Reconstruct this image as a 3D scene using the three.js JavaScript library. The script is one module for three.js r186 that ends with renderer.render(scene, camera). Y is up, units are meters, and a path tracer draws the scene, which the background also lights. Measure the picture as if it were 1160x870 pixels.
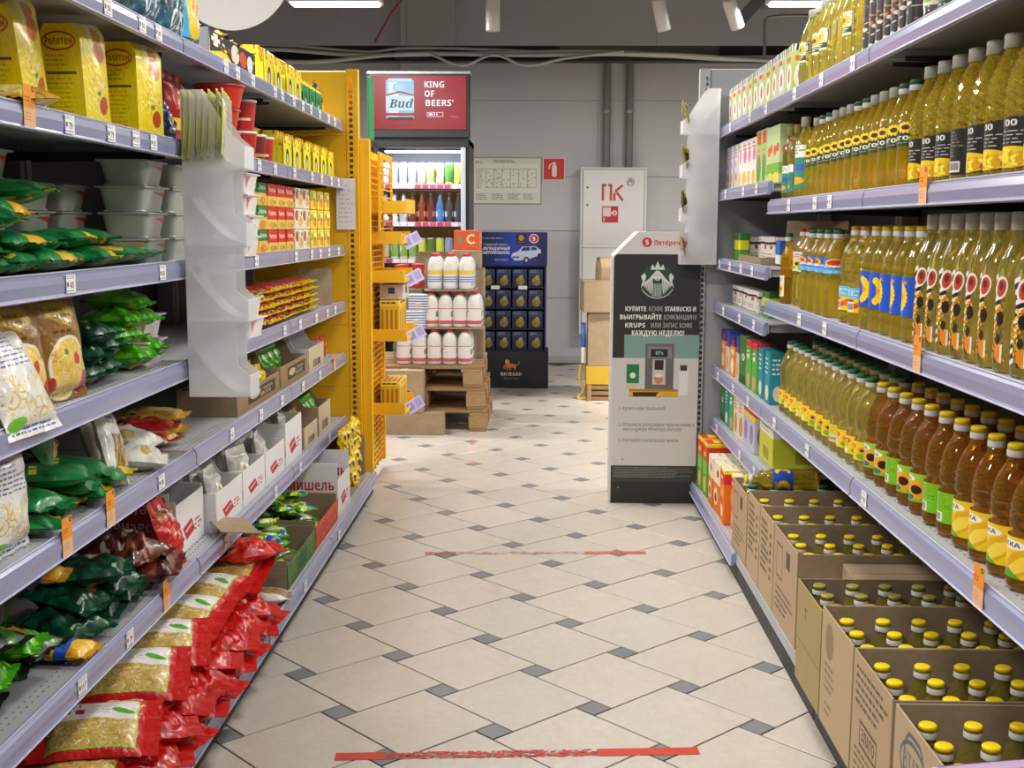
import * as THREE from 'three';
import { mergeGeometries } from 'three/addons/utils/BufferGeometryUtils.js';
import { RectAreaLightUniformsLib } from 'three/addons/lights/RectAreaLightUniformsLib.js';
import { RoundedBoxGeometry } from 'three/addons/geometries/RoundedBoxGeometry.js';

// ---------------------------------------------------------------- camera, renderer, exposure
const scene = new THREE.Scene();
scene.background = new THREE.Color(0x050505);
const EYE = 1.30, FOCAL = 1331, PITCH = 7.66 * Math.PI / 180, YAW = 1.38 * Math.PI / 180, ROLL = 0.0043;
const camera = new THREE.PerspectiveCamera(2 * Math.atan(435 / FOCAL) * 180 / Math.PI, 1160 / 870, 0.05, 60);
camera.rotation.order = 'YXZ';
camera.position.set(0, EYE, 0);
camera.rotation.set(-PITCH, YAW, ROLL);
scene.add(camera);
const renderer = new THREE.WebGLRenderer({ antialias: true });
renderer.toneMapping = THREE.LinearToneMapping;
renderer.toneMappingExposure = 2.15;
renderer.shadowMap.enabled = true;
RectAreaLightUniformsLib.init();
// ceiling LED fittings (x, distance down the aisle, length along x): their light is made in ledLamp() below
const LED_LEVEL = 74, LED_COLOR = 0xfffaf3, LED_Y = 2.74;
const LED_SPOTS = [[-1.37, 8.0, 1.4], [1.78, 8.0, 1.4], [-1.37, 5.7], [1.78, 5.7], [-1.37, 3.4, 1.3], [1.78, 3.4], [-1.37, 1.1, 1.4], [1.78, 1.1],
  [0.15, 5.6, .6], [0.15, 3.3, .6], [0.15, 0.9, .6], [-4.4, 8.0], [4.6, 8.0], [-4.4, 4.6], [4.6, 4.6]];

// ---------------------------------------------------------------- small helpers
let seedState = 12345;
function rnd() { seedState = (seedState + 0x6D2B79F5) | 0; let t = Math.imul(seedState ^ (seedState >>> 15), 1 | seedState); t = (t + Math.imul(t ^ (t >>> 7), 61 | t)) ^ t; return ((t ^ (t >>> 14)) >>> 0) / 4294967296; }
const rr = (a, b) => a + (b - a) * rnd();
const pick = a => a[Math.floor(rnd() * a.length)];
const R = d => d * Math.PI / 180;
// a photo pixel is only a direction; the plane it is cut with gives the distance. Distances down the aisle are positive here (world z = -d)
function ray(u, v) {
  const d = new THREE.Vector3((u - 580) / FOCAL, (435 - v) / FOCAL, -1);
  return d.applyEuler(new THREE.Euler(-PITCH, YAW, ROLL, 'YXZ'));
}
function onX(u, v, x) { const d = ray(u, v), t = x / d.x; return { x, y: EYE + d.y * t, z: d.z * t }; }
function onY(u, v, y) { const d = ray(u, v), t = (y - EYE) / d.y; return { x: d.x * t, y, z: d.z * t }; }
function onZ(u, v, dist) { const d = ray(u, v), t = -dist / d.z; return { x: d.x * t, y: EYE + d.y * t, z: -dist }; }
const aisle = (u, x, v = 300) => -onX(u, v, x).z;   // distance of a pixel column on a shelf front

const used = {};
function numbered(name) { const n = used[name] = (used[name] === undefined ? 0 : used[name] + 1); return n ? name + '_' + String(n).padStart(3, '0') : name; }
function thing(name, label, category, pos = [0, 0, 0], turn = 0, group) {
  const o = new THREE.Group(); o.name = numbered(name); scene.add(o);
  o.position.set(...pos); o.rotation.order = 'YXZ'; o.rotation.y = turn; o.userData = { label, category };
  if (group) o.userData.group = group;
  return o;
}
function solo(name, geo, mat, label, category, pos = [0, 0, 0], turn = 0, group) {
  const o = new THREE.Mesh(geo, mat); o.name = numbered(name); scene.add(o);
  o.position.set(...pos); o.rotation.order = 'YXZ'; o.rotation.y = turn; o.userData = { label, category };
  if (group) o.userData.group = group;
  return o;
}
function part(parent, name, geo, mat, pos, label) {
  const m = new THREE.Mesh(geo, mat); m.name = name; if (pos) m.position.set(...pos);
  if (label) m.userData.label = label;
  parent.add(m); return m;
}
function structure(name, geo, mat, pos = [0, 0, 0]) {
  const m = new THREE.Mesh(geo, mat); m.name = name; m.position.set(...pos); m.userData.kind = 'structure'; scene.add(m); return m;
}
// prototypes are kept out of the scene; put() adds a copy with parts
const protos = {};
function proto(key, build) { if (!protos[key]) { const g = new THREE.Group(); g.rotation.order = 'YXZ'; build(g); protos[key] = g; } return protos[key]; }
function put(p, name, label, category, group, x, y, z, turn = 0, tilt = 0, roll = 0, s = 1) {
  const o = p.clone(); o.name = numbered(name); o.rotation.order = 'YXZ';
  o.position.set(x, y, z); o.rotation.set(tilt, turn, roll); if (s !== 1) o.scale.setScalar(s);
  o.userData = { label, category }; if (group) o.userData.group = group;
  scene.add(o); return o;
}

// ---------------------------------------------------------------- print: one atlas for all packaging artwork
class Atlas {
  constructor(s = 2048) { this.s = s; this.c = document.createElement('canvas'); this.c.width = this.c.height = s; this.g = this.c.getContext('2d'); this.g.fillStyle = '#888'; this.g.fillRect(0, 0, s, s); this.x = 0; this.y = 0; this.row = 0; this.t = new THREE.CanvasTexture(this.c); this.t.colorSpace = THREE.SRGBColorSpace; this.t.magFilter = THREE.LinearFilter; this.t.anisotropy = 8; }
  add(w, h, draw) {
    if (this.x + w + 2 > this.s) { this.x = 0; this.y += this.row + 2; this.row = 0; }
    if (this.y + h + 2 > this.s) throw new Error('atlas full');
    const g = this.g; g.save(); g.translate(this.x, this.y); g.beginPath(); g.rect(0, 0, w, h); g.clip(); draw(g, w, h); g.restore();
    const r = { u0: (this.x + 1) / this.s, u1: (this.x + w - 1) / this.s, v0: 1 - (this.y + h - 1) / this.s, v1: 1 - (this.y + 1) / this.s };
    this.x += w + 2; this.row = Math.max(this.row, h); return r;
  }
}
const PACK = new Atlas(2048), SIGNS = new Atlas(2048);
function ruv(geo, r) { const a = geo.attributes.uv; for (let i = 0; i < a.count; i++) a.setXY(i, r.u0 + (r.u1 - r.u0) * a.getX(i), r.v0 + (r.v1 - r.v0) * a.getY(i)); return geo; }
const fill = (g, c, x, y, w, h) => { g.fillStyle = c; g.fillRect(x, y, w, h); };
const oval = (g, c, x, y, rx, ry, rot = 0) => { g.fillStyle = c; g.beginPath(); g.ellipse(x, y, rx, ry, rot, 0, 7); g.fill(); };
const poly = (g, c, pts) => { g.fillStyle = c; g.beginPath(); pts.forEach((p, i) => i ? g.lineTo(p[0], p[1]) : g.moveTo(p[0], p[1])); g.closePath(); g.fill(); };
function txt(g, s, x, y, size, c, { font = 'sans-serif', w = 'bold', max, align = 'center', rot = 0, it = '' } = {}) {
  g.save(); g.translate(x, y); g.rotate(rot); g.fillStyle = c; g.textAlign = align; g.textBaseline = 'middle'; g.font = `${it} ${w} ${size}px ${font}`;
  const m = g.measureText(s).width; if (max && m > max) g.scale(max / m, 1); g.fillText(s, 0, 0); g.restore();
}
function strokes(g, x, y, w, n, lh, c, th = 0.35) { g.fillStyle = c; for (let i = 0; i < n; i++) { let px = x; const end = x + w * rr(0.6, 1); while (px < end) { const l = lh * rr(0.5, 2.2); g.fillRect(px, y + i * lh, Math.min(l, end - px), lh * th); px += l + lh * 0.4; } } }
function speckle(g, w, h, n, cols, a = 1, b = 3) { for (let i = 0; i < n; i++) { oval(g, pick(cols), rr(0, w), rr(0, h), rr(a, b), rr(a, b), rr(0, 3)); } }
function noodles(g, x, y, w, h, n, cols) { g.save(); g.beginPath(); g.rect(x, y, w, h); g.clip(); for (let i = 0; i < n; i++) { g.strokeStyle = pick(cols); g.lineWidth = rr(1.5, 3.5); g.beginPath(); const px = rr(x, x + w), py = rr(y, y + h), a = rr(0, 6.3); g.arc(px, py, rr(4, 14), a, a + rr(1, 3)); g.stroke(); } g.restore(); }
function sunflower(g, x, y, r, petal = '#ffd21a', core = '#3c2410') { for (let i = 0; i < 14; i++) { const a = i / 14 * 6.283; oval(g, petal, x + Math.cos(a) * r * .68, y + Math.sin(a) * r * .68, r * .36, r * .17, a); } oval(g, core, x, y, r * .42, r * .42); }

// ---------------------------------------------------------------- materials
const lin = (r, g, b) => new THREE.Color().setRGB(r, g, b);
const std = (color, roughness = 0.6, extra = {}) => new THREE.MeshStandardMaterial({ color, roughness, ...extra });
function noiseTex(size, fn, srgb = false) { const d = new Uint8Array(size * size * 4); for (let y = 0; y < size; y++) for (let x = 0; x < size; x++) { const v = fn(x, y); const i = (y * size + x) * 4; d[i] = v[0]; d[i + 1] = v[1]; d[i + 2] = v[2]; d[i + 3] = 255; } const t = new THREE.DataTexture(d, size, size); t.wrapS = t.wrapT = THREE.RepeatWrapping; t.magFilter = t.minFilter = THREE.LinearFilter; if (srgb) t.colorSpace = THREE.SRGBColorSpace; t.needsUpdate = true; return t; }
function valueNoise(size, cells) { const g = []; for (let i = 0; i < cells * cells; i++) g.push(rnd()); return (x, y) => { const fx = x / size * cells, fy = y / size * cells, ix = Math.floor(fx), iy = Math.floor(fy), tx = fx - ix, ty = fy - iy, s = t => t * t * (3 - 2 * t), at = (a, b) => g[((b % cells + cells) % cells) * cells + ((a % cells + cells) % cells)]; const a = at(ix, iy) + (at(ix + 1, iy) - at(ix, iy)) * s(tx), b = at(ix, iy + 1) + (at(ix + 1, iy + 1) - at(ix, iy + 1)) * s(tx); return a + (b - a) * s(ty); }; }
const fine = valueNoise(256, 64), mid = valueNoise(256, 18), coarse = valueNoise(256, 5);
const mottle = noiseTex(256, (x, y) => { const v = 226 + 16 * (fine(x, y) - .5) + 12 * (mid(x, y) - .5) + 14 * (coarse(x, y) - .5); return [v, v, v]; }, true);
const tileMottle = noiseTex(256, (x, y) => { const v = 244 + 9 * (fine(x, y) - .5) + 8 * (mid(x, y) - .5) + 6 * (coarse(x, y) - .5); return [v, v - 1, v - 3]; }, true);
const wrinkle = noiseTex(256, (x, y) => { const v = 128 + 90 * (mid(x, y) - .5) + 50 * (coarse(x, y) - .5) + 30 * (fine(x, y) - .5); return [v, v, v]; });
const kraftTex = noiseTex(256, (x, y) => { const f = fine(x, y), v = 222 + 14 * (f - .5) + 14 * (coarse(x, y) - .5) + 10 * (mid(x, y) - .5); return [v, v * .99, v * .97]; }, true);
const M = {
  film: new THREE.MeshPhysicalMaterial({ map: PACK.t, roughness: 0.3, clearcoat: 0.5, clearcoatRoughness: 0.18 }),
  paper: std(0xffffff, 0.62, { map: PACK.t }),
  gloss: new THREE.MeshPhysicalMaterial({ map: PACK.t, roughness: 0.4, clearcoat: 0.3, clearcoatRoughness: 0.3 }),
  sign: std(0xffffff, 0.5, { map: SIGNS.t }),
  signCut: std(0xffffff, 0.45, { map: SIGNS.t, alphaTest: .5 }),
  cut: std(0xffffff, 0.45, { map: PACK.t, alphaTest: .5 }),
  shelf: std(lin(.44, .46, .48), 0.45, { metalness: .1 }),
  dark: std(lin(.028, .028, .03), 0.6),
  back: std(lin(.07, .07, .075), 0.55),
  post: std(lin(.33, .34, .36), 0.5),
  rail: new THREE.MeshPhysicalMaterial({ color: lin(.265, .285, .47), roughness: 0.32, clearcoat: .6, clearcoatRoughness: .2 }),
  lip: std(lin(.55, .56, .72), 0.3),
  yellow: std(lin(.93, .52, .010), 0.42),
  kraft: std(lin(.50, .385, .255), 0.85, { map: kraftTex }),
  kraftDark: std(lin(.38, .285, .18), 0.85, { map: kraftTex }),
  whiteCard: std(lin(.74, .74, .76), 0.7),
  greyCard: std(lin(.16, .17, .18), 0.7),
  white: std(lin(.8, .8, .8), 0.45),
  whitePlastic: new THREE.MeshPhysicalMaterial({ color: lin(.82, .81, .78), roughness: 0.32, clearcoat: .3 }),
  redPlastic: new THREE.MeshPhysicalMaterial({ color: lin(.62, .03, .018), roughness: 0.35, clearcoat: .3 }),
  acrylic: new THREE.MeshPhysicalMaterial({ color: lin(.95, .955, .97), roughness: 0.5, transmission: 0.74, thickness: 0, ior: 1.4 }),
  clear: new THREE.MeshPhysicalMaterial({ color: lin(.95, .96, .97), roughness: 0.08, transmission: 0.92, thickness: 0, ior: 1.45 }),
  glass: new THREE.MeshPhysicalMaterial({ color: 0xffffff, roughness: 0.02, transmission: 1, thickness: 0, ior: 1.45 }),
  wood: std(lin(.52, .34, .17), 0.8, { map: kraftTex }),
  woodDark: std(lin(.42, .26, .12), 0.8, { map: kraftTex }),
  black: std(lin(.012, .012, .013), 0.45),
  steel: std(lin(.4, .4, .41), 0.35, { metalness: .6 }),
};
wrinkle.repeat.set(16, 16); M.film.bumpMap = wrinkle; M.film.bumpScale = 0.003;

// ---------------------------------------------------------------- geometry builders
const UNIT = { u0: 0, u1: 1, v0: 0, v1: 1 };
// box with chamfered edges, centred on x and z, standing on y = 0; a rect of print for each face
function cbox(w, h, d, c = 0.002, f = {}) {
  const pos = [], uv = [], nor = [];
  const X = w / 2, Y = h / 2, Z = d / 2, all = f.all;
  const tri = (pts, uvs) => { const a = new THREE.Vector3(...pts[0]), b = new THREE.Vector3(...pts[1]), e = new THREE.Vector3(...pts[2]); const n = b.clone().sub(a).cross(e.clone().sub(a)).normalize(); const cen = a.clone().add(b).add(e); const flip = n.dot(cen) < 0; if (flip) n.negate(); for (const k of flip ? [0, 2, 1] : [0, 1, 2]) { pos.push(pts[k][0], pts[k][1] + Y, pts[k][2]); nor.push(n.x, n.y, n.z); uv.push(uvs[k][0], uvs[k][1]); } };
  const faces = {
    front: p => [p[0] / w + .5, p[1] / h + .5], back: p => [.5 - p[0] / w, p[1] / h + .5],
    right: p => [.5 - p[2] / d, p[1] / h + .5], left: p => [p[2] / d + .5, p[1] / h + .5],
    top: p => [p[0] / w + .5, .5 - p[2] / d], bottom: p => [p[0] / w + .5, p[2] / d + .5] };
  const map = (name, p) => { const [a, b] = faces[name](p), r = f[name] || all || UNIT; return [r.u0 + (r.u1 - r.u0) * a, r.v0 + (r.v1 - r.v0) * b]; };
  const quad = (name, a, b, e, g) => { const m = p => map(name, p); tri([a, b, e], [m(a), m(b), m(e)]); tri([a, e, g], [m(a), m(e), m(g)]); };
  const x = X - c, y = Y - c, z = Z - c;
  for (const s of [-1, 1]) {
    quad(s > 0 ? 'front' : 'back', [-x, -y, s * Z], [x, -y, s * Z], [x, y, s * Z], [-x, y, s * Z]);
    quad(s > 0 ? 'right' : 'left', [s * X, -y, -z], [s * X, -y, z], [s * X, y, z], [s * X, y, -z]);
    quad(s > 0 ? 'top' : 'bottom', [-x, s * Y, -z], [x, s * Y, -z], [x, s * Y, z], [-x, s * Y, z]);
    for (const t of [-1, 1]) {
      quad(t > 0 ? 'front' : 'back', [s * x, -y, t * Z], [s * x, y, t * Z], [s * X, y, t * z], [s * X, -y, t * z]);
      quad(t > 0 ? 'front' : 'back', [-x, s * y, t * Z], [x, s * y, t * Z], [x, s * Y, t * z], [-x, s * Y, t * z]);
      quad(t > 0 ? 'right' : 'left', [t * X, s * y, -z], [t * X, s * y, z], [t * x, s * Y, z], [t * x, s * Y, -z]);
      for (const q of [-1, 1]) { const a = [s * X, t * y, q * z], b = [s * x, t * Y, q * z], e = [s * x, t * y, q * Z], n = q > 0 ? 'front' : 'back'; tri([a, b, e], [map(n, a), map(n, b), map(n, e)]); }
    }
  }
  const g = new THREE.BufferGeometry();
  g.setAttribute('position', new THREE.Float32BufferAttribute(pos, 3)); g.setAttribute('normal', new THREE.Float32BufferAttribute(nor, 3)); g.setAttribute('uv', new THREE.Float32BufferAttribute(uv, 2));
  return g;
}
const box = (w, h, d, x = 0, y = 0, z = 0, c = 0.002, f) => cbox(w, h, d, Math.min(c, w / 3, h / 3, d / 3), f).translate(x, y, z);
function grid(nx, ny, at, r = UNIT, flip = false) {
  const pos = [], uv = [], idx = [];
  for (let j = 0; j <= ny; j++) for (let i = 0; i <= nx; i++) { const a = i / nx, b = j / ny, p = at(a, b); pos.push(p[0], p[1], p[2]); uv.push(r.u0 + (r.u1 - r.u0) * (flip ? 1 - a : a), r.v0 + (r.v1 - r.v0) * b); }
  for (let j = 0; j < ny; j++) for (let i = 0; i < nx; i++) { const a = j * (nx + 1) + i, b = a + 1, c = a + nx + 1, d = c + 1; flip ? idx.push(a, d, b, a, c, d) : idx.push(a, b, d, a, d, c); }
  const g = new THREE.BufferGeometry(); g.setAttribute('position', new THREE.Float32BufferAttribute(pos, 3)); g.setAttribute('uv', new THREE.Float32BufferAttribute(uv, 2)); g.setIndex(idx); g.computeVertexNormals(); return g;
}
// pillow pack: width x, height y, thickness z, crimped seals at both ends. Returns body and seal geometries
function pillow(w, h, t, rect, { back = rect, seal = .016, lump = .12, seed = 1, bend = 0, twist = 0, crease = .03, gather = .0, nx = 16, ny = 20 } = {}) {
  const s0 = seedState; seedState = seed * 7919 + 17;
  const k1 = rr(3, 5), k2 = rr(4, 7), p1 = rr(0, 6), p2 = rr(0, 6), p3 = rr(0, 6), kw = rr(7, 11), pw = rr(0, 6);
  seedState = s0;
  const hb = h - 2 * seal;
  const shape = (a, b, side) => {
    const x = a * 2 - 1, y = b * 2 - 1;
    let z = t / 2 * Math.pow(Math.max(0, 1 - Math.pow(Math.abs(x), 2.6)), .62) * Math.pow(Math.max(0, 1 - Math.pow(Math.abs(y), 3.2)), .55);
    const inn = (1 - x ** 4) * (1 - y ** 6);
    z *= 1 + lump * (Math.sin(k1 * x + p1 + y * 2) * Math.sin(k2 * y + p2) + .6 * Math.sin(k2 * 1.7 * x + p3) * Math.sin(k1 * 1.9 * y + p1));
    z += t * crease * ((1 - Math.abs(Math.sin(k1 * 1.3 * x + k2 * .9 * y + p2))) ** 3 - (1 - Math.abs(Math.sin(k2 * 1.1 * x - k1 * 1.2 * y + p3))) ** 3) * (1 - x ** 4) * (1 - y ** 8);
    z += t * .055 * Math.sin(kw * x + pw) * Math.abs(y) ** 5 * (1 - x ** 6) + .0006;
    const W = w / 2 * (1 - .07 * (1 - y ** 4) - gather * y ** 6);
    let X = x * W, Y = y * hb / 2, Z = (side > 0 ? z : -z * .9) * (inn > 0 ? 1 : 1);
    return warp(X, Y, Z);
  };
  const warp = (X, Y, Z) => { if (bend) { const r = 1 / bend, th = Y / r; Y = Math.sin(th) * (r + Z); Z = Math.cos(th) * (r + Z) - r; } if (twist) { const a = twist * Y / h; const c = Math.cos(a), s = Math.sin(a); [X, Z] = [X * c - Z * s, X * s + Z * c]; } return [X, Y, Z]; };
  const v = (r, b0, b1) => ({ u0: r.u0, u1: r.u1, v0: r.v0 + (r.v1 - r.v0) * b0, v1: r.v0 + (r.v1 - r.v0) * b1 });
  const f = seal / h;
  const body = mergeGeometries([grid(nx, ny, (a, b) => shape(a, b, 1), v(rect, f, 1 - f)), grid(nx, ny, (a, b) => shape(a, b, -1), v(back, f, 1 - f), true)]);
  const seals = [];
  for (const e of [-1, 1]) {
    const strip = side => (a, b) => { const x = a * 2 - 1, y = e > 0 ? hb / 2 + b * seal : -hb / 2 - (1 - b) * seal, q = e > 0 ? b : 1 - b; const wave = t * .055 * Math.sin(kw * x + pw) * (1 - q * .2) + .0022 * q * Math.sin(x * 23 + p1); return warp(x * w / 2 * (1 - gather), y, wave * 1 + side * .0006); };
    const rv = e > 0 ? v(rect, 1 - f, 1) : v(rect, 0, f);
    seals.push(grid(nx, 3, strip(1), rv), grid(nx, 3, strip(-1), rv, true));
  }
  return { body, seals: [mergeGeometries(seals.slice(0, 2)), mergeGeometries(seals.slice(2))] };
}
// stand-up brick pack: rectangular foot, pinched crimped top. front/back faces +-z, sides +-x
function pouch(w, h, d, front, side, { seed = 1, soft = .5, top = .1, n = 7, nv = 16, crimp = .03 } = {}) {
  const s0 = seedState; seedState = seed * 911 + 5; const p = [rr(0, 6), rr(0, 6), rr(0, 6), rr(0, 6)]; seedState = s0;
  const pt = (a, b, face) => { // a across the face, b up
    const e = Math.max(0, (b - (1 - top * 2.4)) / (top * 2.4)), sq = 1 - e * e * (3 - 2 * e), dd = (d / 2) * (crimp + (1 - crimp) * sq), ww = w / 2 * (1 + .06 * (1 - sq));
    const sx = [-1, 1, 1, -1], sz = [1, 1, -1, -1], i = face, j = (face + 1) % 4;
    let x = (sx[i] + (sx[j] - sx[i]) * a), z = (sz[i] + (sz[j] - sz[i]) * a);
    const round = .10 * soft, m = Math.abs(x) * Math.abs(z); x *= 1 - round * m; z *= 1 - round * m;
    const bulge = soft * .16 * Math.sin(Math.PI * Math.min(1, b * 1.15 + .04)) * (1 - (2 * a - 1) ** 2), wob = soft * .05 * Math.sin(9 * b + p[face] + 5 * a) * (1 - (2 * a - 1) ** 4);
    if (face % 2 === 0) z += Math.sign(z || 1) * (bulge + wob); else x += Math.sign(x || 1) * (bulge * .6 - .5 * (1 - sq) * .4 * (1 - (2 * a - 1) ** 2) + wob * .5);
    return [x * ww, b * h, z * dd];
  };
  const gs = []; for (let k = 0; k < 4; k++) gs.push(grid(n, nv, (a, b) => pt(a, b, k), k % 2 === 0 ? front : side));
  gs.push(grid(1, 1, (a, b) => [(a - .5) * w * .9, .001, (.5 - b) * d * .9], { u0: front.u0, u1: front.u0 + .001, v0: front.v0, v1: front.v0 + .001 }, true));
  gs.push(grid(n, 1, (a, b) => [(a - .5) * w * 1.06, h - .001, (.5 - b) * d * crimp], { u0: front.u0, u1: front.u1, v0: front.v1 - .002, v1: front.v1 }));
  return mergeGeometries(gs);
}
const lathe = (pts, seg = 24) => new THREE.LatheGeometry(pts.map(p => new THREE.Vector2(p[0], p[1])), seg);
const arcLabel = (r0, r1, y0, y1, rect, span = 3.6, seg = 18) => ruv(new THREE.CylinderGeometry(r1, r0, y1 - y0, seg, 1, true, -span / 2, span).translate(0, (y0 + y1) / 2, 0), rect);
function tube(points, r = .006, seg = 40, rs = 6) { return new THREE.TubeGeometry(new THREE.CatmullRomCurve3(points.map(p => new THREE.Vector3(...p))), seg, r, rs); }
function extrude(pts, depth, bevel = 0) { const s = new THREE.Shape(pts.map(p => new THREE.Vector2(p[0], p[1]))); return new THREE.ExtrudeGeometry(s, { depth, bevelEnabled: bevel > 0, bevelSize: bevel, bevelThickness: bevel, bevelSegments: 1, curveSegments: 8 }); }
// ================================================================ THE SETTING
const WALL_Z = 11.2, ROOM_X = 6.2, CEIL_Y = 3.42, FRONT_Z = -3.2;   // distances down the aisle
const wallMat = std(lin(.60, .605, .63), 0.7);
const ceilMat = std(lin(.22, .222, .215), 0.85);
const wallPlain = std(lin(.42, .42, .42), 0.8);
{
  // floor: grout bed with single big tiles and small grey inserts, laid on the diagonal
  const floor = new THREE.Group(); floor.name = 'floor'; floor.userData = { kind: 'structure' }; scene.add(floor);
  const L = ROOM_X * 2, D = WALL_Z - FRONT_Z;
  part(floor, 'grout', new THREE.BoxGeometry(L, .06, D).translate(0, -.0335, -(WALL_Z + FRONT_Z) / 2), std(lin(.12, .105, .095), .9));
  const o = [-.5364, 3.0091], a = [.2657, .1581], b = [.1581, -.2657], ang = R(43.85), big = .301, small = .070, gap = .0052;
  const cream = [lin(.665, .612, .557), lin(.645, .598, .546), lin(.68, .622, .563)].map(c => new THREE.MeshPhysicalMaterial({ color: c, roughness: .38, map: tileMottle, clearcoat: .25, clearcoatRoughness: .25 }));
  const grey = [lin(.225, .232, .25), lin(.25, .255, .27)].map(c => std(c, .42, { map: tileMottle }));
  const bigGeo = cbox(big - gap, .004, big - gap, .0012).translate(0, -.004, 0), smallGeo = cbox(small - gap, .004, small - gap, .0012).translate(0, -.004, 0);
  const rest = [], restSmall = [];
  const cells = [];
  for (let i = -45; i < 60; i++) for (let j = -60; j < 45; j++) for (const [di, kind] of [[.5, 'tile'], [0, 'tile_insert']]) {
    const x = o[0] + a[0] * (i + di) + b[0] * (j + di), d = o[1] + a[1] * (i + di) + b[1] * (j + di);
    if (Math.abs(x) > 2.9 || d < -1.5 || d > WALL_Z - .05) continue;
    const open = (d < 5.6 ? x > -1.0 && x < .92 : x > -1.75 && x < 1.75) && d > 2.35;
    cells.push({ x, d, kind, open });
  }
  const near = { tile: 0, tile_insert: 0 };
  cells.filter(c => c.open).sort((p, q) => p.d - q.d).forEach(c => {
    if (near[c.kind]++ >= 300) { c.open = false; return; }
    const m = part(floor, c.kind, c.kind === 'tile' ? bigGeo : smallGeo, pick(c.kind === 'tile' ? cream : grey), [c.x, rr(-.0004, .0003), -c.d]);
    m.rotation.y = ang;
  });
  const jointGeo = (kind) => { const gs = cells.filter(c => !c.open && c.kind === kind).map(c => (kind === 'tile' ? bigGeo : smallGeo).clone().rotateY(ang).translate(c.x, 0, -c.d)); return mergeGeometries(gs); };
  part(floor, 'tile_field', jointGeo('tile'), cream[0]).userData.kind = 'stuff';
  part(floor, 'tile_insert_field', jointGeo('tile_insert'), grey[0]).userData.kind = 'stuff';

  // back wall: panels with open seams, two tones of nothing but light
  const wall = new THREE.Group(); wall.name = 'wall_back'; wall.userData = { kind: 'structure' }; scene.add(wall);
  part(wall, 'wall_core', new THREE.BoxGeometry(L, CEIL_Y + .1, .2).translate(0, CEIL_Y / 2, -WALL_Z - .115), wallMat);
  const rows = [0, .62, 1.255, 1.76, 2.46, CEIL_Y], cols = [-6.2, -3.6, -2.2, -1.17, .52, 2.2, 3.9, 6.2];
  for (let r = 0; r < rows.length - 1; r++) for (let c = 0; c < (r === rows.length - 2 ? 1 : cols.length - 1); c++)
    part(wall, 'wall_panel', cbox((r === rows.length - 2 ? L : cols[c + 1] - cols[c]) - .004, rows[r + 1] - rows[r] - .006, .012, .002), wallMat, [r === rows.length - 2 ? 0 : (cols[c] + cols[c + 1]) / 2, rows[r] + .003, -WALL_Z - .009]);
  structure('baseboard_back', cbox(L, .07, .02, .003), std(lin(.5, .5, .52), .5), [0, 0, -WALL_Z + .012]);
  structure('wall_left', new THREE.BoxGeometry(.2, CEIL_Y + .1, D).translate(-ROOM_X - .1, CEIL_Y / 2, -(WALL_Z + FRONT_Z) / 2), wallPlain);
  structure('wall_right', new THREE.BoxGeometry(.2, CEIL_Y + .1, D).translate(ROOM_X + .1, CEIL_Y / 2, -(WALL_Z + FRONT_Z) / 2), wallPlain);
  structure('wall_front', new THREE.BoxGeometry(L, CEIL_Y + .1, .2).translate(0, CEIL_Y / 2, -FRONT_Z + .1), wallPlain);
  structure('ceiling', new THREE.BoxGeometry(L + .4, .16, D + .4).translate(0, CEIL_Y + .13, -(WALL_Z + FRONT_Z) / 2), ceilMat);
  // ceiling deck ribs and the pale column behind the cooler
  const column = structure('trim_1', cbox(.5, CEIL_Y, .12, .004), std(lin(.60, .605, .61), .7), [-1.06, 0, -WALL_Z + .06]);
  for (const [i, d] of [[2, 9.9], [3, 8.7], [4, 7.3]]) structure('trim_' + i, cbox(L, .16, .14, .004), ceilMat, [0, CEIL_Y - .11, -d]);
}
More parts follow.
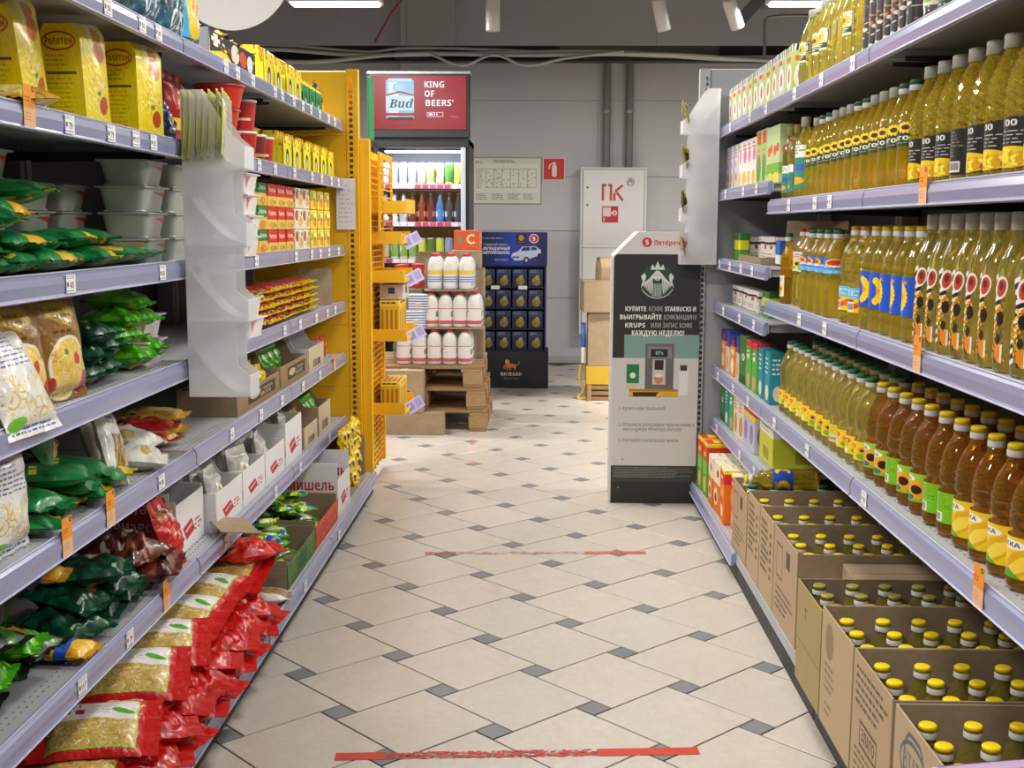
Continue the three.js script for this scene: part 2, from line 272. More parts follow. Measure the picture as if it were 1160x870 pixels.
// ---- service runs under the ceiling
{
  const y = 2.80, z = -10.6;
  const tray = thing('cable_tray', 'dark steel cable tray running along the back wall under the ceiling', 'cable tray', [0, y, z]);
  const trayMat = std(lin(.03, .03, .031), .6);
  part(tray, 'tray_web', cbox(8, .15, .02, .002).translate(0, -.075, -.06), std(lin(.17, .17, .165), .6));
  part(tray, 'tray_flange', cbox(8, .015, .12, .002).translate(0, -.075, 0), trayMat);
  for (const [x0, x1] of [[-3.4, -1.3], [-.95, .15], [1.55, 4.0]]) part(tray, 'cover_plate', cbox(x1 - x0, .135, .012, .002).translate((x0 + x1) / 2, -.068, -.042), trayMat);
  for (let k = 0; k < 4; k++) part(tray, 'hanger', cbox(.005, CEIL_Y - y, .005, .001), M.steel, [-3.4 + k * 2.2, 0, -.06]);
  const wire = std(lin(.62, .62, .59), .6);
  const runs = [
    [[-3.6, -.02, .06], [-2.4, .02, .06], [-1.6, -.03, .07], [-.9, -.02, .07], [.6, .0, .06], [1.6, -.06, .06], [3.4, -.05, .06]],
    [[-3.6, .0, .08], [-2.7, -.06, .08], [-2.0, -.09, .09], [-1.2, -.02, .08], [-.2, -.03, .08], [1.0, -.02, .08], [2.1, -.08, .08], [3.4, -.07, .08]],
    [[-1.0, -.01, .09], [-.7, -.12, .1], [-.42, -.03, .1], [-.15, -.12, .1], [.2, -.06, .1], [.7, .0, .1]],
    [[-3.0, .07, .05], [-2.2, .05, .05], [-1.5, .0, .06], [-1.2, .03, .06], [.1, .0, .05], [1.2, -.04, .06], [2.6, -.03, .05]]];
  const bundle = thing('cable_bundle', 'pale cables sagging along the dark cable tray', 'cables', [0, y, z + .04]);
  runs.forEach((p, i) => part(bundle, 'cable', tube(p, i < 2 ? .018 : .012, 80, 7), wire));
  // pipes on the wall
  [[.62, .035], [.83, .035]].forEach(([x, r]) => {
    const p = thing('wall_pipe', 'grey vertical pipe on the back wall above the white fire cabinet', 'pipe', [x - .02, 1.84, -WALL_Z + .06], 0, 'twin riser pipes over the fire cabinet');
    part(p, 'pipe', lathe([[0, 0], [r, 0], [r, .96], [0, .96]], 16), std(lin(.23, .225, .21), .5));
    part(p, 'pipe_clamp', lathe([[r + .001, 0], [r + .008, 0], [r + .008, .03], [r + .001, .03]], 16).translate(0, .5, 0), M.steel);
  });
  const duct = thing('conduit_loop', 'thin grey conduit bent along the ceiling near the oil shelving', 'conduit', [1.9, 2.75, -10.4]);
  part(duct, 'conduit', tube([[0, 0, 0], [0, .3, 0], [0.02, .32, 0], [.55, .32, 0], [.57, .30, 0], [.57, .08, 0]], .014, 60, 6), M.steel);
  part(duct, 'junction_box', cbox(.12, .12, .08, .006), M.post, [.02, .38, 0]);
  const brace = thing('ceiling_brace', 'dark slanted steel brace under the ceiling', 'brace', [1.62, 2.98, -10.3]);
  part(brace, 'brace_bar', cbox(.10, .5, .08, .004).rotateZ(-.75), M.greyCard);
  // small red marks of an alarm cable
  const red = thing('alarm_cable', 'thin red cable slanting across the ceiling above the beer cooler', 'cable', [0, 0, 0]);
  part(red, 'cable', tube([[-1.05, 3.34, -10.2], [-1.28, 3.1, -10.3], [-1.45, 2.86, -10.4]], .010, 20, 6), std(lin(.45, .05, .04), .6));
  const cctv = thing('camera_mount', 'small white camera bracket on the pale column above the beer cooler', 'bracket', [-1.02, 2.64, -11.052]);
  part(cctv, 'bracket', cbox(.12, .03, .05, .004), M.whitePlastic); part(cctv, 'joint', lathe([[0, -.05], [.022, -.045], [.03, -.02], [.02, 0], [0, .003]], 14), M.whitePlastic); part(cctv, 'lens_housing', lathe([[0, 0], [.02, 0], [.022, .06], [0, .062]], 14).rotateX(1.2), M.black, [0, -.09, .02]);
}
// ---- lamps
function ledLamp(x, d, share = 1) {
  const seen = d > 7.5 && Math.abs(x) < 3;
  const t = thing('led_ceiling_lamp', x < 0 ? 'long white LED ceiling lamp hanging over the pasta shelving' : 'long white LED ceiling lamp hanging over the oil shelving', 'lamp', [x, LED_Y, -d], 0, 'LED ceiling lamps');
  if (Math.abs(x) < 1) t.userData.label = 'long white LED ceiling lamp hanging over the middle of the aisle';
  if (Math.abs(x) > 3) t.userData.label = 'long white LED ceiling lamp hanging over a neighbouring aisle';
  part(t, 'housing', cbox(.62, .05, .16, .006).translate(0, .012, 0), M.whitePlastic);
  part(t, 'diffuser', cbox(.58, .014, .13, .004), new THREE.MeshStandardMaterial({ color: 0xffffff, emissive: LED_COLOR, emissiveIntensity: 3.2, roughness: .5 }));
  for (const s of [-1, 1]) part(t, 'suspension_rod', cbox(.008, CEIL_Y - LED_Y - .06, .008, .001), M.steel, [s * .24, .06, 0]);
  const l = new THREE.RectAreaLight(LED_COLOR, LED_LEVEL * share, .58, .13); l.position.set(x, LED_Y - .012, -d); l.lookAt(x, -5, -d); l.castShadow = true; scene.add(l);
}
LED_SPOTS.forEach(s => ledLamp(...s));
{
  const rail = thing('light_track', 'grey ceiling track that carries the spotlights', 'track', [0.15, 2.86, -8.1]);
  part(rail, 'track_bar', cbox(3.6, .035, .035, .003), M.post);
  for (const x of [-1.5, 0, 1.5]) part(rail, 'hanger_rod', cbox(.01, CEIL_Y - 2.88, .01, .001), M.steel, [x, .03, 0]);
  for (const [x, tiltX, tiltZ, label] of [[-.33, 0, 0, 'white cylinder spotlight pointing straight down from the track'], [.76, .35, .24, 'white cylinder spotlight tilted on the track with its lens glowing'], [1.22, .5, .4, 'small white spotlight at the track end near the oil shelving']]) {
    const s = thing('track_spotlight', label, 'spotlight', [x, 2.78, -8.02]); s.rotation.set(tiltX, 0, tiltZ);
    part(s, 'barrel', lathe([[.04, -.2], [.047, -.2], [.047, 0], [.02, .012], [0, .012]], 24), M.whitePlastic);
    part(s, 'yoke', cbox(.02, .075, .02, .003), M.post);
    part(s, 'lens', lathe([[0, -.185], [.04, -.185], [.04, -.18], [0, -.18]], 24), new THREE.MeshStandardMaterial({ color: 0xffffff, emissive: 0xfff6e6, emissiveIntensity: x === -.33 ? .05 : 5 }));
    if (x > 0) { const l = new THREE.SpotLight(0xfff4e4, 12, 0, R(32), .5, 2); const dir = new THREE.Vector3(0, -1, 0).applyEuler(s.rotation); l.position.copy(s.position).addScaledVector(dir, .21); l.target.position.copy(l.position).addScaledVector(dir, 2); l.castShadow = true; l.shadow.radius = 2; scene.add(l, l.target); }
  }
}
// ---- worn red distance tapes on the tiles
{
  const worn = (seed, left, right, midd, c1 = '#d8452c', c2 = '#c93a26') => SIGNS.add(512, 24, (g, w, h) => { g.clearRect(0, 0, w, h); const s0 = seedState; seedState = seed; for (let x = 0; x < w; x += 1) { const f = x / w, k = f < .14 ? left : f > .72 ? right : midd; for (let y = 0; y < h; y++) { const n = fine((x * .9 + seed) % 256, y * 3) * .6 + mid((x * 2.1 + seed * 3) % 256, y * 5) * .4; const edge = (y < 3 || y > h - 4) ? .12 : 0; if (n + edge < k) fill(g, n < .3 ? c1 : c2, x, y, 1, 1); } } seedState = s0; });
  const tapeMat = std(0xffffff, .55, { map: SIGNS.t, alphaTest: .5, transparent: false });
  const tape = (x0, x1, d, w, r, label, tilt) => { const m = solo('floor_tape', ruv(new THREE.PlaneGeometry(x1 - x0, w).rotateX(-Math.PI / 2), r), tapeMat, label, 'tape', [(x0 + x1) / 2, .0012, -d], tilt); return m; };
  tape(-.50, .405, 2.77, .040, worn(31, .98, .93, .56), 'worn red tape line across the tiles level with the red pasta bags', R(4));
  tape(-.455, .43, 4.58, .042, worn(77, .56, .74, .4, '#d2745f', '#c96a58'), 'faded red tape line across the tiles in front of the black coffee stand', R(3));
  const mark = SIGNS.add(64, 64, (g, w, h) => { g.clearRect(0, 0, w, h); for (let i = 0; i < 900; i++) { const x = rr(4, 60), y = rr(8, 56); if (Math.abs(x - 32) / 30 + Math.abs(y - 32) / 28 < rr(.5, 1.05)) fill(g, '#d98a80', x, y, 2, 2); } });
  for (const [u, v] of [[535, 502], [535, 525]]) { const p = onY(u, v, 0); solo('floor_sticker_rest', ruv(new THREE.PlaneGeometry(.06, .14).rotateX(-Math.PI / 2), mark), tapeMat, 'small faded red sticker scrap on the tiles beside the pallet', 'sticker', [p.x, .0012, p.z], 0, 'red sticker scraps on the floor'); }
}
// ================================================================ SHELVING
const LX = -.96, LBX = -.815, RX = .82, RBX = .73;               // rail faces, left / left base / right / right base
const LZ = [5.65, 4.40, 3.15, 1.90, 0.65], RZ = [5.48, 4.24, 2.99, 1.74, .5];
const LY = { A: 1.79, B: 1.521, C: 1.206, D: .940, E: .690, F: .380, G: .105 };
const RYfar = { A: 1.745, B: 1.465, C: 1.16, D: .96, E: .66, F: .42, G: .105 }, RYnear = { A: 1.745, B: 1.395, C: 1.042, E: .662, G: .105 };
const DECK = .008;   // deck lies this far under the rail's top
const tagDesigns = ['50', '90', '92', '63', '89', '117', '45', '79'].map(s => PACK.add(72, 60, (g, w, h) => { fill(g, '#f4f4f6', 0, 0, w, h); strokes(g, 5, 5, 60, 2, 6, '#777'); txt(g, s, 42, 34, 26, '#222', { max: 44 }); strokes(g, 5, 50, 60, 1, 5, '#555', .6); fill(g, '#444', 6, 24, 12, 14); }));
const orangeTag = PACK.add(72, 120, (g, w, h) => { fill(g, '#f0981e', 0, 0, w, h); fill(g, '#e9b98a', 0, 66, w, 54); strokes(g, 8, 34, 44, 2, 9, '#b4561a', .5); oval(g, '#1f3a3a', 58, 12, 8, 8); oval(g, '#f0981e', 58, 12, 3.5, 3.5); strokes(g, 8, 78, 50, 3, 9, '#c07f4c', .3); });
const tagGeos = tagDesigns.map(r => cbox(.046, .037, .0012, .0003, { all: r }));
const orangeGeo = cbox(.05, .078, .0012, .0003, { all: orangeTag });
const railProfile = [[0, 0], [.010, -.001], [.016, -.006], [.019, -.020], [.017, -.040], [.020, -.047], [.013, -.049], [.006, -.046], [.002, -.03], [0, -.02]];
// sheet with real punched holes: holes are [x, y, w, h] in the sheet's plane
function punched(w, h, t, holes) {
  const sh = new THREE.Shape([[-w / 2, -h / 2], [w / 2, -h / 2], [w / 2, h / 2], [-w / 2, h / 2]].map(p => new THREE.Vector2(...p)));
  for (const [x, y, a, b] of holes) sh.holes.push(new THREE.Path([[x - a / 2, y - b / 2], [x - a / 2, y + b / 2], [x + a / 2, y + b / 2], [x + a / 2, y - b / 2]].map(p => new THREE.Vector2(...p))));
  return new THREE.ExtrudeGeometry(sh, { depth: t, bevelEnabled: false });
}
const deckCache = {};
function deckSheet(s, depth, len) {
  const key = [s, depth.toFixed(4), len.toFixed(4)].join(); if (deckCache[key]) return deckCache[key].clone();
  const holes = []; for (let k = 0; k < Math.floor((len - .07) / .026); k++) for (const q of [.03, .046]) holes.push([s * -(depth / 2) + s * q, -len / 2 + .04 + k * .026, .005, .010]);
  return (deckCache[key] = punched(depth, len - .006, .004, holes).rotateX(-Math.PI / 2)).clone();
}
function shelfPart(unit, side, x, y, z0, z1, depth, tags, tone, { rail = true, railTo = z1, backX } = {}) {
  // unit's own axes: world position is unit.position + local
  const len = z0 - z1, ux = unit.position.x, uz = unit.position.z, s = side;       // s = -1: left run, its front looks to +x
  const zc = -(z0 + z1) / 2;
  const deckGeo = mergeGeometries([deckSheet(s, depth, len), box(.004, .032, len - .006, s * -(depth / 2 - .002), -.03, 0, .001), box(depth - .01, .024, .012, 0, -.026, len / 2 - .02, .001), box(depth - .01, .024, .012, 0, -.026, -len / 2 + .02, .001)]);
  const deck = part(unit, 'shelf', deckGeo, M.shelf, [x + s * depth / 2 - ux, y - DECK - .004, zc - uz]);
  if (rail) {
    const rl = z0 - railTo;
    const g = extrude(railProfile.map(([a, b]) => [s < 0 ? a : -a, b]), rl - .008);
    const off = -(z0) + .004 + 0;
    part(deck, 'price_rail', g, M.rail, [s * -depth / 2, .010, -rl + .004 - zc - railTo]).position.z = -z0 + .004 - zc;
    const lipG = mergeGeometries([box(.004, .003, rl - .01, s < 0 ? .021 : -.021, -.0485, 0, .0005), box(.004, .003, rl - .01, s < 0 ? .008 : -.008, -.002, 0, .0005)]);
    part(deck, 'rail_lip', lipG, M.lip, [s * -depth / 2, .012, -(z0 + railTo) / 2 - zc]);
    for (const t of tags || []) {
      const or = t < 0, z = Math.abs(t); if (z > z0 - .03 || z < railTo + .03) continue;
      const m = part(deck, or ? 'orange_price_tag' : 'price_tag', or ? orangeGeo : tagGeos[Math.floor(z * 37) % tagGeos.length], M.paper, [s * -depth / 2 + (s < 0 ? .0202 : -.0202), or ? -.034 : -.031, -z - zc]);
      m.rotation.y = s < 0 ? Math.PI / 2 : -Math.PI / 2;
    }
  }
  return deck;
}
// hollow post with a column of punched slots in its face
function slottedPost(w, h, d, x, y0, y1, step, a, b) { const holes = []; for (let y = y0; y < y1; y += step) holes.push([x, y - h / 2, a, b]); return mergeGeometries([punched(w, h, .0025, holes).translate(0, h / 2, d / 2 - .0025), box(.003, h, d - .003, -w / 2 + .0015, 0, -.0015, .0008), box(.003, h, d - .003, w / 2 - .0015, 0, -.0015, .0008), box(w, h, .003, 0, 0, -d / 2 + .0015, .0008)]); }
function bay(side, label, z0, z1, levels, xBase, xRail, baseRail, tags, opts = {}) {
  const s = side, cx = s < 0 ? -1.2 : 1.12;
  const u = thing('shelving_unit', label, 'shelving', [cx, 0, -(z0 + z1) / 2]);
  const bx = s < 0 ? -1.44 : 1.33, len = z0 - z1;
  part(u, 'back_panel', cbox(.02, 2.0, len - .004, .002), M.back, [bx - cx + s * .01, 0, 0]);
  for (const e of [z0 - .02, z1 + .02]) part(u, 'upright', cbox(.06, 2.02, .03, .003), M.post, [bx - cx - s * .035, 0, -e - u.position.z]);
  const depth = Math.abs(bx - xRail) - .005;
  for (const [k, y] of Object.entries(levels)) {
    if (k === 'G') continue;
    shelfPart(u, s, xRail, y, z0, z1, depth, tags[k], null, (opts[k] || {}));
  }
  const bd = Math.abs(bx - baseRail) - .005;
  shelfPart(u, s, baseRail, levels.G, z0, z1, bd, tags.G, null, opts.G || {});
  part(u, 'kick_plate', cbox(.02, .056, len - .01, .002), M.dark, [baseRail - cx + s * .012, 0, 0]);
  part(u, 'base', cbox(bd - .06, .09, len - .03, .002), M.dark, [(baseRail + bx) / 2 - cx, 0, 0]);
  for (const e of [z0 - .05, z1 + .05]) for (const [k, y] of Object.entries(levels)) if (k !== 'G') part(u, 'bracket', extrude([[0, 0], [s * -(depth - .05), .0], [s * -(depth - .05), -.012], [0, -.024]], .004), M.dark, [bx - cx, y - .034, -e - u.position.z]);
  return u;
}
const zl = (...us) => us.map(u => Math.sign(u) * aisle(Math.abs(u), LX)), zr = (...us) => us.map(u => Math.sign(u) * aisle(Math.abs(u), RX)), zlb = (...us) => us.map(u => Math.sign(u) * aisle(Math.abs(u), LBX, 700));
const leftTags = { A: zl(124, 162, 180, 255, 268, 285, 310, 318, 331, 341, 350, 360, 370, 377), B: zl(-30, 75, 122, 150, 170, 290, 308, 322, 330, 350, 361, 372, 380), C: zl(68, 175, 284, 330, 348, 358, 368, 379), D: zl(204, 315, 333, 352, 365, 374), E: zl(-50, -103, 165, 205, 250, 285, 310, 335, 355, -372), F: zl(-166, 60, 120, 240, 300, 330, 365), G: zlb(300, 340, 380) };
const rightTags = { A: zr(828, 850, 868, 900, 930, 965, 985), B: zr(825, 845, 860, 871, 898, 928, 945, -1052), C: zr(820, 832, 845, 858, 915, 945, -1055), D: zr(826, 845, 862), E: zr(822, 840, 858, 890, 930, 985, 1000, -1143), F: zr(822, 850, 868), G: [] };
bay(-1, 'grey pasta shelving bay next to the yellow end panel', LZ[0], LZ[1], LY, 0, LX, LBX, leftTags);
bay(-1, 'grey pasta shelving bay just past the frosted sachet dispenser', LZ[1], LZ[2], LY, 0, LX, LBX, leftTags);
bay(-1, 'grey pasta shelving bay with green pasta packs and upright yellow noodle packs', LZ[2], LZ[3], LY, 0, LX, LBX, leftTags);
bay(-1, 'grey pasta shelving bay reaching past the end of the red pasta heap', LZ[3], LZ[4], LY, 0, LX, LBX, leftTags);
bay(1, 'grey oil shelving bay with cereal cartons next to the slotted end panel', RZ[0], RZ[1], RYfar, 0, RX, RBX, rightTags);
bay(1, 'grey oil shelving bay with blue-label and green-label oil bottles', RZ[1], RZ[2], RYnear, 0, RX, RBX, rightTags, { G: { rail: false } });
bay(1, 'grey oil shelving bay with black-label and amber oil bottles', RZ[2], RZ[3], RYnear, 0, RX, RBX, rightTags, { G: { rail: false } });
bay(1, 'grey oil shelving bay reaching past the last oil carton', RZ[3], RZ[4], RYnear, 0, RX, RBX, rightTags, { G: { rail: false } });
// right end panel with slotted edge
{
  const p = thing('end_panel', 'grey metal end panel with a slotted edge behind the black coffee stand', 'panel', [1.06, 0, -5.50]);
  part(p, 'panel_sheet', cbox(.60, 2.01, .022, .003), M.post, [.005, 0, 0]);
  part(p, 'slotted_edge', slottedPost(.045, 2.01, .05, .010, .12, 1.98, .026, .013, .016), std(lin(.38, .39, .40), .5), [-.322, 0, 0]);
}
// yellow end panel and the yellow side rack standing behind it
{
  const p = thing('yellow_end_panel', 'tall yellow metal end panel with a column of slots, closing the pasta shelving', 'panel', [-1.16, 0, -5.665]);
  part(p, 'panel_sheet', cbox(.51, 1.97, .02, .003), M.yellow, [-.022, .05, 0]);
  part(p, 'slotted_edge', slottedPost(.055, 1.99, .06, -.006, .16, 1.96, .027, .017, .016), M.yellow, [.262, .04, -.018]);
  for (let k = 0; k < 6; k++) part(p, 'panel_seam', cbox(.50, .003, .002, .0005), std(lin(.6, .28, .005), .5), [-.02, .22 + k * .3, .0105]);
  const r = thing('yellow_side_rack', 'yellow mesh side rack with shallow trays at the end of the pasta shelving', 'rack', [-.845, 0, -5.69]);
  const mesh = []; for (let k = 0; k < 52; k++) mesh.push(box(.012, .008, .50, 0, .09 + k * .03, -.27, .001)); for (const q of [.02, .12, .22, .32, .42, .52]) mesh.push(box(.013, 1.60, .008, 0, .06, -q, .001));
  part(r, 'post', cbox(.05, 1.66, .035, .004), M.yellow, [0, .05, -.01]); part(r, 'post', cbox(.03, 1.60, .03, .004), M.yellow, [0, .05, -.535]);
  part(r, 'mesh_panel', mergeGeometries(mesh), M.yellow).userData.kind = 'stuff';
  part(r, 'panel_sheet', cbox(.006, 1.58, .50, .001), std(lin(.62, .29, .006), .5), [-.012, .06, -.27]);
  const bas = []; for (let k = 0; k < 9; k++) bas.push(box(.010, .008, .46, .012, 1.28 + k * .038, -.27, .001));
  const tg = PACK.add(96, 48, (g, w, h) => { fill(g, '#b7b2d2', 0, 0, w, h); fill(g, '#8c87b8', 8, 10, 34, 28); fill(g, '#9a95c2', 52, 8, 36, 30); strokes(g, 10, 14, 28, 3, 7, '#5a567f'); });
  for (const [y, w] of [[1.36, .17], [1.21, .15], [1.02, .16], [.73, .17], [.36, .16]]) {
    const t = part(r, 'tray', mergeGeometries([box(w, .006, .4, w / 2 + .01, 0, -.30, .001), box(w, .06, .006, w / 2 + .01, 0, -.10, .001), box(w, .06, .006, w / 2 + .01, 0, -.50, .001), box(.006, y > 1.3 ? .07 : .02, .4, w + .012, 0, -.30, .001)]), M.yellow, [0, y, 0]);
    if (y < 1.3) part(t, 'price_card', cbox(.12, .065, .0015, .0004, { all: tg }).rotateY(Math.PI / 2 - .75).rotateZ(.5), M.paper, [w + .05, -.012, -.34]);
  }
  part(r, 'upper_basket', mergeGeometries([...bas, box(.012, .36, .014, .012, 1.27, -.04, .001), box(.012, .36, .014, .012, 1.27, -.5, .001), box(.012, .03, .48, .012, 1.62, -.27, .001)]), M.yellow, [.05, 0, 0]);
  const g = thing('green_sign_strip', 'narrow green plastic sign strip above the yellow side rack', 'sign', [-.83, 1.715, -5.80]);
  part(g, 'strip', cbox(.012, .29, .14, .004), std(lin(.02, .32, .11), .4));
}
// ================================================================ OIL BOTTLES (right run)
const oilMat = (c, r, g, b, dist, t = .9) => new THREE.MeshPhysicalMaterial({ color: lin(...c), roughness: .04, transmission: t, ior: 1.44, thickness: .07, attenuationColor: lin(r, g, b), attenuationDistance: dist });
const OIL = {
  gold: oilMat([.97, .79, .075], .99, .95, .5, .14, .82), pale: oilMat([.97, .87, .24], .99, .965, .72, .15, .86), deep: oilMat([.96, .73, .05], .985, .92, .4, .14, .82), amber: oilMat([.84, .46, .045], .96, .74, .2, .14, .88), olive: oilMat([.82, .68, .16], .95, .9, .5, .1, .86), dark: oilMat([.05, .05, .015], .3, .28, .08, .04, .5), orange: oilMat([.96, .56, .03], .97, .76, .2, .1, .84), clear: oilMat([.92, .9, .78], .97, .97, .9, .3) };
const CAP = {};
for (const [k, c] of Object.entries({ yellow: lin(.95, .70, .006), white: lin(.8, .8, .78), green: lin(.012, .16, .06), red: lin(.5, .02, .025), silver: lin(.52, .53, .45), olive: lin(.34, .29, .05), black: lin(.015, .015, .015), orange: lin(.85, .4, .02) })) CAP[k] = new THREE.MeshPhysicalMaterial({ color: c, roughness: .38, clearcoat: .2 });
// profiles as [radius share, height share]; neck ends under the cap
const PROFILE = {
  ringed: (() => { const p = [[0, .012], [.55, .0], [.9, .004], [.98, .03]]; for (let k = 0; k < 4; k++) { const y = .045 + k * .085; p.push([1, y], [1, y + .058], [.92, y + .072]); } p.push([.97, .39], [.86, .43], [.86, .445], [.97, .465]); for (let k = 0; k < 3; k++) { const y = .475 + k * .058; p.push([1 - k * .015, y], [1 - k * .015, y + .038], [.91 - k * .015, y + .05]); } p.push([.93, .66], [.84, .72], [.66, .785], [.46, .84], [.36, .885], [.33, .915]); return p; })(),
  waist: [[0, .012], [.5, 0], [.86, .003], [.98, .03], [1, .07], [.97, .085], [.99, .10], [1, .14], [1, .30], [.98, .33], [.93, .37], [.90, .41], [.91, .45], [.96, .50], [1, .55], [1, .60], [.97, .65], [.90, .70], [.78, .755], [.60, .815], [.42, .865], [.34, .895], [.33, .915]],
  slim: [[0, .012], [.5, 0], [.9, .003], [.99, .02], [1, .05], [1, .60], [.98, .645], [.9, .69], [.74, .74], [.56, .79], [.44, .83], [.40, .87], [.40, .9]],
  straight: [[0, .012], [.5, 0], [.9, .003], [.98, .02], [1, .045], [.97, .052], [1, .06], [1, .36], [.97, .37], [1, .385], [1, .58], [.97, .62], [.90, .68], [.76, .745], [.57, .815], [.42, .865], [.34, .895], [.33, .915]],
};
// cut-glass belt: a lattice of flat facets between label and shoulder
function diamond(geo, h, k) {
  const p = geo.attributes.position, v = new THREE.Vector3(), seen = new Map(); let row = -1, last = -1;
  const ys = [...new Set(Array.from({ length: p.count }, (_, i) => p.getY(i).toFixed(5)))].map(Number).sort((a, b) => a - b);
  for (let i = 0; i < p.count; i++) { v.fromBufferAttribute(p, i); const y = v.y / h; if (y < .41 || y > .80) continue; const j = ys.indexOf(Number(v.y.toFixed(5))), a = Math.round(((Math.atan2(v.x, v.z) / (2 * Math.PI)) + 1) * 18) % 18; const f = 1 + ((a + j) % 2 ? k : -k); p.setXYZ(i, v.x * f, v.y, v.z * f); }
  const g = geo.toNonIndexed(); g.computeVertexNormals(); return g;
}
function bottleProto(key, { h, r, prof, oil, cap, ring, label, facets = 0, capR = .0165, slimCap = 0 }) {
  return proto('bottle_' + key, g => {
    const pts = PROFILE[prof].map(([a, b]) => [a * r, b * h]); const top = pts[pts.length - 1]; pts.push([0, top[1]]);
    const dense = []; for (let i = 0; i < pts.length; i++) { if (i && (facets || prof !== 'slim') && pts[i][1] - pts[i - 1][1] > .012 * 1 && pts[i][1] > h * .4) { const n = Math.ceil((pts[i][1] - pts[i - 1][1]) / .009); for (let q = 1; q < n; q++) dense.push([pts[i - 1][0] + (pts[i][0] - pts[i - 1][0]) * q / n, pts[i - 1][1] + (pts[i][1] - pts[i - 1][1]) * q / n]); } dense.push(pts[i]); }
    let geo = lathe(dense, facets ? 18 : 30);
    if (facets || prof !== 'slim') { const fa = .02, nf = 6, hf = 70; const p = geo.attributes.position, v = new THREE.Vector3(); for (let i = 0; i < p.count; i++) { v.fromBufferAttribute(p, i); const y = v.y / h, th = Math.atan2(v.x, v.z), k = y > .42 && y < .74 ? 1 : 0, f = 1 + k * fa * Math.sin(th * nf + y * hf) * Math.sin(th * nf - y * hf); p.setXYZ(i, v.x * f, v.y, v.z * f); } geo.computeVertexNormals(); if (facets) { geo = diamond(geo, h, facets); } }
    part(g, 'bottle_body', geo, OIL[oil]);
    const ch = h - top[1] + .004, c = capR;
    if (ring) { part(g, 'cap', lathe([[0, ch], [c * .82, ch], [c * .98, ch - .003], [c, ch * .52], [0, ch * .52]], 22).translate(0, top[1] - .004, 0), CAP[cap]); part(g, 'cap_ring', lathe([[c * .9, ch * .52], [c * 1.02, ch * .5], [c * 1.04, .002], [c * .9, 0]], 22).translate(0, top[1] - .004, 0), CAP[ring]); }
    else part(g, 'cap', lathe([[0, ch], [c * .86, ch], [c, ch - .003], [c * 1.02, 0], [0, 0]], 22).translate(0, top[1] - .004, 0), CAP[cap]);
    if (label) { const [rect, y0, y1, span, rs = 1.012, lm] = label; part(g, 'label', arcLabel(r * rs, r * rs, y0 * h, y1 * h, rect, span), lm || M.gloss); }
  });
}
const art = (w, h, f) => PACK.add(w, h, f);
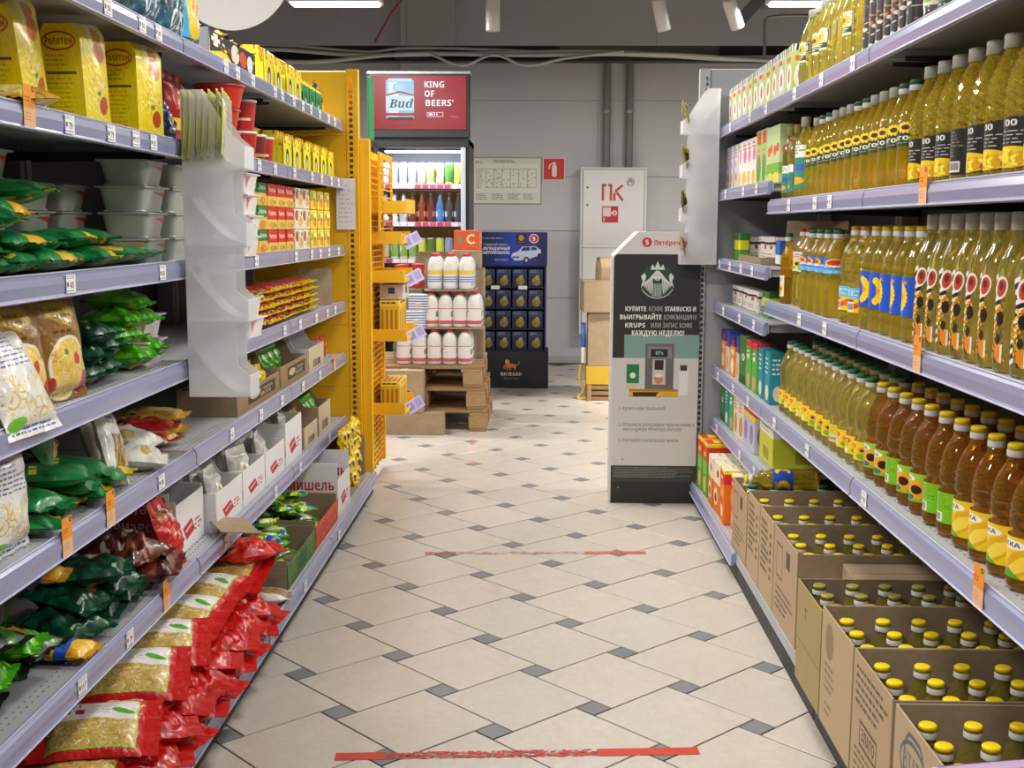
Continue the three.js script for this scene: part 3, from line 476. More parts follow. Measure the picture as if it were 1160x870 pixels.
const LBL = {
  greenSun: art(128, 110, (g, w, h) => { fill(g, '#1d3a1e', 0, 0, w, h); sunflower(g, 40, 30, 24); sunflower(g, 88, 28, 26); txt(g, 'гого', 64, 72, 34, '#f2f2ea', { max: 110 }); strokes(g, 24, 94, 80, 1, 8, '#c7cdb0'); }),
  black: art(128, 150, (g, w, h) => { fill(g, '#141412', 0, 0, w, h); txt(g, '100', 54, 20, 26, '#e8e8e0'); strokes(g, 14, 42, 100, 4, 11, '#c9c9c0', .3); oval(g, '#f4d200', 60, 118, 54, 32); oval(g, '#ffe52e', 40, 112, 30, 24); oval(g, '#e0a800', 84, 122, 22, 20); for (let i = 0; i < 26; i++) oval(g, pick(['#ffee50', '#f0c400', '#d99a00']), rr(12, 108), rr(96, 146), 8, 4, rr(0, 3)); oval(g, '#b8451a', 104, 132, 12, 14); }),
  blackBack: art(72, 110, (g, w, h) => { fill(g, '#191917', 0, 0, w, h); strokes(g, 8, 8, 56, 8, 8, '#9a9a92', .3); fill(g, '#eee', 14, 78, 44, 26); for (let i = 0; i < 14; i++) fill(g, '#222', 17 + i * 2.8, 81, 1.4, 18); }),
  oleina: art(128, 110, (g, w, h) => { fill(g, '#2b6fd0', 0, 0, w, h); fill(g, '#64b4ea', 0, 76, w, 34); oval(g, '#f7c21a', 64, 34, 36, 30); oval(g, '#d8371e', 64, 34, 28, 18); txt(g, 'Олейна', 64, 56, 30, '#fff', { max: 92, it: 'italic' }); strokes(g, 30, 88, 70, 2, 9, '#e6f2fb'); }),
  orangeLbl: art(150, 120, (g, w, h) => { fill(g, '#69bfe2', 0, 0, w, 60); fill(g, '#ffd21e', 0, 52, w, 68); oval(g, '#ea7a17', 24, 78, 16, 16); oval(g, '#ea7a17', 124, 80, 20, 18); oval(g, '#e4501c', 96, 88, 14, 14); fill(g, '#f3f3ef', 58, 66, 38, 48); fill(g, '#d83a22', 58, 56, 38, 12); for (let i = 0; i < 11; i++) fill(g, '#222', 62 + i * 3, 76, 1.5, 30); strokes(g, 16, 14, 116, 3, 10, '#f4fbff', .4); }),
  blueBanana: art(150, 130, (g, w, h) => { fill(g, '#2558cf', 0, 0, w, h); fill(g, '#3a74de', 0, 0, w * .45, h); for (const x of [58, 118]) { for (let i = 0; i < 9; i++) { const a = -1.2 + i * .3; oval(g, '#ffd91c', x - 16 + Math.cos(a) * 26, 66 + Math.sin(a) * 40, 12, 9, a); } oval(g, '#ff9a1c', x + 2, 66, 6, 10); } strokes(g, 8, 16, 40, 5, 11, '#a9c6f6', .3); fill(g, '#cfe0fb', 8, 108, 34, 12); fill(g, '#f08a1a', 56, 14, 20, 10); }),
  stripes: art(96, 260, (g, w, h) => { g.clearRect(0, 0, w, h); for (let i = 0; i < 17; i++) { const x = 14 + 16 * Math.sin(i * .34), y = 14 + i * 14; poly(g, i % 2 ? '#1c1712' : '#f1eee6', [[x, y], [x + 30, y - 12], [x + 30, y + 2], [x, y + 14]]); } oval(g, '#f1eee6', 56, 42, 24, 34, .3); oval(g, '#c8452a', 58, 42, 17, 26, .3); oval(g, '#7d2415', 58, 36, 9, 12); for (let i = 0; i < 90; i++) { const y = rr(96, 250); oval(g, pick(['#ffc814', '#f2a20c', '#ffe04a', '#e8820e', '#3b2412']), 44 + 16 * Math.sin(y * .03) + rr(-16, 22), y, rr(3, 9), rr(2, 6), rr(0, 3)); } oval(g, '#2a180b', 58, 128, 15, 20); oval(g, '#3b2412', 54, 186, 10, 14); fill(g, '#f28b1c', 44, 206, 22, 34); fill(g, '#f1eee6', 66, 200, 7, 50); }),
  yellowLbl: art(120, 96, (g, w, h) => { fill(g, '#f7d51d', 0, 0, w, h); oval(g, '#e2402a', 50, 26, 14, 12); txt(g, 'я', 50, 25, 18, '#fff'); oval(g, '#7ab62a', 92, 74, 26, 16); oval(g, '#f4f2e2', 30, 78, 24, 14); sunflower(g, 86, 44, 18, '#f2a71a'); strokes(g, 12, 46, 50, 2, 8, '#8a6a14'); }),
  yellowBack: art(90, 96, (g, w, h) => { fill(g, '#f0da3c', 0, 0, w, h); strokes(g, 8, 8, 70, 6, 8, '#90801c', .3); fill(g, '#f6f4ea', 12, 62, 52, 28); for (let i = 0; i < 15; i++) fill(g, '#333', 15 + i * 3, 66, 1.5, 20); }),
  sunGreen: art(140, 110, (g, w, h) => { fill(g, '#9ed13a', 0, 0, w, h); fill(g, '#7fc32c', 0, 60, w, 50); sunflower(g, 88, 62, 40, '#f6a91a', '#2d1a0c'); oval(g, '#f7f7ee', 50, 22, 36, 13); txt(g, 'LEKA', 50, 22, 20, '#2a3a1a', { max: 60 }); oval(g, '#2c7d6a', 60, 92, 24, 12); }),
  limeBack: art(100, 110, (g, w, h) => { fill(g, '#82c81e', 0, 0, w, h); strokes(g, 10, 10, 76, 6, 9, '#4f8a12', .3); fill(g, '#f3f4ea', 12, 72, 44, 32); for (let i = 0; i < 12; i++) fill(g, '#333', 16 + i * 3, 76, 1.5, 24); }),
  corn: art(140, 130, (g, w, h) => { fill(g, '#f6d21c', 0, 0, w, h); poly(g, '#eab40f', [[20, 130], [70, 50], [126, 20], [140, 60], [80, 130]]); poly(g, '#ffe14a', [[44, 118], [86, 60], [120, 46], [104, 92], [66, 126]]); poly(g, '#5fae2a', [[10, 130], [60, 100], [92, 130]]); oval(g, '#fbfbf4', 60, 26, 40, 15); txt(g, 'LEKA', 60, 26, 22, '#2a2a18', { max: 66 }); }),
  oliveSlim: art(80, 200, (g, w, h) => { fill(g, '#17130d', 0, 0, w, h); for (let i = 0; i < 40; i++) oval(g, pick(['#b9652a', '#7a3c18', '#d7cbb8', '#3a2412']), rr(8, 72), rr(20, 190), rr(2, 8), rr(2, 12), rr(0, 3)); fill(g, '#cfc7b4', 14, 20, 10, 150); }),
  greenDark: art(90, 130, (g, w, h) => { fill(g, '#173a26', 0, 0, w, h); fill(g, '#e7e5d2', 10, 20, 70, 36); strokes(g, 16, 26, 56, 3, 10, '#39442e'); fill(g, '#2d6a4a', 10, 64, 70, 40); strokes(g, 14, 110, 58, 2, 8, '#b9c2a2'); }),
  teal: art(80, 160, (g, w, h) => { fill(g, '#2f8f7c', 0, 0, w, h); fill(g, '#e9efe6', 0, 0, w, 46); strokes(g, 10, 8, 60, 3, 10, '#333'); oval(g, '#f0b020', 40, 130, 22, 14); fill(g, '#3d62b8', 10, 70, 60, 24); }),
  redWhite: art(110, 90, (g, w, h) => { fill(g, '#f0e6d6', 0, 0, w, h); fill(g, '#e0604a', 0, 0, 22, h); oval(g, '#74b23a', 60, 62, 26, 20); sunflower(g, 84, 56, 18); strokes(g, 30, 12, 66, 3, 9, '#9a4434'); }),
  paleSun: art(110, 110, (g, w, h) => { fill(g, '#e8e6c2', 0, 0, w, h); sunflower(g, 56, 40, 30, '#f6b81a'); fill(g, '#24421f', 14, 72, 84, 26); strokes(g, 22, 78, 68, 2, 9, '#e2e6cc', .5); }),
  blackTag: art(64, 64, (g, w, h) => { fill(g, '#1b1f16', 0, 0, w, h); g.strokeStyle = '#d8d6b4'; g.lineWidth = 3; g.strokeRect(8, 8, 48, 48); oval(g, '#d8d6b4', 32, 32, 10, 14); }),
};
const RFACE = -Math.PI / 2, LFACE = Math.PI / 2;
const BP = {
  pale1: bottleProto('pale_sun', { h: .265, r: .041, prof: 'straight', oil: 'pale', cap: 'silver', label: [LBL.paleSun, .36, .60, 3.0] }),
  pale2: bottleProto('pale_black', { h: .265, r: .041, prof: 'straight', oil: 'pale', cap: 'white', label: [LBL.blackTag, .42, .56, 1.0] }),
  olive: bottleProto('olive_slim', { h: .255, r: .030, prof: 'slim', oil: 'dark', cap: 'black', capR: .014, label: [LBL.oliveSlim, .08, .60, 4.6] }),
  green: bottleProto('green_dark', { h: .25, r: .036, prof: 'slim', oil: 'dark', cap: 'black', capR: .015, label: [LBL.greenDark, .1, .56, 4.0] }),
  cream: bottleProto('cream', { h: .27, r: .04, prof: 'slim', oil: 'clear', cap: 'white', label: [LBL.redWhite, .2, .5, 2.5] }),
  slimClear: bottleProto('slim_clear', { h: .255, r: .028, prof: 'slim', oil: 'olive', cap: 'olive', capR: .014, label: [LBL.teal, .12, .48, 2.2] }),
  slimTeal: bottleProto('slim_teal', { h: .27, r: .031, prof: 'slim', oil: 'gold', cap: 'silver', capR: .015, label: [LBL.teal, .14, .66, 4.0] }),
  greenSun: bottleProto('green_sun', { h: .258, r: .0395, prof: 'straight', oil: 'deep', cap: 'silver', label: [LBL.greenSun, .40, .62, 3.4] }),
  greenCapSun: bottleProto('green_sun2', { h: .258, r: .0395, prof: 'straight', oil: 'deep', cap: 'green', ring: 'white', label: [LBL.greenSun, .40, .62, 3.4] }),
  black: bottleProto('black_label', { h: .275, r: .0425, prof: 'straight', oil: 'gold', cap: 'silver', capR: .0175, facets: .05, label: [LBL.black, .075, .41, 3.3, 1.022] }),
  blackBack: bottleProto('black_label_back', { h: .275, r: .0425, prof: 'straight', oil: 'gold', cap: 'silver', capR: .0175, facets: .05, label: [LBL.blackBack, .075, .41, 1.9, 1.022] }),
  orangeSlim: bottleProto('orange_slim', { h: .245, r: .027, prof: 'slim', oil: 'orange', cap: 'green', ring: 'white', capR: .013, label: [LBL.redWhite, .1, .4, 2.2] }),
  redCap: bottleProto('red_cap', { h: .262, r: .038, prof: 'waist', oil: 'gold', cap: 'red', ring: 'white', label: [LBL.redWhite, .45, .70, 3.4] }),
  oleina: bottleProto('blue_sun', { h: .258, r: .041, prof: 'waist', oil: 'gold', cap: 'green', ring: 'white', label: [LBL.oleina, .50, .68, 3.2, 1.02] }),
  orangeLbl: bottleProto('orange_label', { h: .27, r: .043, prof: 'ringed', oil: 'gold', cap: 'orange', ring: 'white', label: [LBL.orangeLbl, .13, .38, 3.4, 1.02] }),
  blueBanana: bottleProto('blue_label', { h: .27, r: .042, prof: 'ringed', oil: 'gold', cap: 'yellow', ring: 'white', label: [LBL.blueBanana, .22, .56, 3.6, 1.02] }),
  stripes: bottleProto('striped_label', { h: .295, r: .036, prof: 'slim', oil: 'pale', cap: 'silver', capR: .0165, label: [LBL.stripes, .05, .62, 1.7, 1.012, M.cut] }),
  yellowLbl: bottleProto('yellow_label', { h: .25, r: .040, prof: 'waist', oil: 'pale', cap: 'green', ring: 'white', label: [LBL.yellowLbl, .12, .32, 3.0, 1.01] }),
  yellowBack: bottleProto('yellow_label_back', { h: .25, r: .040, prof: 'waist', oil: 'pale', cap: 'green', ring: 'white', label: [LBL.yellowBack, .12, .32, 2.0, 1.01] }),
  sunGreen: bottleProto('sun_green', { h: .25, r: .041, prof: 'ringed', oil: 'amber', cap: 'yellow', ring: 'white', label: [LBL.sunGreen, .12, .38, 3.2, 1.02] }),
  limeBack: bottleProto('lime_back', { h: .25, r: .041, prof: 'ringed', oil: 'amber', cap: 'yellow', ring: 'white', label: [LBL.limeBack, .12, .38, 2.4, 1.02] }),
  corn: bottleProto('corn', { h: .25, r: .041, prof: 'ringed', oil: 'amber', cap: 'yellow', ring: 'white', label: [LBL.corn, .10, .40, 3.2, 1.02] }),
};
// rows along the shelf: from z0 toward z1, front row and rows behind
const ORD = ['first', 'second', 'third', 'fourth', 'fifth', 'sixth', 'seventh', 'eighth', 'ninth', 'tenth', 'eleventh', 'twelfth', 'thirteenth'];
function bottleRow(p, count, rows, x0, y, z0, z1, pitchX, name, label, group, turnFn, from) {
  for (let k = 0; k < count; k++) for (let q = 0; q < rows; q++) {
    const z = z0 + (z1 - z0) * (count > 1 ? k / (count - 1) : .5);
    const pr = Array.isArray(p) ? p[k % p.length] : p;
    put(pr, name, (q ? 'rear ' : '') + label + (from && count > 1 ? ', ' + ORD[k] + ' from the ' + from : ''), 'bottle', q ? group + ', second row' : group, x0 + q * pitchX, y, -(z + (q ? rr(-.004, .004) : rr(-.003, .003))), RFACE + (turnFn ? turnFn(k) : rr(-.25, .25)));
  }
}
const fy = y => y - DECK + .001;
const X1 = RX + .075;
// shelf A
bottleRow([BP.pale1, BP.pale2, BP.pale1, BP.pale1, BP.pale2, BP.pale2, BP.pale1, BP.pale2], 8, 2, X1 - .01, fy(1.745), 3.99, 3.33, .088, 'oil_bottle', 'pale sunflower oil bottle on the top shelf', 'pale oil bottles on the top oil shelf', undefined, 'rice cartons');
bottleRow(BP.olive, 7, 2, X1 - .02, fy(1.745), 3.22, 2.84, .066, 'oil_bottle', 'slim dark bottle with a brown printed label', 'slim dark bottles on the top oil shelf', () => rr(-.2, .5), 'pale oil bottles');
bottleRow(BP.cream, 1, 2, X1, fy(1.745), 2.745, 2.745, .09, 'oil_bottle', 'cream bottle between slim dark bottles and green-label bottles on the top shelf', 'cream bottles on the top oil shelf');
bottleRow(BP.green, 4, 2, X1, fy(1.745), 2.655, 2.40, .08, 'oil_bottle', 'dark bottle with a green and white label', 'green-label dark bottles on the top oil shelf', undefined, 'cream bottle');
// shelf B
bottleRow([BP.slimClear, BP.slimClear, BP.slimTeal], 3, 2, X1 - .03, fy(1.395), 4.17, 3.95, .07, 'oil_bottle', 'slim olive oil bottle with a teal label', 'slim bottles at the end of the second shelf', undefined, 'drink cartons');
bottleRow([BP.greenSun, BP.greenCapSun, BP.greenCapSun, BP.greenSun, BP.greenSun], 13, 2, X1 - .012, fy(1.395), 3.85, 2.86, .083, 'oil_bottle', 'sunflower oil bottle with a dark green sunflower label', 'green-label sunflower oil bottles', undefined, 'slim bottles');
bottleRow([BP.black, BP.black, BP.black, BP.blackBack, BP.black], 10, 2, X1 - .008, fy(1.395), 2.765, 1.92, .092, 'oil_bottle', 'large faceted oil bottle with a black and yellow label', 'black-label oil bottles', k => k % 5 === 3 ? rr(0, .2) : rr(0, .5), 'green-label bottles');
// shelf C
bottleRow(BP.orangeSlim, 1, 2, X1 - .03, fy(1.042), 4.15, 4.15, .07, 'oil_bottle', 'slim orange oil bottle with a dark green cap', 'slim orange oil bottles');
bottleRow(BP.redCap, 2, 2, X1, fy(1.042), 4.04, 3.95, .085, 'oil_bottle', 'red-capped oil bottle with a white label', 'red-cap oil bottles', undefined, 'slim orange bottle');
bottleRow(BP.oleina, 4, 2, X1 - .015, fy(1.042), 3.84, 3.52, .088, 'oil_bottle', 'green-capped oil bottle with a sky blue label', 'blue-label green-cap oil bottles', k => k === 3 ? 1.2 : rr(-.3, .2), 'red-cap bottles');
bottleRow(BP.orangeLbl, 2, 2, X1 - .01, fy(1.042), 3.34, 3.24, .092, 'oil_bottle', 'ringed oil bottle with an orange label', 'orange-label oil bottles', undefined, 'sky blue labels');
bottleRow(BP.blueBanana, 5, 2, X1 - .01, fy(1.042), 3.13, 2.76, .090, 'oil_bottle', 'ringed oil bottle with a bright blue label', 'bright blue label oil bottles', k => [-.6, -.3, .2, .3, .4][k], 'orange-label bottles');
bottleRow(BP.stripes, 10, 2, X1 - .018, fy(1.042), 2.665, 1.95, .08, 'oil_bottle', 'tall slim oil bottle with a striped sunflower label', 'striped-label tall oil bottles', () => rr(.15, .5), 'bright blue labels');
// shelf E
bottleRow([BP.yellowLbl, BP.yellowLbl, BP.yellowLbl, BP.yellowBack, BP.yellowLbl], 12, 2, X1 - .012, fy(.662), 4.12, 3.12, .088, 'oil_bottle', 'pale green-capped oil bottle with a yellow label', 'yellow-label green-cap oil bottles', k => rr(-.1, .6), 'cereal cartons');
bottleRow([BP.sunGreen, BP.sunGreen, BP.limeBack, BP.sunGreen, BP.sunGreen, BP.limeBack], 6, 2, X1 - .01, fy(.662), 3.02, 2.545, .09, 'oil_bottle', 'amber oil bottle with a lime sunflower label', 'amber bottles with lime labels', k => k % 3 === 2 ? .2 : rr(0, .4), 'green-cap bottles');
bottleRow([BP.limeBack, BP.corn, BP.corn, BP.corn, BP.corn, BP.corn], 6, 2, X1 - .01, fy(.662), 2.45, 1.98, .09, 'oil_bottle', 'amber oil bottle with a yellow corn label', 'amber bottles with corn labels', k => rr(.05, .4), 'lime labels');
// ================================================================ LEFT RUN
// ---- artwork
const A = {};
A.roll = art(120, 200, (g, w, h) => { fill(g, '#f0d90c', 0, 0, w, h); oval(g, '#c93a1c', 58, 34, 48, 19); oval(g, '#f4e018', 58, 34, 44, 15); txt(g, 'Роллтон', 58, 34, 22, '#b8341a', { max: 80 }); strokes(g, 16, 60, 84, 3, 9, '#b0951a', .3); fill(g, '#5a4a12', 16, 92, 86, 5); strokes(g, 16, 104, 86, 9, 9, '#c8ae14', .35); });
A.rollFront = art(120, 200, (g, w, h) => { fill(g, '#f2da0c', 0, 0, w, h); oval(g, '#f8efb0', 74, 30, 36, 34); oval(g, '#e0912a', 76, 26, 20, 18); oval(g, '#d8781c', 78, 56, 30, 20); noodles(g, 40, 84, 70, 108, 60, ['#e8c45a', '#d6a038', '#f6e6a0', '#fff4c0']); oval(g, '#b84420', 80, 160, 22, 18); oval(g, '#6c8a2a', 60, 136, 8, 5); });
A.snackGreen = art(150, 150, (g, w, h) => { fill(g, '#1c4a34', 0, 0, w, h); oval(g, '#e7dfc8', 50, 60, 34, 66, .4); oval(g, '#c9733a', 52, 62, 24, 52, .4); speckle(g, w, h, 20, ['#d99a4a', '#a84a22']); fill(g, '#d8cf9a', 96, 20, 40, 12); strokes(g, 92, 44, 46, 5, 10, '#b9c9a8'); });
A.snackTeal = art(150, 150, (g, w, h) => { fill(g, '#175a72', 0, 0, w, h); poly(g, '#4d9cb0', [[20, 20], [60, 6], [50, 60]]); oval(g, '#f2a81e', 100, 54, 26, 34); oval(g, '#e8d9a0', 104, 36, 14, 12); txt(g, 'О,ЕТ', 70, 118, 40, '#e8f0f2', { max: 110, it: 'italic' }); oval(g, '#0f3d55', 30, 90, 26, 16); });
A.snackYellow = art(120, 150, (g, w, h) => { fill(g, '#48b4e6', 0, 0, w, h); oval(g, '#ffd400', 60, 90, 40, 44); oval(g, '#f29a12', 66, 86, 18, 24); fill(g, '#d43a2a', 10, 8, 100, 34); txt(g, '10', 60, 26, 30, '#fff'); fill(g, '#2a5c2a', 0, 130, w, 20); });
A.choc = art(128, 128, (g, w, h) => { fill(g, '#3a1418', 0, 0, w, h); speckle(g, w, h, 60, ['#5a2a24', '#24080c', '#8a5a4a', '#d8cfc4'], 2, 8); fill(g, '#caa42a', 0, 100, w, 16); });
A.trayFront = art(200, 90, (g, w, h) => { fill(g, '#16130f', 0, 0, w, h); fill(g, '#efeee8', 14, 6, 18, 34); fill(g, '#efeee8', 6, 16, 34, 12); poly(g, '#f5dd14', [[0, 60], [60, 40], [120, 90], [0, 90]]); oval(g, '#f1e6c6', 104, 34, 18, 28); oval(g, '#d84a2a', 140, 36, 16, 24); oval(g, '#f7f3e8', 172, 40, 14, 26); speckle(g, w, h, 30, ['#f5dd14', '#a5521e', '#e9e4d0'], 2, 6); });
A.greenPasta = art(160, 140, (g, w, h) => { fill(g, '#0d843f', 0, 0, w, h); fill(g, '#10944a', 0, 0, w, 50); poly(g, '#e9b818', [[84, 140], [96, 112], [140, 116], [150, 140]]); strokes(g, 40, 54, 80, 1, 22, '#e9efe4', .6); strokes(g, 30, 18, 90, 2, 10, '#bcd9bc'); speckle(g, w, h, 18, ['#0a5a2a', '#138a48'], 4, 12); });
A.greenPasta2 = art(160, 140, (g, w, h) => { fill(g, '#0c7a3c', 0, 0, w, h); fill(g, '#e4b23a', 116, 20, 34, 96); speckle(g, w, h, 60, ['#0a5229', '#107a3f'], 3, 9); noodles(g, 117, 21, 32, 94, 26, ['#f4da86', '#cf9a2c']); strokes(g, 16, 52, 66, 1, 18, '#f3d042', .6); });
A.greenDark = art(140, 120, (g, w, h) => { fill(g, '#07432a', 0, 0, w, h); speckle(g, w, h, 50, ['#0a5a36', '#053021', '#116a42'], 4, 12); oval(g, '#a8742a', 104, 70, 24, 18); oval(g, '#d6c08a', 100, 64, 9, 7); fill(g, '#e4e8da', 14, 12, 50, 7); strokes(g, 18, 92, 50, 1, 12, '#9fc0a0', .5); });
A.lime = art(140, 120, (g, w, h) => { fill(g, '#56b81c', 0, 0, w, h); fill(g, '#3d9a14', 0, 70, w, 50); speckle(g, w, h, 30, ['#7ad62c', '#46a818'], 4, 12); oval(g, '#c89a4c', 96, 82, 22, 18); oval(g, '#ecd9a8', 92, 76, 10, 8); oval(g, '#f3f6ee', 40, 30, 26, 12); });
A.limeBlack = art(140, 180, (g, w, h) => { fill(g, '#13210f', 0, 0, w, h); for (let k = 0; k < 6; k++) oval(g, pick(['#4aa81a', '#5cc424', '#2f7a14']), rr(20, 120), rr(20, 160), rr(18, 34), rr(10, 22), rr(0, 3)); oval(g, '#caa46a', 30, 140, 16, 14); speckle(g, w, h, 20, ['#a6e060', '#0c150a'], 2, 7); });
A.brownPasta = art(180, 190, (g, w, h) => { fill(g, '#8d6426', 0, 0, w, h); fill(g, '#a87a34', 0, 0, w, 70); poly(g, '#d8b41c', [[50, 18], [130, 18], [140, 42], [90, 58], [42, 42]]); strokes(g, 60, 28, 62, 2, 11, '#7a5a14', .5); strokes(g, 54, 66, 74, 2, 10, '#5a3c12', .5); oval(g, '#f2ead2', 92, 132, 66, 56); oval(g, '#eecb58', 92, 132, 58, 50); noodles(g, 36, 84, 114, 98, 110, ['#f4d878', '#e0a93a', '#fbe7a0']); oval(g, '#cf3a22', 116, 118, 11, 11); oval(g, '#3f8a2c', 76, 104, 8, 5); oval(g, '#b92f20', 150, 160, 12, 20); oval(g, '#b92f20', 32, 164, 12, 20); });
A.whiteNoodle = art(150, 190, (g, w, h) => { fill(g, '#ecece8', 0, 0, w, h); strokes(g, 20, 20, 100, 8, 8, '#5a6a9c', .35); noodles(g, 6, 92, 138, 80, 130, ['#eed99a', '#d9b85e', '#fbf0c4']); fill(g, '#e9ebe8', 0, 166, w, 24); strokes(g, 14, 172, 120, 2, 7, '#46518e', .5); oval(g, '#77c92c', 24, 168, 20, 10); });
A.spaghetti = art(150, 190, (g, w, h) => { fill(g, '#e8e6e0', 0, 0, w, h); for (let k = 0; k < 70; k++) { g.strokeStyle = pick(['#a98a4a', '#8a6c34', '#c8ab6c', '#6f5528']); g.lineWidth = 3; g.beginPath(); g.moveTo(rr(10, 140), 190); g.lineTo(rr(40, 110), 80); g.stroke(); } fill(g, '#f4f4f1', 0, 0, w, 76); strokes(g, 40, 26, 60, 3, 12, '#5a74b8', .5); });
A.whiteBag = art(140, 140, (g, w, h) => { fill(g, '#eceae4', 0, 0, w, h); speckle(g, w, h, 30, ['#f7f6f2', '#dcd9d0'], 6, 16); oval(g, '#b8a428', 70, 60, 12, 9); oval(g, '#d7b35a', 40, 100, 22, 10); strokes(g, 30, 20, 70, 2, 9, '#a8a69c'); });
A.redPack = art(120, 100, (g, w, h) => { fill(g, '#c41414', 0, 0, w, h); fill(g, '#e02a22', 0, 0, w, 30); fill(g, '#e8b830', 60, 40, 50, 50); speckle(g, w, h, 14, ['#8f0c0c', '#f04a3a'], 3, 9); });
A.yellowPack = art(120, 100, (g, w, h) => { fill(g, '#d9a520', 0, 0, w, h); strokes(g, 10, 14, 98, 2, 14, '#3a2c10', .5); oval(g, '#f2dc80', 70, 66, 34, 22); speckle(g, w, h, 20, ['#8a5a14', '#f6e26a', '#a63a1a'], 2, 8); });
A.redPasta = art(200, 250, (g, w, h) => { fill(g, '#d0140f', 0, 0, w, h); fill(g, '#f4f1ec', 104, 36, 78, 166); fill(g, '#d3b45e', 20, 36, 84, 166); noodles(g, 20, 36, 84, 166, 260, ['#e8cf86', '#b8923c', '#f6e8b8', '#cfa850', '#dcc070']); g.strokeStyle = '#a6d43a'; g.lineWidth = 4; g.strokeRect(19, 36, 164, 167); g.save(); g.translate(142, 56); g.rotate(Math.PI / 2); strokes(g, 0, -26, 50, 2, 24, '#c2185a', .7); strokes(g, 56, -22, 60, 4, 12, '#8f8f96', .22); oval(g, '#57b02a', 120, 8, 24, 9, .35); g.restore(); speckle(g, w, 24, 10, ['#e63a2a', '#a80e0c'], 3, 8); });
A.redPasta2 = art(180, 180, (g, w, h) => { fill(g, '#cf1611', 0, 0, w, h); fill(g, '#f3efe6', 96, 20, 50, 44); oval(g, '#cfae5a', 46, 40, 26, 22); oval(g, '#5cb62c', 120, 50, 18, 8, -.3); speckle(g, w, h, 26, ['#e83426', '#b00f0d'], 5, 14); });
A.brownFoil = art(140, 140, (g, w, h) => { fill(g, '#5c261a', 0, 0, w, h); speckle(g, w, h, 60, ['#7a3a26', '#3c140e', '#a8806a', '#c9c0b8'], 3, 10); fill(g, '#8f3a24', 0, 90, w, 18); });
A.blueYellow = art(120, 180, (g, w, h) => { fill(g, '#e8a614', 0, 0, w, h); fill(g, '#2550b4', 0, 40, w, 50); fill(g, '#c85a94', 0, 0, w, 34); fill(g, '#2a5cc0', 0, 108, w, 26); oval(g, '#f4c83a', 60, 150, 34, 20); oval(g, '#d8e4f6', 40, 62, 18, 14); });
A.blueBag = art(120, 110, (g, w, h) => { fill(g, '#1c2f7c', 0, 0, w, h); txt(g, 'УК', 60, 74, 44, '#e8ecf6', { it: 'italic' }); speckle(g, w, 40, 20, ['#2c46a0', '#122058'], 4, 12); });
A.redYellow = art(120, 130, (g, w, h) => { fill(g, '#b01a12', 0, 0, w, h); fill(g, '#f2c414', 0, 78, w, 20); fill(g, '#d83a1c', 0, 34, w, 16); oval(g, '#f0e8e0', 90, 26, 18, 12); });
A.season = art(110, 90, (g, w, h) => { fill(g, '#3fae2a', 0, 0, w, h); poly(g, '#f4e03a', [[0, 10], [60, 0], [50, 40], [0, 44]]); oval(g, '#f2f6ee', 76, 30, 26, 15); oval(g, '#2646b0', 84, 60, 22, 14); oval(g, '#d8e83a', 34, 66, 22, 14); speckle(g, w, h, 14, ['#ffffff', '#1c7a20', '#f0d820'], 2, 6); });
A.starYellow = art(90, 90, (g, w, h) => { fill(g, '#f2cf10', 0, 0, w, h); oval(g, '#3a2a10', 50, 50, 15, 12); oval(g, '#d88a14', 26, 26, 12, 9); speckle(g, w, h, 8, ['#fff04a', '#b8860c'], 3, 8); });
A.noodlePink = art(100, 140, (g, w, h) => { fill(g, '#d84a78', 0, 0, w, h); oval(g, '#f2a040', 50, 50, 34, 30); speckle(g, w, 96, 22, ['#e87a9a', '#f4c040', '#b82a50'], 3, 9); fill(g, '#f0e01a', 0, 122, w, 18); fill(g, '#1e1a10', 18, 123, 26, 8); fill(g, '#1e1a10', 58, 124, 26, 8); });
A.noodleOrange = art(100, 140, (g, w, h) => { fill(g, '#e0582a', 0, 0, w, h); oval(g, '#c83a18', 50, 46, 32, 28); oval(g, '#f4b84a', 56, 40, 18, 12); fill(g, '#f2e01a', 0, 122, w, 18); fill(g, '#20200f', 14, 123, 30, 8); fill(g, '#2f7a2c', 56, 123, 30, 9); });
A.boxGreen = art(120, 80, (g, w, h) => { fill(g, '#e9c24a', 0, 0, w, h); fill(g, '#14783e', 0, 0, w, 36); txt(g, 'Роллтон', 60, 18, 22, '#eaf4dc', { max: 84 }); oval(g, '#d8882a', 60, 62, 40, 14); speckle(g, w, h, 12, ['#f4dc80', '#c8642a', '#4aa02c'], 2, 5); });
A.boxRed = art(120, 80, (g, w, h) => { fill(g, '#eccb58', 0, 0, w, h); fill(g, '#d4241e', 0, 0, w, 44); txt(g, 'Роллтон', 60, 22, 24, '#ffe9d0', { max: 90 }); oval(g, '#e0a03a', 60, 64, 42, 12); oval(g, '#5ca82c', 96, 64, 12, 7); });
A.boxWhite = art(120, 80, (g, w, h) => { fill(g, '#efe6c8', 0, 0, w, h); oval(g, '#c8322a', 30, 26, 24, 20); oval(g, '#e8b02c', 82, 50, 34, 20); fill(g, '#d8d8d6', 44, 6, 30, 66); strokes(g, 46, 12, 24, 6, 9, '#8a8a88'); oval(g, '#5aa832', 104, 18, 12, 9); });
A.boxYellow = art(120, 80, (g, w, h) => { fill(g, '#f0d838', 0, 0, w, h); oval(g, '#6ab82e', 26, 30, 20, 14); oval(g, '#e07a20', 76, 50, 34, 20); oval(g, '#f4ead0', 84, 22, 26, 10); speckle(g, w, h, 10, ['#c8401e', '#fff4b0'], 2, 6); });
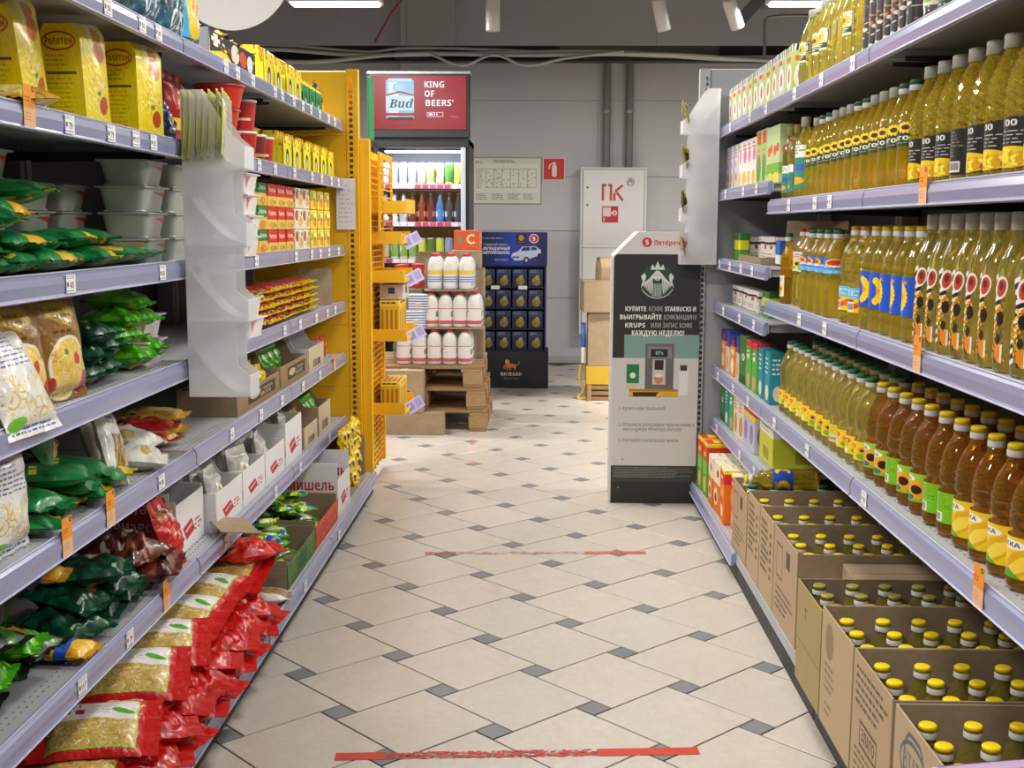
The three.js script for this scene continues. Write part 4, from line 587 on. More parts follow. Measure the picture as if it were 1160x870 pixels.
A.dispY = art(90, 110, (g, w, h) => { fill(g, '#f3e312', 0, 0, w, h); g.fillStyle = '#1e1c0e'; g.beginPath(); g.ellipse(44, 70, 17, 28, 0, 0, 7); g.fill(); oval(g, '#d8d4c0', 44, 76, 10, 18); speckle(g, w, 40, 10, ['#e0b818', '#7a9a1c', '#c84a1c'], 3, 8); });
A.dispYSide = art(90, 110, (g, w, h) => { fill(g, '#e8d90f', 0, 0, w, h); for (let k = 0; k < 5; k++) fill(g, '#c7b810', 12 + k * 15, 8, 3, 96); });
A.dispGreen = art(90, 110, (g, w, h) => { fill(g, '#128a50', 0, 0, w, h); g.fillStyle = '#0c4a2c'; g.beginPath(); g.ellipse(44, 66, 18, 30, 0, 0, 7); g.fill(); oval(g, '#c8d8b8', 44, 80, 10, 14); fill(g, '#eae24a', 0, 0, w, 14); });
A.cupRed = art(200, 100, (g, w, h) => { fill(g, '#c8201c', 0, 0, w, h); fill(g, '#f0c81e', 20, 38, 90, 30); txt(g, 'Роллтон', 66, 54, 24, '#8f1410', { max: 80 }); speckle(g, w, h, 16, ['#e8dcc0', '#f2a020', '#8a0f0c'], 2, 7); fill(g, '#c02018', 120, 0, 80, h); fill(g, '#efe6d4', 130, 60, 60, 10); });
A.cupBrown = art(200, 100, (g, w, h) => { fill(g, '#7a1c1a', 0, 0, w, h); txt(g, 'Роллтон', 70, 40, 22, '#f0e4d0', { max: 80 }); fill(g, '#e8a42a', 0, 66, w, 12); oval(g, '#d8602a', 70, 90, 40, 10); });
A.tubPink = art(160, 60, (g, w, h) => { fill(g, '#efecea', 0, 0, w, h); for (let k = 0; k < 5; k++) poly(g, '#c86a86', [[k * 32 + 4, 8], [k * 32 + 22, 6], [k * 32 + 14, 46]]); });
A.tubRed = art(160, 60, (g, w, h) => { fill(g, '#a4aba3', 0, 0, w, h); poly(g, '#b8281e', [[118, 12], [146, 8], [138, 44]]); poly(g, '#b8281e', [[24, 14], [40, 12], [34, 36]]); });
A.priceSign = art(200, 150, (g, w, h) => { g.translate(w, h); g.rotate(Math.PI); fill(g, '#f0eeec', 0, 0, w, h); g.fillStyle = '#c3272c'; g.beginPath(); g.roundRect(10, 8, 180, 134, 14); g.fill(); txt(g, 'Красная', 100, 50, 46, '#f6ecec', { max: 160 }); txt(g, 'цена', 84, 102, 46, '#f6ecec', { max: 110 }); poly(g, '#f6ecec', [[150, 92], [164, 112], [178, 92], [168, 92], [168, 80], [160, 80], [160, 92]]); });
A.vermi = art(260, 150, (g, w, h) => { fill(g, '#e4e4e8', 0, 0, w, h); txt(g, 'Вермишель', 140, 60, 40, '#c02830', { max: 220 }); strokes(g, 44, 88, 190, 1, 12, '#c8606a', .5); });
A.torn = art(120, 150, (g, w, h) => { fill(g, '#ececee', 0, 0, w, h); g.save(); g.translate(52, 92); g.rotate(-.35); g.fillStyle = '#c22a34'; g.fillRect(-20, -20, 40, 42); g.restore(); txt(g, 'цена', 52, 88, 13, '#fff', { rot: -.35 }); strokes(g, 78, 78, 34, 3, 13, '#d06a72', .5); });
A.orangeFront = art(150, 80, (g, w, h) => { fill(g, '#d2502a', 0, 0, w, h); speckle(g, w, h, 30, ['#e0683a', '#b83c1c'], 3, 8); strokes(g, 30, 26, 90, 3, 10, '#a83418', .4); });
A.kraftPrint = art(180, 110, (g, w, h) => { fill(g, '#9a7a52', 0, 0, w, h); fill(g, '#3a3024', 40, 20, 120, 62); oval(g, '#cbb48c', 70, 50, 20, 18); txt(g, 'С ТЕКА', 118, 42, 18, '#cbb48c', { max: 60 }); strokes(g, 92, 58, 60, 2, 10, '#cbb48c', .5); });
A.kraftWindow = art(120, 120, (g, w, h) => { fill(g, '#cdbf9e', 0, 0, w, h); fill(g, '#5b4a32', 34, 70, 56, 34); strokes(g, 38, 76, 46, 3, 9, '#cdbf9e', .5); });
A.greenBoxFront = art(150, 80, (g, w, h) => { fill(g, '#4d7a34', 0, 0, w, h); speckle(g, w, h, 30, ['#5f8c42', '#3c662a'], 3, 8); fill(g, '#2f5a20', 50, 18, 50, 44); });
A.sachet = art(90, 120, (g, w, h) => { fill(g, '#b8b49c', 0, 0, w, h); g.strokeStyle = '#c6cc3e'; g.lineWidth = 7; g.strokeRect(2, 2, w - 4, h - 4); strokes(g, 20, 24, 50, 6, 12, '#8c8a70', .3); });
A.spice = art(90, 120, (g, w, h) => { fill(g, '#7a7c24', 0, 0, w, h); fill(g, '#c8cc3a', 0, 0, w, 20); speckle(g, w, h, 30, ['#3a2a14', '#a8a42c', '#5a3a1c'], 4, 12); });
A.spiceBrown = art(90, 120, (g, w, h) => { fill(g, '#a87a4a', 0, 0, w, h); speckle(g, w, h, 30, ['#caa070', '#5a3a1c', '#8c4a2a'], 4, 12); fill(g, '#e8e2d4', 0, 0, w, 16); });
A.paperSign = art(60, 150, (g, w, h) => { fill(g, '#e9e9ee', 0, 0, w, h); strokes(g, 8, 20, 44, 9, 13, '#c9c9d2', .3); });

// ---- soft packs
const BAG = {};
function bagProto(key, w, h, t, rect, o = {}) {
  const vs = []; for (let k = 1; k <= (o.n || 3); k++) vs.push(proto('bag_' + key + k, g => { const q = pillow(w, h, t, rect, { ...o, seed: k * 13 + key.length * 7 }); part(g, 'bag_body', q.body, M.film); for (const e of q.seals) part(g, 'end_seal', e, M.film); }));
  BAG[key] = vs; BAG[key].t = t; return vs;
}
bagProto('greenPasta', .15, .23, .05, A.greenPasta, { back: A.greenPasta2 }); bagProto('greenPasta2', .13, .21, .045, A.greenPasta2, { back: A.greenPasta });
bagProto('greenDark', .125, .17, .052, A.greenDark, { lump: .28, crease: .08 }); bagProto('lime', .12, .17, .052, A.lime, { lump: .28, crease: .08 }); bagProto('limeBlack', .14, .2, .05, A.limeBlack, { lump: .25 });
bagProto('brownPasta', .20, .225, .07, A.brownPasta, { lump: .1 }); bagProto('whiteNoodle', .18, .22, .06, A.whiteNoodle, { lump: .15 }); bagProto('spaghetti', .13, .24, .05, A.spaghetti, { gather: .25 });
bagProto('whiteBag', .15, .19, .055, A.whiteBag, { lump: .25 }); bagProto('redPack', .13, .17, .04, A.redPack, { lump: .2 }); bagProto('yellowPack', .13, .17, .035, A.yellowPack);
bagProto('redPasta', .20, .27, .060, A.redPasta, { back: A.redPasta2, lump: .1, seal: .035, nx: 20, ny: 22 }); bagProto('redPasta2', .15, .21, .055, A.redPasta2, { lump: .3, crease: .12, seal: .035, gather: .2 });
bagProto('brownFoil', .17, .22, .07, A.brownFoil, { lump: .35, crease: .14 }); bagProto('blueYellow', .10, .19, .04, A.blueYellow); bagProto('blueBag', .13, .15, .07, A.blueBag, { lump: .2 }); bagProto('redYellow', .13, .17, .06, A.redYellow);
bagProto('season', .085, .11, .024, A.season, { n: 4, nx: 10, ny: 12 }); bagProto('star', .06, .075, .02, A.starYellow, { n: 3, nx: 8, ny: 10, lump: .4 }); bagProto('choc', .13, .16, .05, A.choc, { lump: .3 });
bagProto('noodlePink', .118, .18, .036, A.noodlePink, { n: 2 }); bagProto('noodleOrange', .118, .18, .036, A.noodleOrange, { n: 2 }); bagProto('sachet', .085, .12, .012, A.sachet, { n: 2 }); bagProto('spice', .07, .11, .014, A.spice, { n: 2 }); bagProto('spiceBrown', .07, .11, .014, A.spiceBrown, { n: 2 });
bagProto('snackGreen', .17, .24, .07, A.snackGreen); bagProto('snackTeal', .19, .24, .075, A.snackTeal); bagProto('snackYellow', .13, .24, .06, A.snackYellow);
const names = { greenPasta: 'pasta_bag', greenPasta2: 'pasta_bag', greenDark: 'frozen_style_pack', lime: 'cereal_pack' };
// packs come to rest on what lies under them: a height field per shelf
const fields = {}, CELL = .013;
function cellsOf(o) {
  o.updateMatrixWorld(true); const lo = new Map(), hi = new Map(), v = new THREE.Vector3(); let min = 1e9;
  o.traverse(m => { if (!m.isMesh) return; const p = m.geometry.attributes.position; for (let i = 0; i < p.count; i++) { v.fromBufferAttribute(p, i).applyMatrix4(m.matrixWorld); min = Math.min(min, v.y); const k = Math.round(v.x / CELL) * 4096 + Math.round(v.z / CELL); if (!lo.has(k) || lo.get(k) > v.y) lo.set(k, v.y); if (!hi.has(k) || hi.get(k) < v.y) hi.set(k, v.y); } });
  return { lo, hi, min };
}
function settle(o, key, base, sink = .003) {
  const f = fields[key] || (fields[key] = new Map()), c = cellsOf(o), need = [];
  for (const [k, y] of c.lo) need.push((f.has(k) ? f.get(k) - sink : -1e3) - y);
  need.sort((p, q) => p - q);
  const up = Math.max(base - c.min, need[Math.floor(need.length * .84)]);   // soft packs give way at their edges
  o.position.y += up; o.updateMatrixWorld(true);
  for (const [k, y] of c.hi) f.set(k, Math.max(f.get(k) ?? -1e9, y + up));
  return o;
}
function stamp(o, key) { const f = fields[key] || (fields[key] = new Map()); for (const [k, y] of cellsOf(o).hi) f.set(k, Math.max(f.get(k) ?? -1e9, y)); }
const shelfUnder = y => { let best = ['G', .105]; for (const e of Object.entries(LY)) if (e[1] - DECK <= y + .012 && e[1] > best[1]) best = e; return best; };
const floorOf = (y, floor) => shelfUnder(y)[1] - DECK + .0012 + (floor || 0);
// a pack standing up, leaning back by lean; y is the surface it stands on
function stand(key, name, label, group, x, y, z, { turn = LFACE, lean = -.12, roll = 0, s = 1, k } = {}) {
  const p = BAG[key][k ?? Math.floor(rnd() * BAG[key].length)]; const bb = new THREE.Box3().setFromObject(p);
  const h = (bb.max.y - bb.min.y) * s / 2;
  const o = put(p, name, label, 'bag', group, x, y + h * Math.cos(lean) * Math.max(.6, Math.cos(roll)) + .004, z, turn, lean, roll, s);
  const b = cellsOf(o); o.position.y += y + .0008 - b.min; stamp(o, 'L' + shelfUnder(y)[0]); return o;
}
// a pack lying flat, its top end pointing along turn; y is the surface under it
function lie(key, name, label, group, x, y, z, { turn = LFACE, pitch = 0, roll = 0, s = 1, k, face = 1, floor = 0, field, side = 0 } = {}) {
  const p = BAG[key][k ?? Math.floor(rnd() * BAG[key].length)];
  const o = put(p, name, label, 'bag', group, x, y + BAG[key].t * s * .5, z, turn, face * (-Math.PI / 2) + pitch, roll, s);
  if (side) o.quaternion.multiply(new THREE.Quaternion().setFromAxisAngle(new THREE.Vector3(0, 1, 0), -side));
  return settle(o, field || 'L' + shelfUnder(y)[0], floorOf(y, floor), Math.min(.012, BAG[key].t * s * .16));
}
const yl = k => LY[k] - DECK + .001;
// ---- shelf A: snacks, display trays, soup boxes
[['snackGreen', 2.62, 0], ['snackGreen', 2.80, .1], ['snackTeal', 3.00, -.1], ['snackTeal', 3.20, .05], ['snackYellow', 3.38, 0]].forEach(([k, d, r]) => stand(k, 'snack_bag', k === 'snackYellow' ? 'blue and yellow snack pack with a red corner on the top pasta shelf' : k === 'snackTeal' ? 'teal snack bag with white lettering on the top pasta shelf' : 'dark green snack bag with an oval food picture on the top pasta shelf', k === 'snackYellow' ? undefined : k + ' bags on the top pasta shelf', LX - .045, yl('A'), -d, { roll: r * .3, turn: LFACE + rr(-.15, .15), lean: -.1 }));
[['snackTeal', 2.42], ['snackGreen', 2.22]].forEach(([k, d]) => stand(k, 'snack_bag', k === 'snackTeal' ? 'teal snack bag with white lettering on the top pasta shelf' : 'dark green snack bag with an oval food picture on the top pasta shelf', k + ' bags on the top pasta shelf', LX - .045, yl('A'), -d));
// open display trays and cartons: panels of card around a floor, front looks to +z before turning
function openTray(name, label, w, h, d, pos, turn, mats, { front = h, back = h, sideF = h, t = .004, rect, group, sideRect, cat = 'carton', backRect, flap } = {}) {
  const g = thing(name, label, cat, pos, turn, group), m = mats.body, fm = rect ? M.paper : m;
  part(g, 'carton_floor', cbox(w - .002, t, d - .002, .0006), m);
  part(g, 'front_panel', cbox(w, front, t, .0008, rect ? { all: mats.card || A.kraftWindow, front: rect } : {}), fm, [0, 0, d / 2 - t / 2]);
  part(g, 'back_panel', cbox(w, back, t, .0008, backRect ? { all: backRect } : {}), backRect ? M.paper : mats.back || m, [0, 0, -d / 2 + t / 2]);
  for (const s of [-1, 1]) {
    if (sideF === h) part(g, 'side_panel', cbox(t, h, d - 2 * t, .0008, sideRect ? { all: sideRect } : {}), sideRect ? M.paper : m, [s * (w / 2 - t / 2), 0, 0]);
    else part(g, 'side_panel', extrude([[0, 0], [d - 2 * t, 0], [d - 2 * t, back], [(d - 2 * t) * .55, back], [(d - 2 * t) * .3, sideF], [0, sideF]], t).rotateY(Math.PI / 2).translate(-t / 2, 0, d / 2 - t), m, [s * (w / 2 - t / 2), 0, 0]);
  }
  return g;
}
{
  const d0 = 3.86; openTray('display_tray', 'grey cardboard display tray of brown sweets on the top pasta shelf', .56, .10, .2, [LX - .13, yl('A'), -d0], LFACE, { body: M.greyCard, card: A.trayFront }, { rect: A.trayFront, front: .095, back: .12 });
  for (let k = 0; k < 5; k++) lie('choc', 'sweet_bag', 'dark brown foil sweet bag in the grey display tray', 'sweet bags in the grey tray', LX - .12 + rr(-.02, .02), yl('A') + .055 + (k % 2) * .045, -(3.66 + k * .11), { turn: LFACE + rr(-.4, .4), pitch: rr(-.2, .3), roll: rr(-.2, .2), floor: .06 });
  const wedge = (fr, sd, w, h, d) => { const g = extrude([[-d / 2, 0], [d / 2, 0], [d / 2, h * .62], [d * .1, h], [-d / 2, h]], w).rotateY(-Math.PI / 2).translate(w / 2, 0, 0); return g; };
  const dispBox = (fr, sd, w, h, d) => proto('disp' + fr.u0 + fr.v0 + w, g => { part(g, 'front_panel', cbox(w, h * .8, .003, .0006, { all: fr }), M.paper, [0, 0, d / 2]); part(g, 'carton_body', cbox(w, h * .55, d - .01, .001, { all: sd }), M.paper, [0, 0, 0]); part(g, 'back_panel', cbox(w, h, .003, .0006, { all: sd }), M.paper, [0, 0, -d / 2 + .004]); for (let k = 0; k < 3; k++) part(g, 'sachet', cbox(w * .24, h * .9, d * .6, .004, { all: fr }), M.film, [(k - 1) * w * .28, .004, 0]); });
  [4.30, 4.45, 4.66, 4.80].forEach(d => put(dispBox(A.dispY, A.dispYSide, .13, .16, .12), 'soup_display_box', 'yellow soup sachet display box on the top pasta shelf', 'box', 'yellow soup boxes on the top pasta shelf', LX - .08, yl('A'), -d, LFACE));
  [4.96, 5.10, 5.24].forEach(d => put(dispBox(A.dispGreen, A.dispGreen, .12, .125, .11), 'soup_display_box', 'green soup sachet display box on the top pasta shelf', 'box', 'green soup boxes on the top pasta shelf', LX - .075, yl('A'), -d, LFACE));
  [4.36, 4.52].forEach((d, k) => stand('greenDark', 'seasoning_bag', 'dark green seasoning bag behind the yellow soup boxes', 'seasoning bags behind the yellow soup boxes', LX - .19, yl('A'), -d, { lean: -.1 }));
  [4.74, 4.9, 5.36].forEach((d, k) => stand('spiceBrown', 'spice_bag', 'small brown spice bag on the top pasta shelf near the yellow panel', 'brown spice bags on the top pasta shelf', LX - .15, yl('A'), -d, { s: 1.5, roll: .1 }));
  stand('choc', 'sweet_bag', 'brown crinkled bag at the end of the top pasta shelf by the yellow panel', undefined, LX - .08, yl('A') + .0, -5.5, { roll: .5, s: .9 });
  // shelf B right part
  [4.58, 4.76, 4.96, 5.16, 5.34, 5.52].forEach((d, k) => put(dispBox(A.dispY, A.dispYSide, .14, .155, .12), 'bouillon_display_box', 'yellow bouillon display box with dark oval windows on the second pasta shelf', 'box', 'yellow bouillon boxes on the second pasta shelf', LX - .08, yl('B'), -d, LFACE));
}
// ---- shelf B: yellow noodle packs, tubs, cups
{
  const rp = proto('rollpack', g => part(g, 'pack_body', pouch(.14, .225, .10, A.rollFront, A.roll, { seed: 4, top: .045, crimp: .62, soft: .6 }), M.film));
  [[2.99, -.95, 0, -.02], [2.74, -.99, 0, -.12], [2.50, -1.03, .0, -.30]].forEach(([d, x, ti, ro], k) => put(rp, 'noodle_pack', ['upright yellow noodle pack beside the blue bag on the second pasta shelf', 'yellow noodle pack standing between two others on the second pasta shelf', 'yellow noodle pack leaning over on the second pasta shelf'][k], 'pack', undefined, x - .075, yl('B') + .002, -d, LFACE - .15 + k * .1, ti, -ro)); scene.children.filter(o => /^noodle_pack/.test(o.name)).forEach(o => { o.position.y += yl('B') + .0015 - cellsOf(o).min; });
  [[2.84, -1.2], [2.58, -1.22], [2.3, -1.2]].forEach(([d, x]) => put(rp, 'noodle_pack', 'yellow noodle pack standing in the row behind on the second pasta shelf', 'pack', 'yellow noodle packs in the back row', x, yl('B') + .002, -d, LFACE + .1));
  lie('yellowPack', 'noodle_pack', 'yellow and brown noodle pack lying flat on the second pasta shelf', undefined, LX - .06, yl('B'), -2.28, { turn: .2, s: 1.25, pitch: .1 });
  lie('whiteNoodle', 'noodle_pack', 'white clear noodle pack lying on the second pasta shelf', undefined, LX - .07, yl('B'), -2.08, { turn: .3, s: .8 });
  stand('blueBag', 'sweet_bag', 'small dark blue bag with white lettering on the second pasta shelf', undefined, LX - .05, yl('B') - .01, -3.12, { lean: -.5 });
  stand('redYellow', 'snack_bag', 'red and yellow pack standing above the blue bag on the second pasta shelf', undefined, LX - .14, yl('B'), -3.16, { s: 1.3 });
  stand('redYellow', 'snack_bag', 'red and yellow pack behind the frosted dispenser on the second pasta shelf', undefined, LX - .1, yl('B'), -3.42, { s: 1.25, lean: 0 });
  const tub = (r, h, mat) => proto('tub' + r + h, g => { part(g, 'tub_body', lathe([[0, .002], [r * .74, 0], [r * .78, .004], [r * .97, h * .93], [r, h], [r * .9, h]], 28), M.redPlastic); part(g, 'tub_lid', lathe([[0, h * 1.0], [r * .95, h * 1.0], [r * 1.04, h * 1.0], [r * 1.04, h * .93], [r * .99, h * .92]], 28), std(lin(.55, .04, .03), .4)); });
  [3.70, 3.84].forEach((d, q) => { let y = yl('B'); for (const [r, h] of q ? [[.062, .066], [.062, .066]] : [[.062, .07], [.062, .066], [.078, .072]]) { put(tub(r, h), 'noodle_tub', q ? 'red noodle tub in the stack behind on the second pasta shelf' : r > .07 ? 'wide red noodle tub on top of its stack on the second pasta shelf' : 'red noodle tub stacked under the wide red tub', 'tub', q ? 'red tubs in the back stack' : r > .07 ? undefined : 'red tubs under the wide one', LX - .04 - q * .18, y, -d); y += h + .002; } });
  stand('greenDark', 'soup_pack', 'dark green soup pack behind the red tubs on the second pasta shelf', undefined, LX - .2, yl('B'), -4.0, { s: 1.1 });
  const cup = (key, rect, r, h) => proto('cup' + key, g => { part(g, 'cup_body', lathe([[0, .002], [r * .76, 0], [r * .78, .004], [r, h], [r * .96, h]], 24), M.redPlastic); part(g, 'cup_label', ruv(new THREE.CylinderGeometry(r * .985, r * .80, h * .86, 24, 1, true).translate(0, h * .5, 0), rect), M.gloss); part(g, 'cup_lid', lathe([[0, h + .004], [r * .94, h + .004], [r * 1.05, h + .003], [r * 1.05, h - .004], [r, h - .005]], 24), M.whitePlastic); });
  for (const [d, key, rect, n] of [[4.10, 'red', A.cupRed, 2], [4.24, 'brown', A.cupBrown, 1], [4.36, 'red', A.cupRed, 1]]) { let y = yl('B'); for (let k = 0; k < n; k++) { put(cup(key, rect, .048, .10), 'noodle_cup', key === 'brown' ? 'maroon noodle cup beside the red cups on the second pasta shelf' : n === 2 ? 'red paper noodle cup in a stack of two on the second pasta shelf' : 'single red paper noodle cup beside the maroon cup', 'cup', key === 'red' && n === 2 ? 'stacked red noodle cups' : undefined, LX - .07, y, -d, LFACE - .3); y += .106; } }
  for (const d of [4.12, 4.28]) put(cup('brown', A.cupBrown, .048, .10), 'noodle_cup', 'maroon noodle cup standing behind the red cups', 'cup', 'maroon cups in the back row', LX - .19, yl('B'), -d, LFACE);
}
// ---- white noodle trays, shared by shelves C and D
const trayProto = (key, rect) => proto('tray' + key, g => {
  const w = .17, d = .125, h = .062, wall = (a, b) => { const th = a * Math.PI * 2, c = Math.cos(th), s = Math.sin(th), e = .28, k = .82 + .18 * b; return [Math.sign(c) * Math.abs(c) ** e * w / 2 * k, b * h, Math.sign(s) * Math.abs(s) ** e * d / 2 * k]; };
  part(g, 'tray_body', grid(40, 4, (a, b) => wall(1 - a, b), { u0: rect.u0, u1: rect.u1, v0: rect.v0, v1: rect.v1 }), M.gloss);
  part(g, 'tray_lid', new RoundedBoxGeometry(w + .008, .006, d + .008, 1, .0028).translate(0, h, 0), key === 'red' ? std(lin(.36, .385, .37), .4) : M.whitePlastic);
  part(g, 'tray_base', new RoundedBoxGeometry(w * .82, .004, d * .82, 1, .0018).translate(0, .002, 0), M.whitePlastic);
});
const tRed = trayProto('red', A.tubRed), tPink = trayProto('pink', A.tubPink);
const trayStack = (p, n, x, y, d, turn, label, group) => { for (let k = 0; k < n; k++) put(p, 'noodle_tray', label, 'tray', group, x + rr(-.004, .004), y + k * .0665, -d + rr(-.004, .004), turn + rr(-.05, .05)); };
for (const [d, n, x] of [[2.36, 3, -1.25], [2.56, 4, -1.25], [2.76, 3, -1.24], [2.95, 3, -1.23]]) trayStack(tRed, n, x, yl('C'), d, LFACE, 'white noodle tray stacked behind the green pasta bags', 'noodle trays behind the green pasta bags');
trayStack(tRed, 4, LX - .10, yl('C'), 3.07, LFACE, 'white noodle tray in the stack by the frosted dispenser on the third pasta shelf', 'noodle trays by the dispenser');
trayStack(tRed, 4, LX - .10, yl('C'), 3.30, LFACE, 'white noodle tray in the stack hidden behind the frosted dispenser', 'noodle trays behind the dispenser');
trayStack(tPink, 4, LX - .03, yl('C'), 3.82, LFACE, 'white noodle tray with pink prints stacked beside the noodle boxes', 'pink-print noodle trays on the third pasta shelf');

trayStack(tPink, 2, LX - .12, yl('D'), 3.07, LFACE, 'white noodle tray beside the lime packs on the fourth pasta shelf', 'noodle trays beside the lime packs');
trayStack(tPink, 2, LX - .035, yl('D'), 3.86, LFACE, 'white noodle tray beside the pink noodle packs on the fourth pasta shelf', 'noodle trays beside the pink noodle packs');
// ---- shelf C: green pasta heap, noodle boxes
for (let k = 0; k < 9; k++) lie(k % 3 === 1 ? 'greenPasta2' : 'greenPasta', 'pasta_bag', 'green pasta bag in the bottom layer of the heap on the third pasta shelf', 'green pasta bags, bottom layer', LX - .13 + rr(-.01, .02), yl('C'), -(2.02 + k * .125), { turn: LFACE + rr(-.25, .25), roll: rr(-.12, .12), face: k % 2 ? 1 : -1 });
for (let k = 0; k < 6; k++) lie(k % 2 ? 'greenPasta2' : 'greenPasta', 'pasta_bag', 'green pasta bag lying in the second layer of the heap on the third pasta shelf', 'green pasta bags, second layer', LX - .14 + rr(-.03, .03), yl('C') + .046, -(2.06 + k * .14), { turn: LFACE + rr(-.5, .5), roll: rr(-.2, .2), pitch: rr(-.1, .15) });
for (let k = 0; k < 4; k++) lie('greenPasta', 'pasta_bag', 'green pasta bag on top of the heap on the third pasta shelf', 'green pasta bags, top of the heap', LX - .13 + rr(-.03, .03), yl('C') + .092, -(2.05 + k * .11), { turn: LFACE + rr(-.6, .6), roll: rr(-.2, .2), pitch: rr(-.1, .2) });
stand('redPack', 'pasta_bag', 'red pack half hidden behind the green pasta heap', undefined, LX - .26, yl('C') + .05, -2.13, { s: .9 });
{
  const bx = (key, r) => proto('nbox' + key, g => part(g, 'carton', cbox(.135, .082, .10, .0025, { all: r }), M.paper));
  const cols = [['green', A.boxGreen, 4.03, 'green-topped noodle box on the third pasta shelf'], ['green', A.boxGreen, 4.18, 'green-topped noodle box on the third pasta shelf'], ['red', A.boxRed, 4.33, 'red-topped noodle box on the third pasta shelf'], ['red', A.boxRed, 4.48, 'red-topped noodle box on the third pasta shelf'], ['red2', A.boxRed, 4.63, 'red-topped noodle box on the third pasta shelf'], ['white', A.boxWhite, 4.80, 'cream noodle box on the third pasta shelf'], ['white', A.boxWhite, 4.95, 'cream noodle box on the third pasta shelf'], ['yellow', A.boxYellow, 5.12, 'yellow noodle box on the third pasta shelf by the yellow panel'], ['yellow', A.boxYellow, 5.28, 'yellow noodle box on the third pasta shelf by the yellow panel'], ['yellow', A.boxYellow, 5.44, 'yellow noodle box on the third pasta shelf by the yellow panel']];
  for (const [k, r, d, label] of cols) for (let q = 0; q < 3; q++) put(bx(k, r), 'noodle_box', label.split(' on the')[0] + ', ' + ['bottom', 'middle', 'top'][q] + ' of the ' + ORD[cols.length - 1 - cols.findIndex(c => c[2] === d)] + ' column from the yellow panel', 'box', k.replace('2', '') + ' noodle boxes on the third pasta shelf', LX - .075, yl('C') + q * .084, -d + rr(-.003, .003), LFACE + rr(-.03, .03));
  const s = thing('paper_sign', 'blank pale paper sign clipped beside the noodle boxes at the yellow panel', 'sign', [-.93, 1.28, -5.63], .1); part(s, 'sheet', cbox(.09, .24, .0015, .0004, { all: A.paperSign }), M.paper);
}
// ---- shelf D
stand('brownPasta', 'pasta_bag', 'brown pasta bag with a round pasta picture beside the dark green packs', undefined, LX - .05, yl('D'), -2.40, { k: 0, lean: -.12, turn: LFACE - .15 });
stand('brownPasta', 'pasta_bag', 'brown pasta bag with a round pasta picture behind the white noodle bag', undefined, LX - .06, yl('D'), -2.22, { k: 1, lean: -.16, turn: LFACE - .2 });
stand('whiteNoodle', 'noodle_bag', 'white noodle bag with blue lettering sagging over the fourth pasta shelf edge', undefined, LX - .015, yl('D') - .02, -2.12, { lean: -.45, turn: LFACE - .1 });
stand('whiteNoodle', 'noodle_bag', 'upright white noodle bag with blue lettering on the fourth pasta shelf', undefined, LX - .08, yl('D'), -2.03, { lean: -.1 });
[[2.62, 0], [2.72, 0], [2.65, 1], [2.75, 1], [2.69, 2]].forEach(([d, q], k) => lie('greenDark', 'vegetable_pack', 'dark green pack with a mushroom print on the fourth pasta shelf', 'dark green packs on the fourth pasta shelf', LX - .11, yl('D') + q * .046, -d, { turn: LFACE + rr(-.3, .3), roll: rr(-.15, .15) }));
[[2.84, 0], [2.95, 0], [3.04, 0], [2.88, 1], [2.98, 1], [2.93, 2]].forEach(([d, q]) => lie('lime', 'vegetable_pack', 'lime green pack on the fourth pasta shelf', 'lime packs on the fourth pasta shelf', LX - .10, yl('D') + q * .047, -d, { turn: LFACE + rr(-.4, .4), roll: rr(-.2, .2), pitch: rr(-.05, .15) }));
[[2.7, 0], [2.86, 0], [2.78, 1], [2.9, 1], [3.0, 0]].forEach(([d, q]) => lie('yellowPack', 'rice_pack', 'brown and yellow pack at the back of the fourth pasta shelf', 'brown packs at the back of the fourth pasta shelf', LX - .29, yl('D') + q * .034 + .03 * (q > 0), -d, { turn: LFACE + rr(-.1, .1), s: 1.3 }));
for (let q = 0; q < 5; q++) for (let c = 0; c < 9; c++) { const or = (q === 4 && c % 2 === 0) || (c + q) % 4 === 0 || c > 6; lie(or ? 'noodleOrange' : 'noodlePink', 'noodle_pack', (or ? 'orange' : 'pink') + ' noodle pack with a yellow end, ' + ['bottom', 'second', 'third', 'fourth', 'top'][q] + ' layer on the fourth pasta shelf', (or ? 'orange' : 'pink') + ' noodle packs, ' + ['bottom', 'second', 'third', 'fourth', 'top'][q] + ' layer', LX - .095 + rr(-.008, .008), yl('D'), -(4.06 + c * .122), { turn: LFACE + rr(-.08, .08) }); }
{ const b = thing('cardboard_divider', 'upright piece of brown cardboard at the end of the fourth pasta shelf', 'cardboard', [LX - .08, yl('D'), -5.40]); part(b, 'sheet', cbox(.16, .17, .005, .001), M.kraft); b.rotation.y = .5; }
